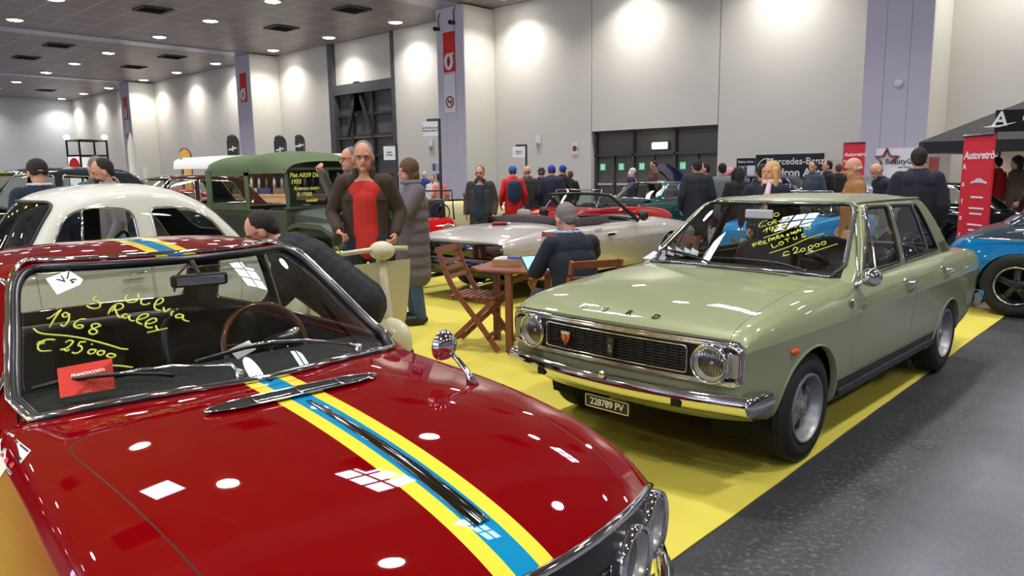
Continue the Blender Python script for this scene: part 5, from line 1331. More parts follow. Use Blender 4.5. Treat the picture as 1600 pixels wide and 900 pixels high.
bc, _ = simple_car('two_tone_saloon', 'sky blue and slate grey fastback car with wide tyres at the right edge', (-.15, 10.0, .0), 0, T2, BG,
    [rpoly([(.62, .99), (-.28, .99), (-.26, 1.34), (.30, 1.38), (.46, 1.33)], [.03, .06, .06, .1, .12], 5), rpoly([(-.42, .99), (-1.16, .99), (-.92, 1.22), (-.70, 1.32), (-.40, 1.345)], [.05, .06, .1, .1, .06], 5)], BLUE, SLATE,
    ws=rpoly([(-.52, .96), (.52, .96), (.46, 1.38), (-.46, 1.38)], [.05, .05, .1, .1], 6), rw=rpoly([(-.36, 1.05), (.36, 1.05), (.30, 1.30), (-.30, 1.30)], .08, 5), arches=((1.28, .30, .37), (-1.25, .30, .37)), wheel=(.335, .20, .205, 'spoke5'), wy=.79, cowl=(.90, -1.35, .56), res=(80, 34),
    doors=(rpoly([(.78, .30), (.80, 1.1), (-.33, 1.1), (-.33, .30)], .02),), split=UPP, rimmat=mat('black wheel', (30, 30, 32), .35), lamps=((.52, .68),))
for s in (1, -1):
    m = MB(); m.lathe([(.205, (.79 + .0) * s), (.20, (.798) * s), (.185, .786 * s), (.180, .76 * s)], (-1.25, 0, .335), 'y', 36); m.build('rim_ring', CHROME, bc, smooth=True)
    m = MB(); m.tube([(x, s * y_, .815) for x, y_ in [(-1.85, .70), (-1.5, .745), (-1, .762), (0, .762), (1, .762), (1.6, .74)]], .009, 6); m.build('side_strip', CHROME, bc, smooth=True)
# silver long convertible, tail towards the camera
SIL = paint('pale silver paint', (188, 184, 182), .35, .4)
JT = dict(x=[-2.36, -2.30, -2.1, -1.7, -1.2, -.6, 0, .5, .9, 1.3, 1.8, 2.2, 2.34, 2.38],
    zb=[.40, .36, .32, .27, .24, .23, .23, .23, .23, .24, .28, .34, .40, .44], wb=[.74, .76, .79, .81, .82, .82, .82, .82, .82, .82, .79, .75, .72, .70],
    wm=[.79, .83, .86, .885, .895, .895, .895, .895, .895, .895, .87, .83, .79, .76], zc=[.62, .62, .63, .64, .65, .65, .65, .65, .65, .65, .64, .62, .60, .60],
    ws=[.74, .77, .79, .80, .80, .80, .80, .80, .80, .80, .78, .74, .70, .68], zs=[.74, .77, .80, .83, .845, .84, .835, .83, .825, .82, .79, .74, .69, .66],
    zt=[.76, .80, .85, .90, .90, .88, .88, .88, .88, .88, .84, .78, .71, .67], bow=[.10, .09, .06, .02, 0, 0, 0, 0, 0, 0, .04, .09, .12, .12])
jc, jbb = simple_car('convertible_car', 'long pale silver convertible with lowered dark hood cover, its tail facing the wooden table', (-6.82, 8.62, .0075), R(90), JT, None, [], SIL, open_top=True, arches=((1.33, .31, .355), (-1.26, .31, .355)), wheel=(.325, .20, .195, 'slot'), wy=.85, cowl=(.78, -1.05, .66), res=(90, 34),
    doors=(rpoly([(.72, .28), (.76, .95), (-.62, .95), (-.58, .28)], .04),), lamps=(), grille=False, bump=False, tail=False, seatcol=mat('grey leather', (150, 146, 138), .5))
m = MB(); m.grid([[(-2.372 + .10 * (y / .79) ** 2 - .006 - .02 * math.sin(PI * (z - .54) / .19), y, z) for z in np.linspace(.54, .73, 6)] for y in np.linspace(-.79, .79, 30)]); tp = m.build('tail_panel', mat('smoked tail panel', (16, 16, 19), .12, coat=1), jc, smooth=True)
for s in (1, -1):
    m = MB(); m.grid([[(-2.372 + .10 * (y / .79) ** 2 - .030 + .01 * abs(z - .63) * 8, s * y, z) for z in (.56, .60, .66, .71)] for y in np.linspace(.38, .76, 10)]); m.build('tail_lamp', mat('dark red lens', (50, 12, 16), .15, coat=1), tp, smooth=True)
bumper('rear_bumper', 2.47, .90, .46, .12, -1, jc, mat('dark steel bumper', (70, 74, 90), .12, 1.0), hh=.06, wrap=.34, th=.09); bumper('front_bumper', 2.45, .90, .46, .12, 1, jc, hh=.06, wrap=.3)
m = MB(); m.grid([[(-2.40 + .1 * (y / .8) ** 2, y, .42), (-2.36, y, .34), (-2.1, y, .27), (-1.5, y, .25)] for y in np.linspace(-.78, .78, 14)]); m.build('rear_valance', mat('grey underbody', (70, 68, 66), .7), jc, smooth=True)
for y in (-.5, .5): m = MB(); m.tube([(-1.9, y, .27), (-2.52, y, .25)], .028, 12); m.tube([(-2.5, y, .25), (-2.522, y, .25)], .033, 12); m.build('exhaust_pipe', CHROME if y < 0 else DCHROME, jc, smooth=True)
m = MB()
for i in range(14):
    pass
rows = []
for y in np.linspace(-.70, .70, 24):
    e = (abs(y) / .70) ** 4; rows.append([(-1.02 + .10 * e, y, .88), (-.98, y, .955 - .03 * e), (-.85, y, .985 - .04 * e), (-.68, y, .965 - .03 * e), (-.58, y, .92), (-.56, y, .82)])
m.grid(rows)
for s in (1, -1): m.grid([[(x, s * .73, .86), (x, s * .70, .95), (x, s * .60, .95), (x, s * .58, .85)] for x in np.linspace(-1.0, -.05, 12)])
m.build('hood_cover', mat('dark brown hood cloth', (58, 48, 50), .95, bump=.3, bscale=20), jc, smooth=True)
for y in (-.36, .36):
    m = MB()
    n_ = 10; rr = [[(-.62 + .05 * math.cos(p) * math.cos(t), y + .15 * math.copysign(abs(math.cos(t)) ** .5, math.cos(t)) * math.sin(p) if False else y + .14 * math.sin(p) * max(.0, math.cos(t)) ** .4, .965 + .085 * math.sin(t)) for p in np.linspace(-PI, PI, 15)] for t in np.linspace(-PI / 2, PI / 2, 9)]
    m.grid(rr); m.build('headrest', mat('grey leather'), jc, smooth=True)
# framed windscreen with thick black surround
wsn = 17; base = [(.80 - .10 * (y / .66) ** 2, y, .885 - .02 * (y / .66) ** 2) for y in np.linspace(-.68, .68, wsn)]; topn = [(.26 - .08 * (y / .56) ** 2, y, 1.245 - .015 * (y / .56) ** 2) for y in np.linspace(-.56, .56, wsn)]
m = MB(); m.grid([[a, tuple((np.array(a) + b) / 2 + np.array([.012, 0, .008])), b] for a, b in zip(base, topn)]); jw = m.build('windscreen', glass('green tinted glass', (.72, .84, .78), 1.2), jc, smooth=True)
m = MB(); m.tube([base[0]] + topn + [base[-1]], [.030] + [.022] * wsn + [.030], 8); m.tube(base, .014, 6); m.build('screen_frame', BLACK, jw, smooth=True)
m = MB(); m.tube([(p[0] + .022, p[1] * 1.02, p[2] + .008) for p in [base[0]] + topn + [base[-1]]], .006, 6); m.build('screen_trim', CHROME, jw, smooth=True)
for s in (1, -1):
    m = MB(); m.tube([(.52, s * .80, .84), (.50, s * .86, .90)], .014, 8); jm = m.build('door_mirror', BLACK, jc, smooth=True); q = MB(); q.lathe([(.001, -.05), (.05, -.04), (.075, 0), (.078, .03), (.07, .035), (.001, .03)], (.47, s * .93, .94), 'x', 16, M=None); q.build('mirror_head', BLACK, jm, smooth=True)
m = MB(); m.box((-.25, -.905, .72), (.15, .02, .035)); m.build('door_handle_plate', BLACK, jc, bevel=.005)
bx = empty('boot_brush', (0, 0, 0), 0, 'red handled white tipped duster lying on the boot of the silver convertible', 'brush')
pb = on_z(778, 349, .925); 
m = MB(); m.lathe([(.001, 0), (.022, .004), (.024, .02), (.024, .19), (.018, .20), (.001, .2)], (0, 0, 0), 'x', 14); m.build('handle', mat('maroon handle', (128, 30, 34), .4), bx, smooth=True)
m = MB(); m.lathe([(.018, .20), (.016, .225), (.006, .25), (.001, .255)], (0, 0, 0), 'x', 12); m.build('tip', mat('white plastic', (220, 220, 215), .5), bx, smooth=True)
hh_, _n = cast(jbb, 'z', (-1.70, -.05), 1); bx.location = Matrix.Translation((-6.82, 8.62, .0075)) @ Matrix.Rotation(R(90), 4, 'Z') @ (hh_ + Vector((0, 0, .026))); bx.rotation_euler = (0, 0, R(40))
# boxier sixties body used for the cars further back
def scaled(t, sx=1, sy=1, sz=1, dz=0):
    o = {}
    for k, v in t.items():
        f = sx if k in ('x', 'bow') else sy if k in ('wb', 'wm', 'ws') else sz
        o[k] = [q * f + (dz if k in ('zb', 'zc', 'zs', 'zt') else 0) for q in v]
    return o
CS = [rpoly([(.46, .94), (-.30, .94), (-.34, 1.30), (.06, 1.31)], .03, 3), rpoly([(-.39, .94), (-1.26, .945), (-1.06, 1.27), (-.44, 1.30)], .03, 3)]
FS = [rpoly([(.34, .91), (-.50, .915), (-.50, 1.22), (-.02, 1.22)], .03, 3), rpoly([(-.57, .91), (-1.2, .90), (-.92, 1.22), (-.56, 1.225)], .04, 3)]
TEAL = paint('dark teal green paint', (8, 74, 76), .35)
RED2 = paint('bright red paint', (176, 14, 18), .4)
def sixties(name, label, loc, rz, col, group=None, **k):
    return simple_car(name, label, loc, rz, CT, CG, CS, col, ws=cws, rw=crw, arches=((1.245, .29, .34), (-1.245, .27, .32)), wheel=(.30, .16, .18, 'cap'), wy=.77, cowl=(.74, -1.6, .62), res=(50, 24), doors=(rpoly([(.66, .36), (.66, 1.0), (-.34, 1.0), (-.34, .36)], .04), rpoly([(-.35, .36), (-.35, 1.0), (-1.2, 1.0), (-.9, .36)], .05)), lamps=((.60, .655), (.42, .655)), lr=.075, gz=(.58, .72, .3), group=group, **k)
def coupe(name, label, loc, rz, col, group=None, **k):
    return simple_car(name, label, loc, rz, FT, FG, FS, col, ws=ws_poly, rw=rw_poly, arches=((1.165, .30, .335), (-1.165, .30, .335)), wheel=(.295, .16, .18, 'slot'), wy=.735, cowl=(.78, -1.4, .60), res=(50, 24), doors=(rpoly([(.5, .3), (.56, .95), (-.62, .95), (-.62, .36)], .03),), lamps=((.56, .64),), gz=(.5, .64, .28), group=group, **k)
p = at_d(998, 300, 18.3); coupe('teal_coupe', 'dark teal green coupe with chrome windscreen frame beyond the silver convertible', (p.x, p.y + .3, 0), R(-90), TEAL, seatcol=mat('tan seat', (110, 84, 66), .6))
q = at_d(1000, 300, 16.2)
def roadster(name, label, loc, rz, col, tab=None, group=None, sc_=1.0, **k):
    t = tab or FT
    r, bb = simple_car(name, label, loc, rz, t, None, [], col, open_top=True, arches=((1.165, .30, .335), (-1.165, .30, .335)), wheel=(.295, .16, .18, 'cap'), wy=.735, cowl=(.70, -.95, .58), res=(50, 24), doors=(rpoly([(.5, .3), (.56, .95), (-.52, .95), (-.52, .36)], .03),), lamps=((.56, .66),), gz=(.48, .62, .28), group=group, **k)
    b = [(.72 - .12 * (y / .6) ** 2, y, .90) for y in np.linspace(-.6, .6, 11)]; tp_ = [(.40 - .08 * (y / .52) ** 2, y, 1.235) for y in np.linspace(-.52, .52, 11)]
    m = MB(); m.grid([[a, c] for a, c in zip(b, tp_)]); w = m.build('windscreen', GLASS, r, smooth=True); m = MB(); m.tube([b[0]] + tp_ + [b[-1]] + b[::-1][1:-1], .012, 6, closed=True); m.build('screen_frame', CHROME, w, smooth=True)
    m = MB(); m.grid([[(-.95, y, .90), (-1.05, y, .98), (-1.22, y, .99), (-1.34, y, .93)] for y in np.linspace(-.56, .56, 8)]); m.build('folded_hood', mat('dark cloth', (30, 28, 30), .95), r, smooth=True)
    return r
p = at_d(872, 310, 14.0); roadster('red_roadster', 'bright red open sports car with chrome windscreen beyond the silver convertible', (-8.72, 11.6, 0), R(-90), RED2)
p = at_d(1085, 330, 15.8); roadster('red_spider', 'red open sports car seen through and beside the windscreen of the green saloon', (-7.12, 16.2, 0), R(-90), RED2)
roadster('blue_roadster', 'light blue open car seen through the windows of the green saloon', (-4.62, 11.75, 0), R(-90), paint('light blue paint', (40, 140, 210), .4), tab=scaled(FT, 1, .92, .96))
p = on_z(715, 345, .25); roadster('cream_beach_car', 'pale cream open car standing beyond the small red buggy', (-13.6, 12.9, 0), R(43), paint('cream yellow paint', (218, 214, 160), .4))
SLV = paint('grey silver paint', (136, 140, 146), .3, .6); NAVY = paint('navy paint', (18, 26, 56), .35); DGREY = paint('dark grey paint', (46, 52, 62), .35); MAROON = paint('maroon brown paint', (74, 44, 40), .35); BLK = paint('black paint', (16, 17, 20), .3)
def far(kind, u, D, rz, name, label, col, **k):
    p = at_d(u, 300, D); return kind(name, label, (p.x, p.y, 0), R(rz), col, **k)
def at(kind, x, y, rz, name, label, col, **k): return kind(name, label, (x, y, .0075 if y < 9 else 0), R(rz), col, **k)
at(sixties, -7.1, 19.25, 180, 'silver_saloon', 'grey silver saloon in front of the black banner with the star', SLV)
at(sixties, -10.0, 21.0, 180, 'navy_saloon', 'dark navy saloon behind the blonde woman and the dark haired woman', NAVY)
at(coupe, -4.0, 14.62, 180, 'black_coupe', 'black coupe behind the roof of the green saloon, near the bald bending man', BLK)
at(sixties, -12.2, 22.9, 180, 'navy_bonnet_car', 'dark navy car with its bonnet raised in front of the wide dark doors', NAVY)
de, _ = at(sixties, -11.3, 2.75, -92, 'dark_estate_car', 'tall dark grey blue car at the left edge behind the man in a beanie', DGREY); de.scale = (1, 1.05, 1.24)
at(sixties, -13.7, 5.6, -90, 'maroon_saloon', 'maroon brown car left of the green canvas jeep, lamps reflected in its windows', MAROON)[0].scale = (1, 1, 1.16)
at(coupe, -17.0, 6.6, -90, 'far_red_coupe', 'small red coupe far back, left of the maroon brown car', RED2)
# raised bonnet of the navy car
bn = at_d(1045, 262, 19.6); m = MB(); m.grid([[(0, y, 0), (-.5, y, .45 + .03), (-1.05, y, .80)] for y in np.linspace(-.6, .6, 6)]); m.grid([[(0.02, y, -.03), (-.5, y, .42), (-1.03, y, .77)] for y in np.linspace(-.6, .6, 6)])
nv = [o_ for o_ in bpy.data.objects if o_.name.startswith('navy_bonnet_car') and o_.parent is None][0]
rb = m.build('raised_bonnet', NAVY, nv, smooth=True); rb.location = (.95, 0, .97); rb.rotation_euler = (0, 0, PI)
# military jeep with green canvas top
OD = mat('olive drab paint', (74, 82, 72), .45, coat=.3); CANV = mat('green canvas', (86, 104, 72), .9, bump=.2, bscale=30, vary=.08)
JX = Matrix.Translation((-9.9, 6.27, .0)); jp = empty('canvas_top_jeep', (-9.9, 6.27, .0075), 0, 'olive military jeep with green canvas top and yellow writing on its windscreen', 'car')
def jl(mb, nm, m_, par=jp, **k): return mb.build(nm, m_, par, **k)
m = MB(); m.prism([(-1.85, -.74, .45), (-1.85, -.74, 1.08), (.45, -.74, 1.08), (.45, -.74, .45)], (0, .04, 0)); m.prism([(-1.85, .70, .45), (-1.85, .70, 1.08), (.45, .70, 1.08), (.45, .70, .45)], (0, .04, 0)); m.box((-1.83, 0, .76), (.04, 1.48, .64)); m.box((.47, 0, .8), (.04, 1.48, .66)); m.box((-.7, 0, .47), (2.3, 1.44, .05)); jl(m, 'body_tub', OD, bevel=.01)
rows = []
for t in np.linspace(0, 1, 12):
    x = .49 + 1.0 * t; w = .62 - .14 * t; h = 1.10 - .10 * t ** 1.5; rows.append([(x, -w, .72), (x, -w, h - .07), (x, -w * .9, h - .02), (x, -w * .5, h), (x, 0, h + .012), (x, w * .5, h), (x, w * .9, h - .02), (x, w, h - .07), (x, w, .72)])
m = MB(); m.grid(rows); m.add(rows[-1], [tuple(range(9))]); hb_ = jl(m, 'bonnet', OD, smooth='auto')
m = MB(); 
for k in range(8): m.box((1.505, -.28 + .08 * k, .84), (.02, .03, .22))
m.build('grille_slots', DARK, hb_)
m = MB()
for s in (1, -1):
    m.prism([(.46, s * .50, .93), (1.62, s * .46, .86), (1.66, s * .46, .70), (1.68, s * .78, .68), (1.60, s * .80, .84), (.80, s * .80, .92), (.46, s * .76, .84)], (0, 0, .03))
jl(m, 'front_wing', OD) if False else None
for s in (1, -1):
    m = MB(); rows = [[(.46, s * y, .62), (.60, s * y, .88), (.80, s * y, .93), (1.40, s * y, .92), (1.62, s * y, .84), (1.70, s * y, .62)] for y in (.46, .78)]; m.grid(rows); rows = [[(x, s * .78, z), (x, s * .785, z - .06)] for x, z in ((.46, .62), (.6, .88), (.8, .93), (1.4, .92), (1.62, .84), (1.7, .62))]; m.grid(rows); jl(m, 'front_wing', OD, smooth='auto')
    lamp_parts(jp, (1.60, s * .56, .80), (1, 0, 0), .085, rimmat=OD)
    for cx in (1.07, -1.20): make_wheel(jp, cx, .77, s, .37, .19, .20, 'steel', rimmat=OD)
m = MB(); m.box((1.80, 0, .50), (.08, 1.5, .14)); m.box((1.5, .45, .47), (.6, .08, .08)); m.box((1.5, -.45, .47), (.6, .08, .08)); jb_ = jl(m, 'front_bumper', DARK, bevel=.01)
m = MB(); m.box((1.86, .52, .60), (.012, .30, .09)); pj = m.build('number_plate', mat('plate pale', (206, 206, 198), .5), jb_); T = place(text_mb('EI 757 BB', .06, .0008, 0, .0006), (1.868, .52, .60), (0, 1, 0), (0, 0, 1)); T.build('plate_lettering', BLACK, pj)
m = MB(); m.box((1.86, .50, .595), (.02, .55, .28)); lab(m.build('black_panel', mat('black sheet', (18, 18, 20), .5), jb_), None) if False else None
m = MB(); wz0, wz1 = 1.10, 1.66
for a, b in (((.50, -.70, wz0), (.40, -.66, wz1)), ((.50, .70, wz0), (.40, .66, wz1)), ((.50, 0, wz0), (.40, 0, wz1)), ((.50, -.70, wz0 + .02), (.50, .70, wz0 + .02)), ((.40, -.66, wz1), (.40, .66, wz1))): m.bar(a, b, .05, .035)
jf = jl(m, 'windscreen_frame', OD)
jgl = []
for a, b in ((-.68, -.02), (.02, .68)):
    m = MB(); m.add([(.495, a, wz0 + .04), (.495, b, wz0 + .04), (.41, b * .96, wz1 - .02), (.41, a * .96, wz1 - .02)], [(0, 1, 2, 3)]); jgl.append(m.build('windscreen_pane', glass('dark glass', (.35, .38, .42), 1.2), jf))
def jt(txt, y, z, size, sh=.25): t = place(text_mb(txt, size, .0035, sh, .001, align='LEFT'), (.505 - (z - 1.14) * .165 + .006, y, z), (0, 1, 0), (-.165, 0, 1)); return t
T = jt('Fiat AR59 Diesel', -.62, 1.57, .085)
for tx, y, z, s_ in (('1955', -.62, 1.48, .085), ('Restauro totale', -.58, 1.385, .065), ('€ 19500', -.55, 1.30, .07), ('trattabili', -.42, 1.215, .055)): q = jt(tx, y, z, s_); T.add(q.v, q.f)
lab(T.build('marker_writing', YMARK, jf), 'yellow handwriting')
def canvas_row(x, zt_, w, drop, sag=0.0): return [(x, -w, drop), (x, -w * 1.0, zt_ - .17), (x, -w * .93, zt_ - .07), (x, -w * .72, zt_ - .02), (x, -w * .35, zt_ + .005), (x, 0, zt_ + .012), (x, w * .35, zt_ + .005), (x, w * .72, zt_ - .02), (x, w * .93, zt_ - .07), (x, w, zt_ - .17), (x, w, drop)]
rows = [canvas_row(.46, 1.76, .70, 1.60), canvas_row(.30, 1.82, .71, 1.60), canvas_row(.05, 1.89, .72, 1.60), canvas_row(-.25, 1.93, .73, 1.60), canvas_row(-.55, 1.90, .73, 1.60), canvas_row(-.8, 1.88, .74, 1.60), canvas_row(-1.2, 1.90, .74, 1.60), canvas_row(-1.6, 1.89, .74, 1.60), canvas_row(-1.84, 1.84, .73, 1.58)]
rs = bsurf([[list(q) for q in r] for r in rows], 30, 40); m = MB(); m.grid(rs); 
cvt = jl(m, 'canvas_top', CANV, smooth=True)
for s in (1, -1):
    m = MB(); m.prism([(-.62, s * .745, 1.06), (-.62, s * .745, 1.62), (-.50, s * .745, 1.62), (-.50, s * .745, 1.06)], (0, -s * .012, 0)); m.prism([(-1.86, s * .745, 1.06), (-1.86, s * .745, 1.66), (-1.66, s * .745, 1.66), (-1.66, s * .745, 1.06)], (0, -s * .012, 0)); m.prism([(-1.68, s * .745, 1.06), (-1.68, s * .745, 1.15), (-.6, s * .745, 1.15), (-.6, s * .745, 1.06)], (0, -s * .012, 0)); m.prism([(-1.68, s * .745, 1.57), (-1.68, s * .745, 1.66), (-.5, s * .745, 1.66), (-.5, s * .745, 1.57)], (0, -s * .012, 0)); m.build('side_curtain', CANV, cvt)
    m = MB(); m.add([(-1.68, s * .742, 1.14), (-.6, s * .742, 1.14), (-.6, s * .742, 1.58), (-1.68, s * .742, 1.58)], [(0, 1, 2, 3)]); m.build('curtain_window', glass('clear curtain', (.7, .72, .7)), cvt)
m = MB(); m.tube([(-1.86, y, 1.70 + .05 * math.cos(y * 2)) for y in np.linspace(-.66, .66, 9)], .045, 8); m.build('rolled_rear_curtain', CANV, cvt, smooth=True)
for y in (-.34, .34): seat_mesh(.45, .45, .45, .1, .15).build('front_seat', CANV, jp, smooth=True, loc=(-.2, y, .55))
sub_rim(jp, .18, .34, 1.12, .2, R(-30), BLACK, BLACK)
# red open buggy with upright black seats, seen behind the silver convertible
rg = empty('red_buggy', (0, 0, 0), 0, 'small red open buggy with black upright seats and thin windscreen bars', 'car')
m = MB(); bs_ = bsurf([[(x, y, z) for y, z in ((-w, .30), (-w * 1.03, .5), (-w, h), (-w * .85, h + .02), (-w * .84, h - .1))] for x, w, h in ((-1.1, .45, .62), (-.8, .58, .72), (-.2, .62, .70), (.3, .60, .72), (.8, .5, .74), (1.2, .4, .66), (1.4, .3, .55))], 24, 12)
for s in (1, -1): q = bs_.copy(); q[:, :, 1] *= s; m.grid(q)
m.box((0, 0, .32), (2.0, 1.1, .05)); m.grid([[(.55, y, .72), (.9, y, .78), (1.2, y, .70), (1.42, y, .5), (1.44, y, .32)] for y in np.linspace(-.42, .42, 6)]); m.grid([[(-.75, y, .70), (-1.0, y, .68), (-1.14, y, .5), (-1.14, y, .32)] for y in np.linspace(-.5, .5, 6)])
m.build('body', paint('bright red paint', (0, 0, 0)), rg, smooth=True)
for s in (1, -1):
    for cx in (1.0, -.8): make_wheel(rg, cx, .72, s, .29, .16, .17, 'cap')
for y in (-.28, .28): seat_mesh(.42, .42, .6, .12, .12).build('seat', VINYL, rg, smooth=True, loc=(-.25, y, .38))
m = MB(); m.tube([(.55, -.52, .72), (.45, -.50, 1.25), (.45, .50, 1.25), (.55, .52, .72)], .015, 6); m.tube([(.55, -.2, .75), (.95, -.35, .85)], .01, 6); m.build('windscreen_bars', BLACK, rg, smooth=True)
for s in (1, -1): lamp_parts(rg, (1.38, s * .3, .62), (1, 0, 0), .08)
sub_rim(rg, .3, .28, .85, .19, R(-30), BLACK, BLACK)
p = at_d(716, 330, 14.3); rg.location = (p.x - .5, p.y - .45, .0075); rg.rotation_euler = (0, 0, R(-35))
# ------------------------------------------------------------ wooden table and folding chairs
WOODF = mat('oiled hardwood', (128, 72, 50), .5, vary=.18, vscale=9)
def folding_chair():
    r = empty('folding_chair', (0, 0, 0)); W2 = .205
    # local: +x is the front of the seat, z up; a leg runs from back top to front foot, the other from seat rear to back foot
    for s in (1, -1):
        y = s * W2; m = MB(); path = bcurve([(-.30, y, .90), (-.27, y, .78), (-.20, y, .60), (-.10, y, .46), (.05, y, .28), (.16, y, .14), (.26, y, 0)], 14)
        for a, b in zip(path[:-1], path[1:]): m.bar(a - (b - a) * .06, b + (b - a) * .06, .022, .045, (1, 0, .6))
        m.build('side_rail', WOODF, r)
        m = MB(); m.bar((.22, s * (W2 - .03), .44), (-.26, s * (W2 - .03), 0), .022, .042, (1, 0, .6)); m.build('leg', WOODF, r)
        m = MB(); m.bar((.22, s * (W2 - .055), .44), (-.19, s * (W2 - .055), .445), .02, .035); m.build('seat_rail', WOODF, r)
    for k in range(7): m = MB(); m.box((.20 - .066 * k, 0, .462), (.052, .40, .016)); m.build('seat_slat', WOODF, r, bevel=.003)
    bk = bcurve([(-.30, 0, .90), (-.27, 0, .78), (-.20, 0, .60), (-.10, 0, .46), (.05, 0, .28)], 30)
    for z, h in ((.865, .06), (.775, .04), (.70, .04), (.63, .04)):
        i = int(np.argmin(abs(bk[:, 2] - z))); t = bk[i - 1] - bk[min(i + 1, 29)]; t /= np.linalg.norm(t); m = MB(); m.bar((bk[i][0], -W2, bk[i][2]), (bk[i][0], W2, bk[i][2]), h, .014, tuple(np.cross((0, 1, 0), t))); m.build('back_slat', WOODF, r, bevel=.003)
    m = MB(); m.bar((-.19, -W2, .065), (-.19, W2, .065), .02, .035); m.build('stretcher', WOODF, r)
    m = MB(); m.bar((.17, -W2, .125), (.17, W2, .125), .035, .02); m.build('stretcher', WOODF, r)
    m = MB(); m.tube([(.02, -W2 - .013, .255), (.02, W2 + .013, .255)], .006, 8); m.build('pivot_bolt', DCHROME, r)
    return r
fc = folding_chair(); GRP = 'folding chairs around the wooden table'
def seat_at(o, x, y, rz, label): o.location = (x, y, .029); o.rotation_euler = (0, 0, R(rz)); tag(o, label, 'chair', GRP)
seat_at(fc, -4.80, 4.72, 22, 'empty wooden folding chair nearest the camera, left of the table')
def copyc(): return copy_tree(fc)
seat_at(copyc(), -4.98, 5.98, -70, 'empty wooden folding chair beyond the table with a cloth on its back')
seat_at(copyc(), -3.55, 4.57, 156, 'wooden folding chair on which the grey haired man sits')
seat_at(copyc(), -3.92, 6.35, -110, 'wooden folding chair half hidden behind the windscreen of the green saloon')
tb = empty('wooden_table', (-4.50, 5.02, .0075), R(18), 'octagonal dark wooden folding table with papers between the silver convertible and the green saloon', 'table')
m = MB(); q = rpoly([(-.45, -.36), (.45, -.36), (.45, .36), (-.45, .36)], .16, 1)
m.prism([(a, b, .712) for a, b in q], (0, 0, .022)); m.build('table_top', WOODF, tb, bevel=.004)
for x, y in ((-.02, -.31), (.34, .1), (-.34, .1), (.1, .31)): m = MB(); m.box((x, y, .355), (.06, .045, .71)); m.build('leg', WOODF, tb, bevel=.003)
m = MB(); m.box((-.0, 0, .68), (.7, .04, .05)); m.box((0, 0, .64), (.04, .6, .05)); m.build('rail', WOODF, tb)
m = MB(); m.box((.04, 0, .16), (.04, .6, .04)); m.build('stretcher', WOODF, tb)
def onto(nm, label, cat, mb, m_, u, v, z, rz=0, **k):
    p = on_z(u, v, z); o = mb.build(nm, m_, None, loc=(p.x, p.y, p.z), rz=R(rz), **k); return tag(o, label, cat)
ZT = .743
m = MB(); m.box((0, 0, .03), (.26, .12, .06)); m.box((0, 0, .03), (.2, .06, .062)); bxo = onto('card_box', 'shallow brown cardboard box of white leaflets on the wooden table', 'box', m, mat('cardboard', (176, 140, 96), .8), 793, 415, ZT, 35)
m = MB(); m.box((0, 0, .066), (.22, .09, .012)); m.box((.02, 0, .076), (.2, .085, .008)); m.build('leaflets', WHITE, bxo)
m = MB(); m.box((0, 0, .012), (.14, .06, .024)); onto('blue_packet', 'small blue and white packet on the leaflets of the cardboard box', 'packet', m, mat('packet blue', (70, 96, 176), .5), 806, 405, ZT + .08, 20)
m = MB(); m.box((0, 0, .003), (.21, .297, .006)); onto('paper_stack', 'white sheets of paper lying on the wooden table beside the tablet', 'paper', m, WHITE, 852, 412, ZT, 50)
m = MB()
rows = [[(x, y, .02 * math.sin(x * 20) - (.25 if k == 0 else .25 if k == 4 else 0)) for k, x in enumerate((-.03, -.028, 0, .028, .03))] for y in np.linspace(-.07, .07, 6)]
m.grid(rows); o_ = m.build('draped_cloth', mat('pink cloth', (176, 130, 118), .9), None, smooth=True, loc=(-4.80, 5.72, .93), rz=R(-70)); tag(o_, 'pinkish cloth hung over the back of the far folding chair', 'cloth')
# ------------------------------------------------------------ scooter behind the red coupe
VES = paint('scooter cream paint', (206, 202, 176), .4); vs = empty('cream_scooter', (-5.08, 3.34, .0085), R(177), 'cream scooter standing behind the bending man, front wheel towards the folding chair', 'scooter')
# local +x is the tail side seen at right (rear), wheel radius .22
def ell(c, r, M=None, e=1.0, n=14, k=20):
    rows = []
    for i in range(n + 1):
        t = -PI / 2 + PI * i / n; row = []
        for j in range(k + 1):
            p = -PI + 2 * PI * j / k; f = lambda v: math.copysign(abs(v) ** e, v); q = Vector((r[0] * f(math.cos(t)) * f(math.cos(p)), r[1] * f(math.cos(t)) * f(math.sin(p)), r[2] * f(math.sin(t))))
            if M: q = M @ q
            row.append(tuple(q + Vector(c)))
        rows.append(row)
    return rows
bsv = bsurf([[(x, -w, z0), (x, -w * 1.05, (z0 + z1) / 2), (x, -w * .8, z1 - .02), (x, 0, z1), (x, w * .8, z1 - .02), (x, w * 1.05, (z0 + z1) / 2), (x, w, z0)] for x, w, z0, z1 in ((-.25, .10, .30, .50), (-.1, .16, .30, .62), (.15, .18, .32, .70), (.45, .17, .30, .66), (.70, .13, .26, .52), (.85, .08, .24, .38), (.90, .02, .24, .28))], 26, 22)
m = MB(); m.grid(bsv); m.build('rear_body', VES, vs, smooth=True)
for s in (1, -1): m = MB(); m.grid(ell((.42, s * .20, .44), (.38, .10, .19), Matrix.Rotation(R(14), 3, 'Y'), .9)); m.build('side_cowl', VES, vs, smooth=True)
m = MB(); m.grid(bsurf([[(-.75 + .10 * t, y, z) for y in (-.24, -.18, 0, .18, .24)] for t, z in ((0, .95), (.1, .80), (.6, .50), (1.6, .32), (4.5, .26), (5.8, .27))], 20, 14)); m.build('leg_shield', VES, vs, smooth=True)
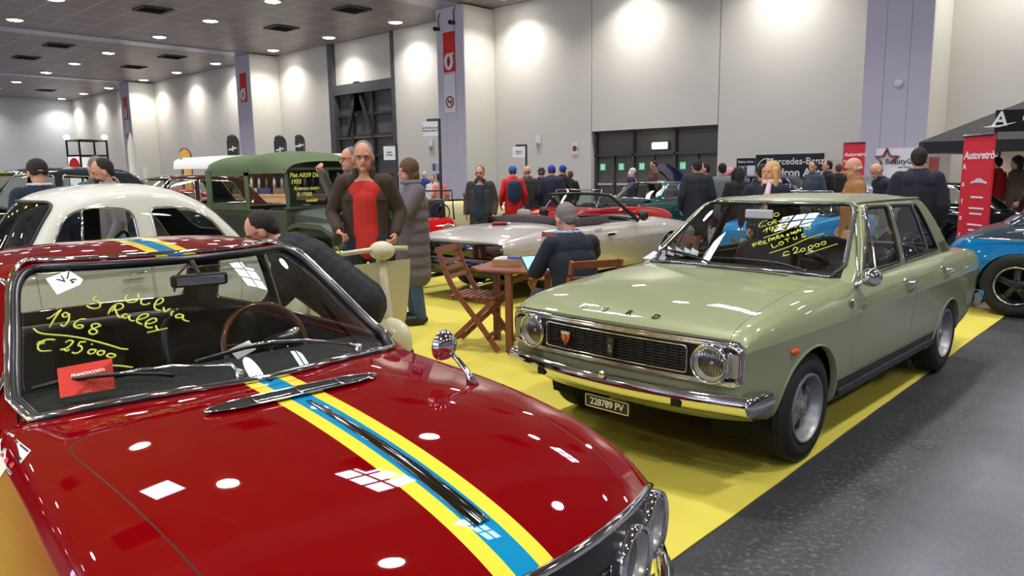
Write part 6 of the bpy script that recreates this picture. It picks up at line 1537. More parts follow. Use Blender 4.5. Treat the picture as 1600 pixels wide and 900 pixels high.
m = MB(); m.tube([(-.72, 0, .98), (-.78, 0, .6), (-.82, 0, .28)], .035, 8); m.tube([(-.64, -.29, 1.02), (-.72, -.1, 1.04), (-.72, .1, 1.04), (-.64, .29, 1.02)], .018, 8); m.grid(ell((-.74, 0, 1.03), (.10, .09, .07))); m.build('handlebar', VES, vs, smooth=True)
m = MB(); m.grid(ell((.12, 0, .76), (.34, .14, .06), None, .6)); m.build('saddle', VINYL, vs, smooth=True)
m = MB(); m.grid(ell((-.82, 0, .38), (.22, .07, .17), None, .8)); m.build('front_mudguard', VES, vs, smooth=True)
for x in (-.85, .52): make_wheel(vs, x, .05, 1, .22, .10, .12, 'steel')
m = MB(); m.box((.885, 0, .40), (.05, .09, .14)); m.build('tail_lamp', mat('amber red lens', (216, 60, 24), .25, coat=.8), vs, bevel=.015)
for s in (1, -1): m = MB(); m.box((-.64, s * .215, .58), (.05, .035, .13)); m.build('indicator', ORANGE, vs, bevel=.01)
m = MB(); m.tube([(.1, .16, .12), (.2, .26, .016)], .012, 6); m.build('stand', CHROME, vs)
m = MB(); m.disc((-.70, .34, 1.13), .045, (1, 0, .2), 18); m.tube([(-.67, .30, 1.03), (-.69, .34, 1.09)], .006, 6); m.build('mirror', DCHROME, vs)
# ------------------------------------------------------------ signs and banners
def board(name, label, cat, p0, p1, z0, z1, face, th=.03, legs=None, back=None):
    """upright flat board between ground points p0 -> p1 (left to right as seen)"""
    p0, p1 = Vector((p0[0], p0[1], 0)), Vector((p1[0], p1[1], 0)); xd = (p1 - p0).normalized(); n = Vector((xd.y, -xd.x, 0)); c = (p0 + p1) / 2; w = (p1 - p0).length
    r = empty(name, c, 0, label, cat); r['w'] = w
    m = MB(); A = p0 - c; B = p1 - c; m.prism([A + Vector((0, 0, z0)), B + Vector((0, 0, z0)), B + Vector((0, 0, z1)), A + Vector((0, 0, z1))], -n * th); m.build('panel', face, r)
    if legs:
        for q in (A * .8, B * .8): m = MB(); m.tube([q - n * .02 + Vector((0, 0, 0)), q - n * .02 + Vector((0, 0, z0 + .05))], .02, 6); m.build('support', BLACK, r)
    return r, xd, n, w
def put_text(r, txt, x, z, size, xd, n, m, bold=.002, shear=0, parent=None, vertical=False, align='CENTER', spacing=1.0):
    t = place(text_mb(txt, size, bold, shear, .001, spacing, align), xd * x + n * .004 + Vector((0, 0, z)), xd, (0, 0, 1)); return t.build('lettering', m, parent or r)
BNB = mat('banner black', (20, 20, 24), .6); LT = mat('banner white ink', (232, 232, 234), .6); BR = mat('banner red', (214, 40, 56), .6)
a, b = on_y(1181, 243, 24.0), on_y(1288, 238, 24.0)
r, xd, n, w = board('car_maker_banner', 'wide black banner with a three pointed star and white lettering on the back wall', 'banner', a, b, 1.02, 2.02, BNB, legs=True)
put_text(r, 'Mercedes-Benz', .20, 1.78, .30, xd, n, LT, .004); put_text(r, 'Padron Auto', .28, 1.42, .36, xd, n, LT, .008)
m = MB(); c0 = xd * (-w * .5 + .40) + n * .01 + Vector((0, 0, 1.56)); m.tube([c0 + xd * .33 * math.cos(t) + Vector((0, 0, .33 * math.sin(t))) for t in [2 * PI * k / 32 for k in range(32)]], .014, 6, closed=True)
for k in range(3): t = PI / 2 + 2 * PI * k / 3; m.tube([c0, c0 + xd * .32 * math.cos(t) + Vector((0, 0, .32 * math.sin(t)))], [.035, .006], 6)
m.build('star_emblem', LT, r)
a, b = on_y(1151, 250, 24.1), on_y(1180, 248, 24.1)
r, xd, n, w = board('photo_banner', 'small black banner with a blue and white photograph left of the banner with the star', 'banner', a, b, 1.0, 1.92, BNB, legs=True)
put_text(r, 'Padron Auto', 0, 1.80, .105, xd, n, LT, .002)
for k, (x, z, sx, sz, cc) in enumerate(((-.12, 1.52, .34, .28, (120, 170, 220)), (.2, 1.50, .28, .34, (226, 232, 240)), (0, 1.22, .6, .2, (206, 206, 212)), (.0, 1.48, .1, .30, (60, 70, 90)))): m = MB(); m.box(xd * x + n * (.006 + .002 * k) + Vector((0, 0, z)), (sx, .004, sz), M=Matrix((xd, -n, Vector((0, 0, 1)))).transposed()); m.build('picture_patch', mat('picture %d' % k, cc, .6), r)
a, b = on_y(1318, 228, 20.9), on_y(1352, 228, 20.9)
def retro(name, label, a, b, z0, z1, k):
    r, xd, n, w = board(name, label, 'banner', a, b, z0, z1, BR); H = z1 - z0
    m = MB(); m.tube([xd * (-w / 2) + Vector((0, 0, z1 + .01)), xd * (w / 2) + Vector((0, 0, z1 + .01))], .02, 8); m.build('top_rail', DCHROME, r)
    m = MB(); m.box((0, 0, z0 / 2 + .02), (w, .2, .06 + 0), M=Matrix((xd, -n, Vector((0, 0, 1)))).transposed()); m.box((0, 0, z0 / 2), (.04, .04, z0), M=None); m.build('foot', DCHROME, r)
    put_text(r, 'Autoretrò', .06 * w, z1 - .14 * H, w * .24, xd, n, LT, .004, .2); 
    for i, ch in enumerate('Autor'): put_text(r, ch, -w * .40, z1 - (.22 + .125 * i) * H, w * .17, xd, n, LT, .003)
    m = MB(); m.prism([xd * (w * (.12 + .27 * x)) + n * .004 + Vector((0, 0, z1 - .33 * H + w * .10 * z)) for x, z in ((-1, -.4), (-.9, .1), (-.5, .3), (-.3, .8), (.3, .8), (.6, .3), (1, .1), (1, -.4), (.4, -.15), (-.4, -.15))], n * .002); m.build('car_drawing', mat('banner grey ink', (206, 206, 214), .6), r)
    for j, z in enumerate((.44, .52, .56, .64, .68)): m = MB(); m.box(xd * (w * .1) + n * .005 + Vector((0, 0, z1 - z * H)), (w * (.4 + .1 * (j % 2)), .003, H * .012), M=Matrix((xd, -n, Vector((0, 0, 1)))).transposed()); m.build('text_line', LT, r)
    return r
retro('show_banner', 'red roll-up banner behind the bald man in the tan jacket', a, b, .10, 2.2, 0)
a, b = at_d(1506, 222, 12.4), at_d(1553, 222, 11.9)
retro('show_banner', 'larger red roll-up banner beside the black canopy, behind the slate and blue car', a, b, .10, 1.98, 1)
a, b = on_y(1370, 227, 21.3), on_y(1437, 228, 21.3)
r, xd, n, w = board('star_banner', 'white banner with a red and grey ribbon star between the two red banners', 'banner', a, b, .3, 2.05, mat('banner white', (226, 226, 228), .6), legs=True)
put_text(r, 'BeautyCar', .12, 1.70, .19, xd, n, mat('dark ink', (30, 32, 44), .6), .003); put_text(r, 'auto d\'epoca', .2, 1.56, .06, xd, n, mat('dark ink'), .001)
for k, cc in enumerate(((200, 40, 50), (90, 94, 104))):
    m = MB(); P5 = [(math.cos(PI / 2 + i * PI / 5) * (.30 if i % 2 == 0 else .13), math.sin(PI / 2 + i * PI / 5) * (.30 if i % 2 == 0 else .13)) for i in range(10)]
    m.tube([xd * (-.26 + x + .03 * k) + n * (.02 + .02 * k) + Vector((0, 0, 1.76 + z - .02 * k)) for x, z in P5[7:] + P5[:5]], .022, 6); m.build('star_ribbon', mat('ribbon %d' % k, cc, .5), r)
a, b = on_y(1440, 226, 21.5), on_y(1486, 227, 21.5)
r, xd, n, w = board('grey_display_wall', 'plain grey display wall with a small red poster beside the white star banner', 'display wall', a, b, 0, 2.05, mat('display grey', (150, 146, 142), .7), th=.06)
m = MB(); m.box(xd * -.02 + n * .02 + Vector((0, 0, 1.55)), (.22, .01, .5), M=Matrix((xd, -n, Vector((0, 0, 1)))).transposed()); m.build('poster', mat('red poster', (150, 60, 54), .6), r)
# black canopy stand at the right
cn = empty('black_canopy_stand', (0, 0, 0), 0, 'black canopy stand with a black sign board and white logo at the right edge', 'stand')
A0, A1 = at_d(1436, 222, 16.6), Vector((3.6, 16.4, 2.0)); ap = Vector((-.2, 19.0, 4.0)); B0 = Vector((A0.x + .4, 21.0, A0.z)); zt0 = A0.z
CB = mat('black canopy cloth', (26, 27, 29), .7)
m = MB(); A1 = Vector((3.6, A0.y + .2, zt0)); B1 = Vector((3.6, B0.y, zt0)); m.add([A0, A1, B1, B0, ap], [(0, 1, 4), (1, 2, 4), (2, 3, 4), (3, 0, 4)]); m.add([A0, A1, B1, B0] + [q - Vector((0, 0, .22)) for q in (A0, A1, B1, B0)], [(0, 1, 5, 4), (1, 2, 6, 5), (2, 3, 7, 6), (3, 0, 4, 7)]); m.build('canopy', CB, cn)
for q in (A0, A1, B0, B1): m = MB(); m.bar((q.x + (.06 if q.x < 0 else -.06), q.y, 0), (q.x + (.06 if q.x < 0 else -.06), q.y, q.z), .07, .07); m.build('post', BLACK, cn)
m = MB(); m.box((B0.x / 2 + 1.8, B0.y, 1.0), (abs(B0.x) + 3.6, .06, 2.0)); m.build('back_wall', mat('stand cream wall', (214, 206, 190), .7), cn)
a, b = at_d(1556, 190, 15.4), at_d(1625, 187, 15.6); s0 = at_d(1556, 172, 15.4).z; s1 = at_d(1556, 206, 15.4).z
r, xd, n, w = board('canopy_sign', 'black sign board with a white letter logo standing over the black canopy', 'sign', a, b, s1, s0, mat('sign black', (18, 18, 20), .4), th=.06)
H = s0 - s1; put_text(r, 'A', -.27, (s0 + s1) / 2 + .02, H * .95, xd, n, LT, .006, .1); put_text(r, 'C', .13, (s0 + s1) / 2 + .03, H * .45, xd, n, LT, .012)
m = MB(); m.tube([xd * (-.27 + .24 * t) + n * .01 + Vector((0, 0, (s0 + s1) / 2 - .09 + .06 * abs(t) * (1 if t > 0 else -.2))) for t in np.linspace(-1, 1, 9)], [.006, .016, .02, .022, .02, .016, .012, .008, .004], 6); m.build('logo_swoosh', LT, r)
for q in (-.3, .3): m = MB(); m.tube([xd * q - n * .03 + Vector((0, 0, s1)), xd * q - n * .03 + Vector((0, 0, 1.9))], .02, 6); m.build('support', BLACK, r)
L = bpy.data.lights.new('stand light', 'POINT'); L.energy = 55; L.color = (1, .82, .6); L.shadow_soft_size = .08; lo = bpy.data.objects.new('stand_light', L); COL.objects.link(lo); q = at_d(1577, 240, 18.5); lo.location = (q.x, q.y, 1.95)
m = MB(); m.grid(ell((0, 0, 0), (.09, .09, .09))); o_ = m.build('bulb_lamp', mat('warm bulb', (255, 236, 200), .5, emit=12), None, smooth=True, loc=(q.x, q.y, 2.08)); tag(o_, 'glowing warm lamp hanging under the black canopy', 'lamp'); mm_ = MB(); mm_.tube([(0, 0, .08), (0, 0, .3)], .01, 6); mm_.build('cord', BLACK, o_)
# signs on pillars and wall
def wall_sign(name, label, x, y, z, w, h, base, parts):
    r = empty(name, (x, y, z), 0, label, 'sign'); m = MB(); m.box((0, 0, 0), (w, .02, h)); m.build('plate', base, r)
    for nm, mb_, mt in parts: mb_.build(nm, mt, r)
    return r
SR = mat('sign red', (206, 34, 40), .5); SW = mat('sign white', (222, 222, 230), .5); SD = mat('sign dark', (40, 36, 60), .5)
def hose_sign(x, z, label):
    g = MB(); g.tube([(.26 * math.cos(t) * .78, -.02, -.42 + .30 * math.sin(t)) for t in np.linspace(.2, 2 * PI + .2, 26)], .085, 6); g.box((.14, -.02, -.10), (.3, .02, .10))
    d_ = MB(); d_.disc((0, -.035, -.42), .06, (0, -1, 0), 12)
    wall_sign('hose_sign', label, x, 23.96, z, .78, 1.75, SR, [('hose_symbol', g, SW), ('hose_hub', d_, SD)])
def smoke_sign(name, label, x, y, z, s=1.0, h=1.7):
    g = MB(); g.tube([(.24 * s * math.cos(t), -.02, -.38 * s + .24 * s * math.sin(t)) for t in np.linspace(0, 2 * PI, 25)[:-1]], .03 * s, 6, closed=True); g.bar((-.17 * s, -.02, -.21 * s), (.17 * s, -.02, -.55 * s), .03 * s, .045 * s, (0, 1, 0))
    c_ = MB(); c_.box((0, -.018, -.38 * s), (.30 * s, .01, .05 * s)); c_.bar((.1 * s, -.018, -.35 * s), (.13 * s, -.018, -.25 * s), .02 * s, .02 * s, (0, 1, 0))
    wall_sign(name, label, x, y, z, .74 * s, h * s, SW, [('ring', g, mat('ring red', (150, 24, 44), .5)), ('cigarette', c_, BLACK)])
hose_sign(-25.95, 6.98, 'red fire hose sign on the pillar beside the tall steel gate'); smoke_sign('no_smoking_sign', 'white no smoking sign below the red hose sign on the pillar', -25.97, 23.96, 5.15)
hose_sign(-44.9, 6.98, 'red fire hose sign on the pillar left of the tall steel gate'); hose_sign(-63.9, 6.98, 'small red fire hose sign on the farthest pillar'); smoke_sign('no_smoking_sign', 'white sign below the red one on the farthest pillar', -63.9, 23.96, 5.15)
p = on_y(842, 222, YW); smoke_sign('no_smoking_sign', 'small white no smoking sign on the wall left of the wide dark doors', p.x, YW - .03, p.z + .02, .42, 1.5)
p = on_y(674, 227, YW); smoke_sign('no_smoking_sign', 'small white no smoking sign beside the left edge of the lilac pillar', p.x, YW - .03, p.z + .02, .45, 1.3)
p = on_y(899, 232, YW); g = MB(); g.disc((0, -.02, 0), .12, (0, -1, 0), 12); wall_sign('extinguisher_sign', 'tiny white and red extinguisher sign between the no smoking sign and the dark doors', p.x, YW - .03, p.z, .3, .5, SW, [('symbol', g, mat('symbol red', (130, 40, 50), .5))])
def gallows(name, label, u, vt, D, wd, hgt, lines):
    p = at_d(u, vt, D); top = p.z; r = empty(name, (p.x, p.y, 0), R(20), label, 'sign')
    m = MB(); m.bar((0, 0, .0), (0, 0, top), .045, .045); m.bar((.02, 0, top), (-wd * .8, 0, top), .045, .05); m.build('post', BLACK, r)
    m = MB(); m.box((0, 0, .015), (.4, .4, .03)); m.build('base', BLACK, r, bevel=.006)
    m = MB(); m.box((-wd * .55, -.02, top - hgt / 2 - .03), (wd, .012, hgt)); s = m.build('sheet', SW, r)
    for i, tx in enumerate(lines): t = place(text_mb(tx, hgt * .17, .001, 0, .0006), (-wd * .55, -.03, top - hgt * (.55 + .2 * i)), (1, 0, 0), (0, 0, 1)); t.build('lettering', SD, s)
gallows('post_sign', 'white notice hanging from a tall black post in front of the lilac pillar', 686, 187, 16.2, .36, .30, ['AUTOVEICOLI IN', 'VENDITA PRIVATI'])
gallows('post_sign', 'white notice hanging from a black post left of the small wall sign', 822, 227, 20, .36, .28, ['VENDITA', 'PRIVATI'])
gallows('post_sign', 'thin black post with a pale notice in front of the tall steel gate', 619, 226, 17, .30, .3, ['AREA', 'STAND'])
p = on_y(709, 285, 25.6); r = empty('fire_cabinet', (p.x, 25.6, 0), 0, 'tall red cabinet standing at the foot of the pillar', 'cabinet'); m = MB(); m.box((0, 0, .9), (.95, .5, 1.8)); cb_ = m.build('case', SR, r, bevel=.01)
for x, z, c_ in ((-.25, 1.55, SW), (.15, 1.25, mat('label yellow', (220, 180, 60), .5)), (.15, 1.0, SW)): m = MB(); m.disc((x, -.262, z), .09, (0, -1, 0), 14); m.build('door_label', c_, cb_)
p = on_y(686, 283, 25.2); r = empty('poster_rack', (p.x, 25.2, 0), 0, 'rack of coloured posters left of the red cabinet', 'rack'); m = MB(); m.box((0, 0, 1.08), (.9, .06, 2.16)); m.build('board', SW, r)
for i in range(12): m = MB(); m.box((-.3 + .3 * (i % 3), -.04, .35 + .5 * (i // 3)), (.24, .01, .36)); m.build('poster', mat('poster %d' % (i % 4), ((150, 60, 80), (90, 110, 150), (190, 190, 180), (60, 60, 70))[i % 4], .6), r)
# far left booth frame with red disc panels
r = empty('booth_tower', (0, 0, 0), R(12), 'far black framed booth tower with white panels and a red disc at the left', 'booth'); p = at_d(135, 220, 44); r.location = (p.x, p.y, 0); zt_ = p.z; w_ = 1.1
for x in (-w_ / 2, w_ / 2):
    for y in (-.7, .7): m = MB(); m.bar((x, y, 0), (x, y, zt_), .07, .07); m.build('post', BLACK, r)
for z in (zt_, zt_ - .75, zt_ - 1.5):
    m = MB()
    for a, b in (((-w_ / 2, -.7), (w_ / 2, -.7)), ((-w_ / 2, .7), (w_ / 2, .7)), ((-w_ / 2, -.7), (-w_ / 2, .7)), ((w_ / 2, -.7), (w_ / 2, .7))): m.bar((*a, z), (*b, z), .08, .08)
    m.build('rail', BLACK, r)
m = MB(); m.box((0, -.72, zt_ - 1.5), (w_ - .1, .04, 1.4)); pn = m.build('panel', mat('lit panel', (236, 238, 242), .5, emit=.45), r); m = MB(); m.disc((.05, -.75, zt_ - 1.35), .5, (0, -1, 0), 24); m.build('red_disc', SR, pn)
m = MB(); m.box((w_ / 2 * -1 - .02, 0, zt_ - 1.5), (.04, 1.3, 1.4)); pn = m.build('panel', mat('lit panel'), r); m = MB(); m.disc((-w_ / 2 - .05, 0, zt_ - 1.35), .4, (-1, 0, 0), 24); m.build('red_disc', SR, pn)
for x, y in ((-.3, -.8), (.75, .5)): m = MB(); m.grid(ell((x, y, zt_ + .16), (.14, .14, .12))); m.build('spot_lamp', mat('spot glow', (255, 252, 240), .5, emit=14), r, smooth=True)
# market stand with white awning behind the jeep
r = empty('market_stand', (0, 0, 0), R(0), 'market stand with white awning and light wooden counter behind the canvas topped jeep', 'stand'); a, b = at_d(298, 240, 21.5), at_d(548, 240, 19.5)
ZA = at_d(420, 236, 20.5).z - .16
xd = Vector((b.x - a.x, b.y - a.y, 0)); w_ = xd.length; xd.normalize(); r.location = ((a.x + b.x) / 2, (a.y + b.y) / 2, .0075); r.rotation_euler = (0, 0, math.atan2(xd.y, xd.x))
m = MB(); m.grid([[(x, -.8, ZA - .28), (x, -.75, ZA - .08), (x, -.5, ZA), (x, 1.6, ZA + .1)] for x in (-w_ / 2, 0, w_ / 2)]); m.build('awning', mat('awning white', (224, 224, 230), .7), r, smooth=True)
m = MB(); m.box((0, 1.5, ZA / 2), (w_, .06, ZA)); m.build('back_wall', mat('brown cloth wall', (104, 76, 62), .9), r)
for x in (-w_ / 2 + .1, w_ / 2 - .1): m = MB(); m.bar((x, -.6, 0), (x, -.6, ZA), .06, .06); m.build('post', DCHROME, r)
m = MB(); m.box((0, -.2, 1.08), (w_ - .6, .7, .05)); m.box((0, -.5, .55), (w_ - .7, .04, 1.04)); m.build('counter', mat('light wood', (206, 168, 128), .5), r)
for i in range(16): x = -w_ / 2 + .5 + (w_ - 1) * i / 15; m = MB(); m.tube([(x, 1.3, 1.95), (x, 1.3, 1.55 + .05 * (i % 3))], .02, 6); m.grid(ell((x, 1.3, 1.35), (.06, .03, .18))); m.build('hanging_ware', mat('ware %d' % (i % 3), ((160, 160, 170), (90, 90, 96), (190, 186, 176))[i % 3], .3, .7), r, smooth=True)
for i in range(9): x = -w_ / 2 + .7 + (w_ - 1.4) * i / 8; m = MB(); m.box((x, -.2, 1.18), (.3, .3, .14)); m.build('goods_box', mat('goods %d' % (i % 3), ((210, 206, 200), (70, 90, 130), (150, 130, 110))[i % 3], .7), r)
# dark feather flags and one round orange flag
def flag(name, label, u, vt, D, m_, wd, mark=True):
    p = at_d(u, vt, D); r = empty(name, (p.x, p.y, 0), R(25), label, 'flag'); zt_ = p.z; m = MB()
    pts = [(wd * math.cos(t), .0, zt_ - wd + wd * math.sin(t)) for t in np.linspace(0, PI, 14)] + [(-wd * .9, 0, .9), (wd * .7, 0, .9)]; m.prism(pts, (0, .012, 0)); m.build('cloth', m_, r)
    m = MB(); m.tube([(wd + .02, 0, 0), (wd + .03, 0, zt_ - wd)] + [((wd + .02) * math.cos(t), 0, zt_ - wd + (wd + .02) * math.sin(t)) for t in np.linspace(0.2, PI * .8, 8)], .015, 6); m.box((wd, 0, .02), (.4, .4, .04)); m.build('pole', BLACK, r)
    if mark:
        m = MB(); m.bar((-.14, -.006, zt_ - wd * 2.1), (.14, -.006, zt_ - wd * 1.8), .05, .004, (0, 1, 0)); m.bar((0, -.006, zt_ - wd * 2.3), (.02, -.006, zt_ - wd * 1.55), .05, .004, (0, 1, 0)); m.build('mark', SW, r)
FD = mat('flag dark', (44, 46, 52), .8)
flag('feather_flag', 'leftmost dark round topped flag above the jeep canvas, against the lilac pillar', 362, 212, 24.5, FD, .2); flag('feather_flag', 'middle dark round topped flag above the jeep canvas', 436, 213, 24, FD, .2); flag('feather_flag', 'rightmost narrow dark round topped flag above the jeep canvas', 467, 212, 23.6, FD, .15); flag('feather_flag', 'small orange round topped flag above the maroon car', 288, 233, 25, mat('flag orange', (214, 168, 96), .8), .2, False)
p = at_d(220, 262, 30); r = empty('display_board', (p.x, p.y, 0), 0, 'far white display board with a pale column behind the moustached man', 'display'); m = MB(); m.box((0, 0, p.z / 2), (.9, .06, p.z)); m.build('board', SW, r); m = MB(); m.lathe([(.14, 0), (.12, 1.2), (.13, 2.6), (.05, 3.0), (.001, 3.1)], (.1, -.3, 0), 'z', 12); m.build('column', mat('column white', (214, 214, 220), .5), r, smooth=True)
p = at_d(723, 285, 22); q = at_d(1130, 262, 22)
# ------------------------------------------------------------ people
SKIN = mat('skin', (206, 150, 126), .55); SKIN2 = mat('skin ruddy', (214, 146, 124), .55)
HAIRS = {k: mat('hair ' + k, c, .8, bump=.5, bscale=90) for k, c in dict(grey=(120, 116, 114), dark=(34, 27, 25), brown=(92, 68, 52), blonde=(198, 160, 104), white=(206, 202, 198), black=(20, 19, 21)).items()}
def V(*a): return Vector(a)
def capsule(mb, p0, p1, r0, r1, n=12):
    p0, p1 = Vector(p0), Vector(p1); d = p1 - p0
    if d.length < 1e-5: d = Vector((0, 0, 1e-4))
    q = Vector((0, 0, 1)).rotation_difference(d.normalized()).to_matrix(); L = d.length
    pr = [(.001, -r0)] + [(r0 * math.cos(t), r0 * math.sin(t)) for t in (-1.1, -.7, -.3, 0)] + [(r1 * math.cos(t), L + r1 * math.sin(t)) for t in (0, .3, .7, 1.1)] + [(.001, L + r1)]
    vs = []
    for r_, h in pr:
        for k in range(n): a = 2 * PI * k / n; vs.append(p0 + q @ Vector((r_ * math.cos(a), r_ * math.sin(a), h)))
    fs = [(i * n + k, i * n + (k + 1) % n, (i + 1) * n + (k + 1) % n, (i + 1) * n + k) for i in range(len(pr) - 1) for k in range(n)] + [tuple(range(n))[::-1], tuple(range((len(pr) - 1) * n, len(pr) * n))]
    mb.add(vs, fs)
def ellipsoid(mb, c, r, M=None):
    n, k = 10, 14; c = Vector(c); vs = [c + (M @ Vector((0, 0, -r[2])) if M else Vector((0, 0, -r[2])))]
    for i in range(1, n):
        t = -PI / 2 + PI * i / n
        for j in range(k): p = 2 * PI * j / k; q = Vector((r[0] * math.cos(t) * math.cos(p), r[1] * math.cos(t) * math.sin(p), r[2] * math.sin(t))); vs.append(c + (M @ q if M else q))
    vs.append(c + (M @ Vector((0, 0, r[2])) if M else Vector((0, 0, r[2])))); fs = []
    for j in range(k): fs.append((0, 1 + (j + 1) % k, 1 + j)); fs.append((len(vs) - 1, 1 + (n - 2) * k + j, 1 + (n - 2) * k + (j + 1) % k))
    for i in range(n - 2):
        for j in range(k): fs.append((1 + i * k + j, 1 + i * k + (j + 1) % k, 1 + (i + 1) * k + (j + 1) % k, 1 + (i + 1) * k + j))
    mb.add(vs, fs)
def blob(name, prims, vox, m, parent, it=2, loc=None):
    mb = MB()
    for p in prims:
        if p[0] == 'c': capsule(mb, *p[1:])
        else: ellipsoid(mb, *p[1:])
    me = bpy.data.meshes.new(name); me.from_pydata(mb.v, [], mb.f); o = bpy.data.objects.new(name, me); COL.objects.link(o)
    a = o.modifiers.new('r', 'REMESH'); a.mode = 'VOXEL'; a.voxel_size = vox; a.use_smooth_shade = True
    b = o.modifiers.new('s', 'SMOOTH'); b.factor = .5; b.iterations = it
    me2 = evaluated(o); o.modifiers.clear(); o.data = me2; me2.name = name; bpy.data.meshes.remove(me); me2.materials.clear(); me2.materials.append(m); o.parent = parent
    return o
def person(label, x, y, rz, H=1.75, vox=.017, z=0.0, pose={}, hair='dark', style='short', jacket=None, jm=None, trousers=(40, 42, 50), shirt=None, shirtc=None, hem=.82, bulk=1.0, glasses=False, hat=None, bag=None, scarf=None, beard=False, skin=None, collar=None, group=None, open_=False, skirt=False, puffer=False):
    z = .0075 if y < 9.55 and x < -1.5 else z
    root = empty('person', (x, y, z), rz, label, 'person', group); s = H / 1.75; P_ = {}
    base = dict(pel=V(0, 0, .95), waist=V(0, 0, 1.08), chest=V(.01, 0, 1.28), neck=V(-.01, 0, 1.49), head=V(.025, 0, 1.625),
        shL=V(-.01, .170, 1.415), shR=V(-.01, -.170, 1.415), elL=V(-.05, .25, 1.15), elR=V(-.05, -.25, 1.15), wrL=V(.07, .25, .93), wrR=V(.07, -.25, .93),
        hiL=V(0, .09, .93), hiR=V(0, -.09, .93), knL=V(.03, .10, .50), knR=V(.02, -.10, .50), anL=V(-.02, .11, .09), anR=V(-.03, -.11, .09))
    lean = pose.get('lean', 0); hp = pose.get('hip')
    Rm = Matrix.Rotation(lean, 3, 'Y'); Rt = Matrix.Rotation(pose.get('twist', 0), 3, 'Z')
    for k in ('waist', 'chest', 'neck', 'head', 'shL', 'shR', 'elL', 'elR', 'wrL', 'wrR'): base[k] = V(0, 0, .93) + Rm @ (Rt @ (base[k] - V(0, 0, .93)))
    if hp:
        d = Vector(hp) - base['pel']
        for k in ('pel', 'waist', 'chest', 'neck', 'head', 'shL', 'shR', 'elL', 'elR', 'wrL', 'wrR', 'hiL', 'hiR'): base[k] += d
    for k, v in pose.items():
        if k in base: base[k] = Vector(v)
    J = {k: v * s for k, v in base.items()}; b = s
    Hm = Matrix.Rotation(pose.get('hyaw', 0), 3, 'Z') @ Matrix.Rotation(pose.get('hpitch', 0) + lean * pose.get('hfollow', .35), 3, 'Y')
    def hd(x_, y_, z_): return J['head'] + Hm @ V(x_ * b, y_ * b, z_ * b)
    sk = skin or SKIN
    pr = [('e', hd(-.004, 0, .022), (.098 * b, .077 * b, .100 * b), Hm), ('e', hd(.022, 0, -.045), (.070 * b, .060 * b, .072 * b), Hm), ('c', hd(.084, 0, .005), hd(.108, 0, -.030), .009 * b, .014 * b), ('e', hd(.066, 0, -.095), (.024 * b, .026 * b, .018 * b), Hm), ('c', hd(.083, -.018, -.062), hd(.083, .018, -.062), .008 * b, .008 * b), ('c', hd(.085, -.034, .024), hd(.085, .034, .024), .010 * b, .010 * b)]
    for sd in (1, -1): pr += [('e', hd(-.002, sd * .080, -.012), (.020 * b, .010 * b, .032 * b), Hm)]
    pr += [('c', J['neck'] - V(0, 0, .03), hd(-.012, 0, -.05), .056 * b, .052 * b)]
    pr += [('e', (J['chest'] + J['neck']) / 2, (.085 * b, .130 * b, .12 * b), Rm), ('c', J['chest'], J['waist'], .115 * b, .11 * b), ('c', J['waist'], J['pel'], .115 * b, .125 * b), ('c', J['shL'], J['shR'], .055 * b, .055 * b), ('c', J['hiL'], J['hiR'], .09 * b, .09 * b)]
    for q in 'LR':
        pr += [('c', J['sh' + q], J['el' + q], .050 * b, .040 * b), ('c', J['el' + q], J['wr' + q], .040 * b, .027 * b), ('c', J['hi' + q], J['kn' + q], .080 * b, .055 * b), ('c', J['kn' + q], J['an' + q], .054 * b, .037 * b), ('c', J['an' + q], J['an' + q] + V(.0, 0, -.03 * b), .036 * b, .036 * b)]
        f = (J['wr' + q] - J['el' + q]).normalized(); pn = pose.get('palm' + q, V(0, -1 if q == 'L' else 1, 0)); pn = Vector(pn); pn = (pn - f * pn.dot(f)).normalized(); sd = f.cross(pn); w0 = J['wr' + q]; cu = pose.get('curl', .5)
        rf = max(.0088 * b, vox * .62)
        pr += [('c', w0, w0 + f * .045 * b, .024 * b, .020 * b)]
        for i, (o_, L_) in enumerate(((-.030, .062), (-.010, .070), (.010, .066), (.029, .052))):
            a = w0 + f * .035 * b + sd * o_ * .6 * b; k1 = w0 + f * .085 * b + sd * o_ * b; k2 = k1 + (f * math.cos(cu) + pn * math.sin(cu)) * L_ * .55 * b; k3 = k2 + (f * math.cos(cu * 2.2) + pn * math.sin(cu * 2.2)) * L_ * .5 * b
            pr += [('c', a, k1, .014 * b, .011 * b), ('c', k1, k2, rf, rf), ('c', k2, k3, rf, rf * .85)]
        th = (sd * (-1)) * 1.0; a = w0 + f * .03 * b + th * .018 * b; k1 = a + (th * .7 + f * .6 + pn * .3).normalized() * .035 * b; k2 = k1 + (f * .9 + pn * .45 + th * .2).normalized() * .032 * b
        pr += [('c', a, k1, .013 * b, .011 * b), ('c', k1, k2, rf * 1.1, rf)]
    bo = blob('body', pr, vox * .62, sk, root, 2)
    # eyes and mouth
    m = MB()
    for sd in (1, -1): m.grid(ell(hd(.080, sd * .030, .006), (.011 * b, .013 * b, .007 * b), Hm, n=6, k=8))
    m.build('eyes', mat('eye dark', (40, 30, 28), .3), root, smooth=True)
    m = MB(); m.tube([hd(.087, -.022, -.063), hd(.0935, 0, -.061), hd(.087, .022, -.063)], .0042 * b, 5); m.build('mouth', mat('lip', (150, 84, 76), .6), root)
    jm_ = jm or mat('cloth %d %d %d' % jacket, jacket, .85, bump=.2, bscale=14) if jacket else None
    B_ = bulk
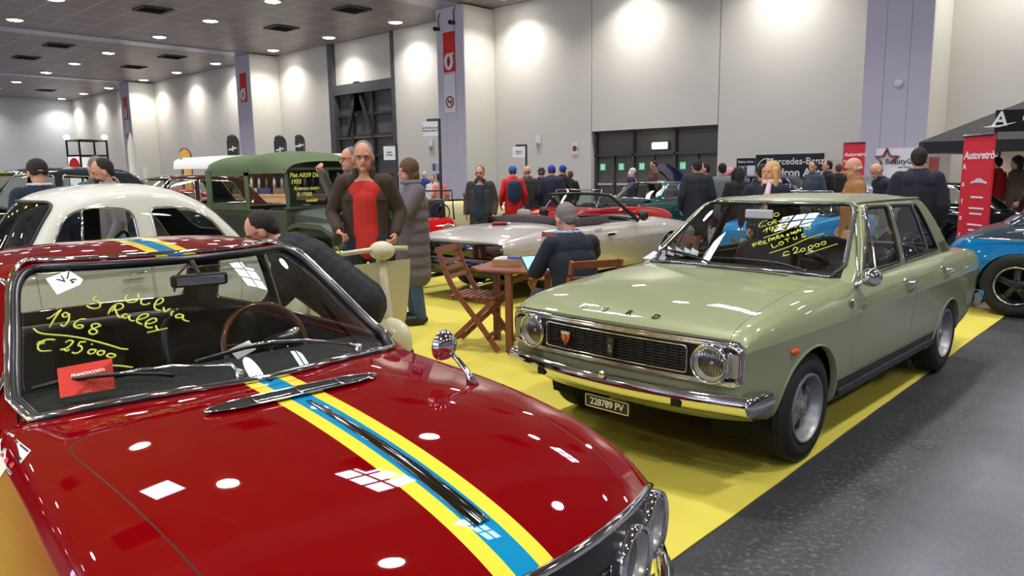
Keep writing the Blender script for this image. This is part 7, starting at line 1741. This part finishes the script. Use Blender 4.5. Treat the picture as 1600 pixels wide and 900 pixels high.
    if shirt:
        sh = [('e', (J['chest'] + J['neck']) / 2 + V(.01, 0, -.05) * b, (.108 * b, .150 * b, .125 * b), Rm), ('c', J['neck'] + V(.01, 0, -.075) * b, J['chest'], .07 * b, .128 * b), ('c', J['chest'], J['waist'], .13 * b, .128 * b), ('c', J['waist'], J['pel'] - V(0, 0, .04), .128 * b, .138 * b), ('c', J['shL'] * .8 + J['shR'] * .2, J['shR'] * .8 + J['shL'] * .2, .06 * b, .06 * b)]
        blob('shirt', sh, vox, mat('cloth %d %d %d' % shirt, shirt, .85, bump=.15, bscale=12), root, 3)
    if jacket:
        Rr = .150 * B_ * b; pe = J['pel'] * 1.0; dn = (J['pel'] - J['waist']).normalized() if not skirt else V(0, 0, -1)
        hemz = hem * b; low = J['pel'] + dn * max(.0, (J['pel'].z - hemz)) if lean < .4 and not hp else J['pel'] + dn * .06
        jp_ = []
        offs = (0,) if not open_ else (1, -1)
        for oy in offs:
            if open_:
                a = V(-.025, oy * .088, 0) * b; rr_ = .104 * B_ * b
                jp_ += [('c', J['neck'] + V(-.03, oy * .06, -.085) * b, J['chest'] + a, .050 * b, rr_), ('c', J['chest'] + a, J['waist'] + a, rr_, rr_ * .98), ('c', J['waist'] + a, low + a, rr_ * .98, rr_ * 1.02)]
            else: jp_ += [('c', J['neck'] - V(.0, 0, .07) * b, J['chest'], .09 * B_ * b, Rr), ('c', J['chest'], J['waist'], Rr, Rr * .97), ('c', J['waist'], J['pel'], Rr * .97, Rr * 1.03), ('c', J['pel'], low, Rr * 1.03, Rr * 1.06)]
        for sd in (1, -1): jp_ += [('c', J['chest'] + Rt @ V(-.01, sd * .07, 0) * b, J['pel'] + V(0, sd * .06, 0) * b, .125 * B_ * b, .115 * B_ * b)] if not open_ else []
        jp_ += [('e', (J['chest'] + J['neck']) / 2 + V(-.005, 0, -.01) * b, (.125 * B_ * b, .185 * B_ * b, .155 * b), Rm)] if not open_ else [('e', (J['chest'] + J['neck']) / 2 + V(-.035, 0, -.035) * b, (.10 * B_ * b, .175 * B_ * b, .12 * b), Rm)]
        jp_ += [('c', J['shL'] + V(0, -.02, 0), J['shR'] + V(0, .02, 0), .068 * B_ * b, .068 * B_ * b)]
        for q in 'LR': e = J['el' + q]; w = J['wr' + q]; jp_ += [('c', J['sh' + q], e, .073 * B_ * b, .060 * B_ * b), ('c', e, w + (e - w).normalized() * .01 * b, .060 * B_ * b, .043 * B_ * b)]
        nk = J['neck']; up = (J['head'] - nk).normalized()
        for k in range(9):
            a = PI * .28 + (2 * PI - PI * .56) * k / 8; c_ = nk + V(.01 + .078 * math.cos(a), .080 * math.sin(a), 0) * b + up * .012 * b; jp_ += [('c', c_ - up * .05 * b, c_ + up * .02 * b, .022 * b, .018 * b)]
        if puffer:
            for k in range(7):
                t = k / 6; c_ = J['chest'].lerp(low, t); 
                for sd in (1, -1): jp_ += [('c', c_ + V(0, sd * .075, 0) * b - V(0, 0, .0), c_ + V(.01, sd * .07, 0) * b, (.148 * B_) * b, (.150 * B_) * b)]
        jo = blob('jacket', jp_, vox * .9, jm_, root, 2)
        if collar: m = MB(); m.tube([nk + V(.015 + .088 * math.cos(a), .090 * math.sin(a), 0) * b + up * .028 * b for a in np.linspace(PI * .25, 2 * PI - PI * .25, 14)], .016 * b, 7); m.build('collar', mat('collar %d %d %d' % collar, collar, .9), jo, smooth=True)
        if open_ and vox < .012:
            for q, sd in (('L', 1), ('R', -1)):
                m = MB(); m.box(J['chest'] + V(.075, sd * .125, .0) * b, (.02 * b, .10 * b, .025 * b)); m.build('pocket_flap', jm_, jo, bevel=.004)
    tm = mat('cloth %d %d %d' % trousers, trousers, .85, bump=.15, bscale=14)
    tp_ = [('c', J['hiL'], J['hiR'], .105 * b, .105 * b), ('c', J['pel'], J['waist'].lerp(J['pel'], .6), .13 * b, .125 * b)]
    for q in 'LR': tp_ += [('c', J['hi' + q], J['kn' + q], .096 * b, .074 * b), ('c', J['kn' + q], J['an' + q] + V(0, 0, .0), .074 * b, .062 * b)]
    blob('trousers', tp_, vox, tm, root, 2)
    for q in 'LR':
        a = J['an' + q]; fd = pose.get('foot' + q, V(1, 0, 0)); fd = Vector(fd).normalized()
        m = MB(); Mq = Matrix.Rotation(math.atan2(fd.y, fd.x), 3, 'Z'); m.grid(ell(a + fd * .055 * b + V(0, 0, -.035 * b), (.135 * b, .050 * b, .055 * b), Mq, .8)); so = m.build('shoe', mat('shoe leather', (30, 26, 26), .5), root, smooth=True)
        for v in so.data.vertices: v.co.z = max(v.co.z, a.z - .088 * b)
    hm_ = HAIRS[hair]
    if style == 'short': hp_ = [('e', hd(-.022, 0, .036), (.090 * b, .084 * b, .096 * b), Hm), ('e', hd(-.060, 0, -.01), (.045 * b, .066 * b, .060 * b), Hm)]
    elif style == 'receding': hp_ = [('e', hd(-.022, 0, .034), (.084 * b, .085 * b, .092 * b), Hm), ('e', hd(-.060, 0, -.02), (.045 * b, .066 * b, .055 * b), Hm)]
    elif style == 'bald': hp_ = [('e', hd(-.045, 0, -.012), (.056 * b, .081 * b, .034 * b), Hm)]
    elif style == 'bob': hp_ = [('e', hd(-.014, 0, .040), (.106 * b, .100 * b, .106 * b), Hm), ('e', hd(-.045, 0, -.05), (.070 * b, .098 * b, .095 * b), Hm)] + [('c', hd(.02, sd * .078, .03), hd(.0, sd * .080, -.10), .026 * b, .024 * b) for sd in (1, -1)]
    elif style == 'long': hp_ = [('e', hd(-.018, 0, .036), (.100 * b, .098 * b, .104 * b), Hm), ('c', hd(-.05, 0, .0), hd(-.07, 0, -.20), .085 * b, .065 * b)] + [('c', hd(.02, sd * .085, .03), hd(.02, sd * .095, -.18), .034 * b, .028 * b) for sd in (1, -1)]
    if style != 'none' and not hat: blob('hair', hp_, vox * .6, hm_, root, 1)
    elif hat: blob('hair', [('e', hd(-.045, 0, -.010), (.050 * b, .080 * b, .04 * b), Hm)], vox * .6, hm_, root, 1)
    if hat:
        hc, kind = hat; hp2 = [('e', hd(-.010, 0, .045), (.104 * b, .090 * b, .090 * b), Hm)]
        if kind == 'cap': hp2 += [('e', hd(.10, 0, .035), (.055 * b, .062 * b, .010 * b), Hm)]
        if kind == 'brim': hp2 = [('e', hd(-.008, 0, .065), (.098 * b, .086 * b, .070 * b), Hm), ('e', hd(.0, 0, .040), (.145 * b, .13 * b, .012 * b), Hm)]
        blob('hat' if kind != 'cap' else 'cap', hp2, vox * .6, mat('hat %d %d %d' % hc, hc, .9), root, 1)
    if beard: blob('beard', [('e', hd(.050, 0, -.078), (.050 * b, .056 * b, .045 * b), Hm), ('c', hd(.090, -.022, -.048), hd(.090, .022, -.048), .008 * b, .008 * b)], vox * .5, hm_, root, 1)
    if glasses:
        m = MB()
        for sd in (1, -1): m.tube([hd(.098, sd * .032, .004) + Hm @ V(0, .022 * math.cos(a), .017 * math.sin(a)) * b for a in np.linspace(0, 2 * PI, 13)[:-1]], .0022, 5, closed=True); m.tube([hd(.098, sd * .054, .010), hd(.0, sd * .082, .008)], .002, 4)
        m.tube([hd(.099, -.010, .008), hd(.099, .010, .008)], .002, 4); m.build('glasses', BLACK, root)
    if scarf:
        m = MB(); m.tube([J['neck'] + V(.012 + .085 * math.cos(a), .088 * math.sin(a), .02) * b for a in np.linspace(0, 2 * PI, 14)[:-1]], .032 * b, 7, closed=True); m.tube([J['neck'] + V(.09, .03, .0) * b, J['chest'] + V(.16, .05, .0) * b, J['waist'] + V(.16, .06, .06) * b], [.03, .035, .03], 7); m.build('scarf', mat('scarf %d %d %d' % scarf, scarf, .9), root, smooth=True)
    if bag:
        m = MB(); m.grid(ell(J['chest'] + V(-.20, 0, -.06) * b, (.10 * b, .15 * b, .23 * b), None, .6)); m.build('backpack', mat('bag %d %d %d' % bag, bag, .8), root, smooth=True)
    return root
def face_cam(p, off=0): return math.atan2(-p.y, -p.x) - R(off)
def stand(label, u, v, D, face, vox=.020, **k):
    """place a figure so that the crown of the head is seen at that spot of the photograph"""
    p = at_d(u, v, D); H = p.z; return person(label, p.x, p.y, face_cam(p, face), H=min(max(H, 1.5), 1.92), vox=vox, **k)
# the man in the red shirt
stand('grey haired man with glasses in brown jacket over a bright red shirt, facing the camera', 567, 222, 6.75, 4, .0105, hair='grey', style='short', glasses=True, jacket=(62, 48, 38), open_=True, shirt=(196, 44, 36), trousers=(30, 34, 46), hem=.95, bulk=1.04, z=.0075,
    pose=dict(elR=(-.06, -.28, 1.17), wrR=(.13, -.22, 1.04), elL=(-.07, .28, 1.17), wrL=(.08, .24, 1.0), palmR=(0, 1, -.2), palmL=(0, -1, 0), curl=.8, hpitch=.12))
stand('grey haired man almost hidden behind the man in the red shirt, holding a phone up', 549, 231, 8.6, 60, .014, hair='grey', style='short', glasses=True, jacket=(96, 92, 98), trousers=(40, 44, 60), pose=dict(elR=(.12, -.22, 1.25), wrR=(.30, -.10, 1.50), curl=.9))
wmn = stand('woman with brown bob in long grey quilted coat photographing with a phone', 641, 250, 7.9, 70, .0115, hair='brown', style='bob', jacket=(98, 92, 100), trousers=(60, 84, 120), hem=.55, bulk=1.10, puffer=True, scarf=(112, 114, 124), skirt=True, z=.0075,
    pose=dict(elL=(.16, .24, 1.20), wrL=(.38, .10, 1.38), elR=(.14, -.24, 1.20), wrR=(.38, -.08, 1.38), palmL=(1, -.4, 0), palmR=(1, .4, 0), curl=.9, hpitch=.05))
# bending man beside the red coupe
bp_ = at_d(522, 450, 4.8)
person('dark haired man with glasses in black quilted jacket bending down beside the red coupe', bp_.x, bp_.y + .04, R(-132), H=1.74, vox=.0105, z=.0075, hair='dark', style='short', glasses=True, jacket=(18, 21, 30), trousers=(34, 38, 52), collar=(120, 106, 88), bulk=1.2, puffer=True, hem=.8,
    pose=dict(lean=R(46), hip=(-.06, 0, .80), elL=(.30, .29, .90), wrL=(.44, .24, .72), elR=(.30, -.27, .90), wrR=(.44, -.22, .74), knL=(.20, .13, .47), knR=(.16, -.13, .47), anL=(-.05, .14, .09), anR=(-.06, -.14, .09), hpitch=.30, hyaw=.15, hfollow=.25, curl=.6))
# seated man with tablet
sp_ = V(-3.53, 4.56, .0075)
sm_ = person('grey haired man in dark navy sweater seated at the wooden table reading a tablet', sp_.x, sp_.y, R(156), H=1.76, vox=.0105, z=.0075, hair='grey', style='short', glasses=True, jacket=(16, 24, 42), trousers=(66, 70, 86), collar=(150, 172, 214), bulk=1.05, hem=.8,
    pose=dict(lean=R(16), hip=(0, 0, .555), knL=(.46, .13, .55), knR=(.46, -.10, .55), hiL=(.03, .09, .55), hiR=(.03, -.09, .55), anL=(.44, .15, .10), anR=(.40, -.14, .10), elL=(.20, .27, .80), wrL=(.40, .14, .76), elR=(.22, -.25, .92), wrR=(.30, -.07, 1.10), palmL=(0, -.2, 1), palmR=(-.5, .6, .4), hpitch=.30, hyaw=.1, curl=.8))
tc = Matrix.Translation(sp_) @ Matrix.Rotation(R(156), 4, 'Z') @ V(.47, .13, .83)
tbl = empty('tablet', tc, R(156), 'black tablet computer with a bright screen held by the seated man', 'tablet'); M = Matrix.Rotation(R(-38), 3, 'Y')
m = MB(); m.box((0, 0, 0), (.19, .26, .009), M=M); m.build('case', BLACK, tbl, bevel=.004); m = MB(); m.box(M @ V(0, 0, .0055), (.165, .225, .001), M=M); sc_o = m.build('screen', mat('screen glow', (120, 205, 226), .3, emit=1.1), tbl)
m = MB()
for k in range(6): m.box(M @ V(-.06 + .022 * k, -.02, .0068), (.008, .13 - .02 * (k % 3), .001), M=M)
m.build('screen_lines', mat('screen lines', (232, 246, 250), .4, emit=1.2), sc_o)
G = 'visitors'
stand('dark haired man with moustache in light grey jacket behind the ivory saloon', 163, 249, 8.3, 82, .0115, hair='dark', style='short', beard=True, jacket=(150, 140, 146), pose=dict(hpitch=.25))
stand('person in dark beanie and navy jacket with white collar, seen from behind at the left', 58, 250, 8.3, 165, .013, hair='dark', hat=((44, 38, 42), 'beanie'), jacket=(22, 32, 56), collar=(206, 206, 216), bulk=1.2, pose=dict(hpitch=.3))
stand('grey haired person just behind the moustached man, only the hair seen', 150, 245, 9.6, 150, .02, hair='grey', jacket=(80, 84, 92))
stand('man with sunglasses in dark brown quilted jacket over navy sweater, walking between the far cars', 750, 260, 12.6, 12, .014, hair='brown', style='short', glasses=True, beard=True, jacket=(62, 56, 56), shirt=(34, 44, 66), open_=True, hem=.72, bulk=1.15, puffer=False)
stand('person in blue beanie with navy backpack and red jacket, back to the camera', 801, 259, 15.6, 170, hat=((50, 92, 176), 'beanie'), jacket=(204, 36, 34), bag=(26, 52, 74), trousers=(196, 34, 30))
stand('bald man in olive coat with beige collar beside the red jacket', 824, 259, 16.4, 140, style='bald', hair='grey', jacket=(62, 66, 58), collar=(150, 130, 100), trousers=(70, 100, 140))
stand('person in dark brimmed hat and black coat between the bald man and the blue caps', 846, 262, 17.2, 175, hat=((50, 44, 40), 'brim'), jacket=(28, 28, 36), hem=.6, trousers=(30, 30, 36))
stand('large man in navy coat and blue cap seen from behind', 862, 258, 16.0, 178, hat=((42, 74, 170), 'cap'), jacket=(30, 36, 58), bulk=1.35, hem=.7)
stand('man in blue cap with black backpack, rightmost of the group at the wall', 879, 258, 18.3, -150, hat=((42, 74, 170), 'cap'), jacket=(26, 26, 30), bag=(18, 18, 20))
stand('brown haired person half hidden at the right end of the group at the wall', 891, 267, 18.8, 150, hair='brown', jacket=(30, 30, 34))
stand('grey haired woman with pink scarf bending over the teal coupe', 987, 263, 21.0, -100, hair='white', style='bob', jacket=(34, 38, 70), scarf=(206, 110, 130), pose=dict(hpitch=.4))
stand('dark haired man in brown jacket looking under the raised navy bonnet', 1023, 251, 21.6, 70, hair='dark', jacket=(98, 66, 58), pose=dict(hpitch=.35))
stand('man in long black coat seen from behind, beside the raised bonnet', 1090, 249, 13.0, 172, .016, hair='dark', style='short', jacket=(30, 31, 37), hem=.62, bulk=1.25)
stand('person behind the black coat holding a phone to the face', 1103, 254, 13.9, 80, hair='dark', jacket=(26, 28, 40), pose=dict(elR=(.1, -.25, 1.25), wrR=(.18, -.1, 1.52)))
stand('man in grey hooded sweater seen from behind', 1129, 255, 14.7, 168, hair='black', style='short', jacket=(112, 120, 124), collar=(120, 128, 132), bulk=1.15)
stand('pink headed bald man half hidden right of the grey hooded sweater', 1142, 261, 15.5, 120, hair='grey', style='bald', jacket=(60, 60, 70), skin=mat('skin pink', (226, 146, 146), .6))
stand('woman with long dark brown hair in black coat seen from behind', 1154, 261, 13.3, 170, hair='dark', style='long', jacket=(24, 24, 28))
stand('blonde woman in navy coat with pale pink scarf, facing left', 1208, 254, 9.3, 40, .013, hair='blonde', style='long', jacket=(24, 28, 48), scarf=(226, 190, 206), hem=.6)
stand('dark haired person hidden behind the blonde woman', 1192, 257, 9.95, 170, hair='dark', jacket=(22, 26, 40))
stand('dark haired man in grey blue coat before the right end of the starred banner', 1272, 252, 16.6, 40, hair='dark', jacket=(60, 70, 84))
stand('dark curly haired man in black suit left of the red banner', 1295, 251, 17.35, 75, hair='black', jacket=(24, 24, 30), shirt=None)
stand('person in black coat just left of the first red banner', 1311, 256, 18.9, 165, hair='brown', jacket=(26, 26, 30))
stand('bald man with glasses in tan jacket looking left, behind the roof of the green saloon', 1338, 247, 9.4, 78, .0125, hair='white', style='bald', glasses=True, jacket=(156, 112, 70), pose=dict(hpitch=.2))
stand('grey haired balding man in black jacket bending forward in front of the white star banner', 1394, 250, 12.7, 60, .015, hair='grey', style='bald', jacket=(26, 30, 44), pose=dict(lean=R(18), hpitch=.4))
stand('dark haired man in navy coat seen from behind, between the red banners', 1437, 232, 9.4, 176, .0125, hair='dark', style='short', jacket=(22, 27, 42), bulk=1.3, hem=.78)
stand('dark haired person in bright red jacket under the black canopy', 1560, 245, 17.5, 120, hair='black', jacket=(196, 30, 28))
stand('dark haired person in brown coat under the black canopy at the right edge', 1592, 244, 16.9, 60, hair='dark', style='bob', jacket=(72, 52, 40))
stand('person in bright blue jacket in front of the far wall behind the photographing woman', 663, 268, 23.5, 170, hair='white', jacket=(40, 66, 150))
stand('dark haired person in white jacket in front of the poster rack', 676, 275, 21.5, 20, hair='dark', jacket=(214, 210, 206))
stand('dark haired person with bare pink arms beside the poster rack', 687, 284, 20.5, 160, hair='black', jacket=(206, 130, 120))
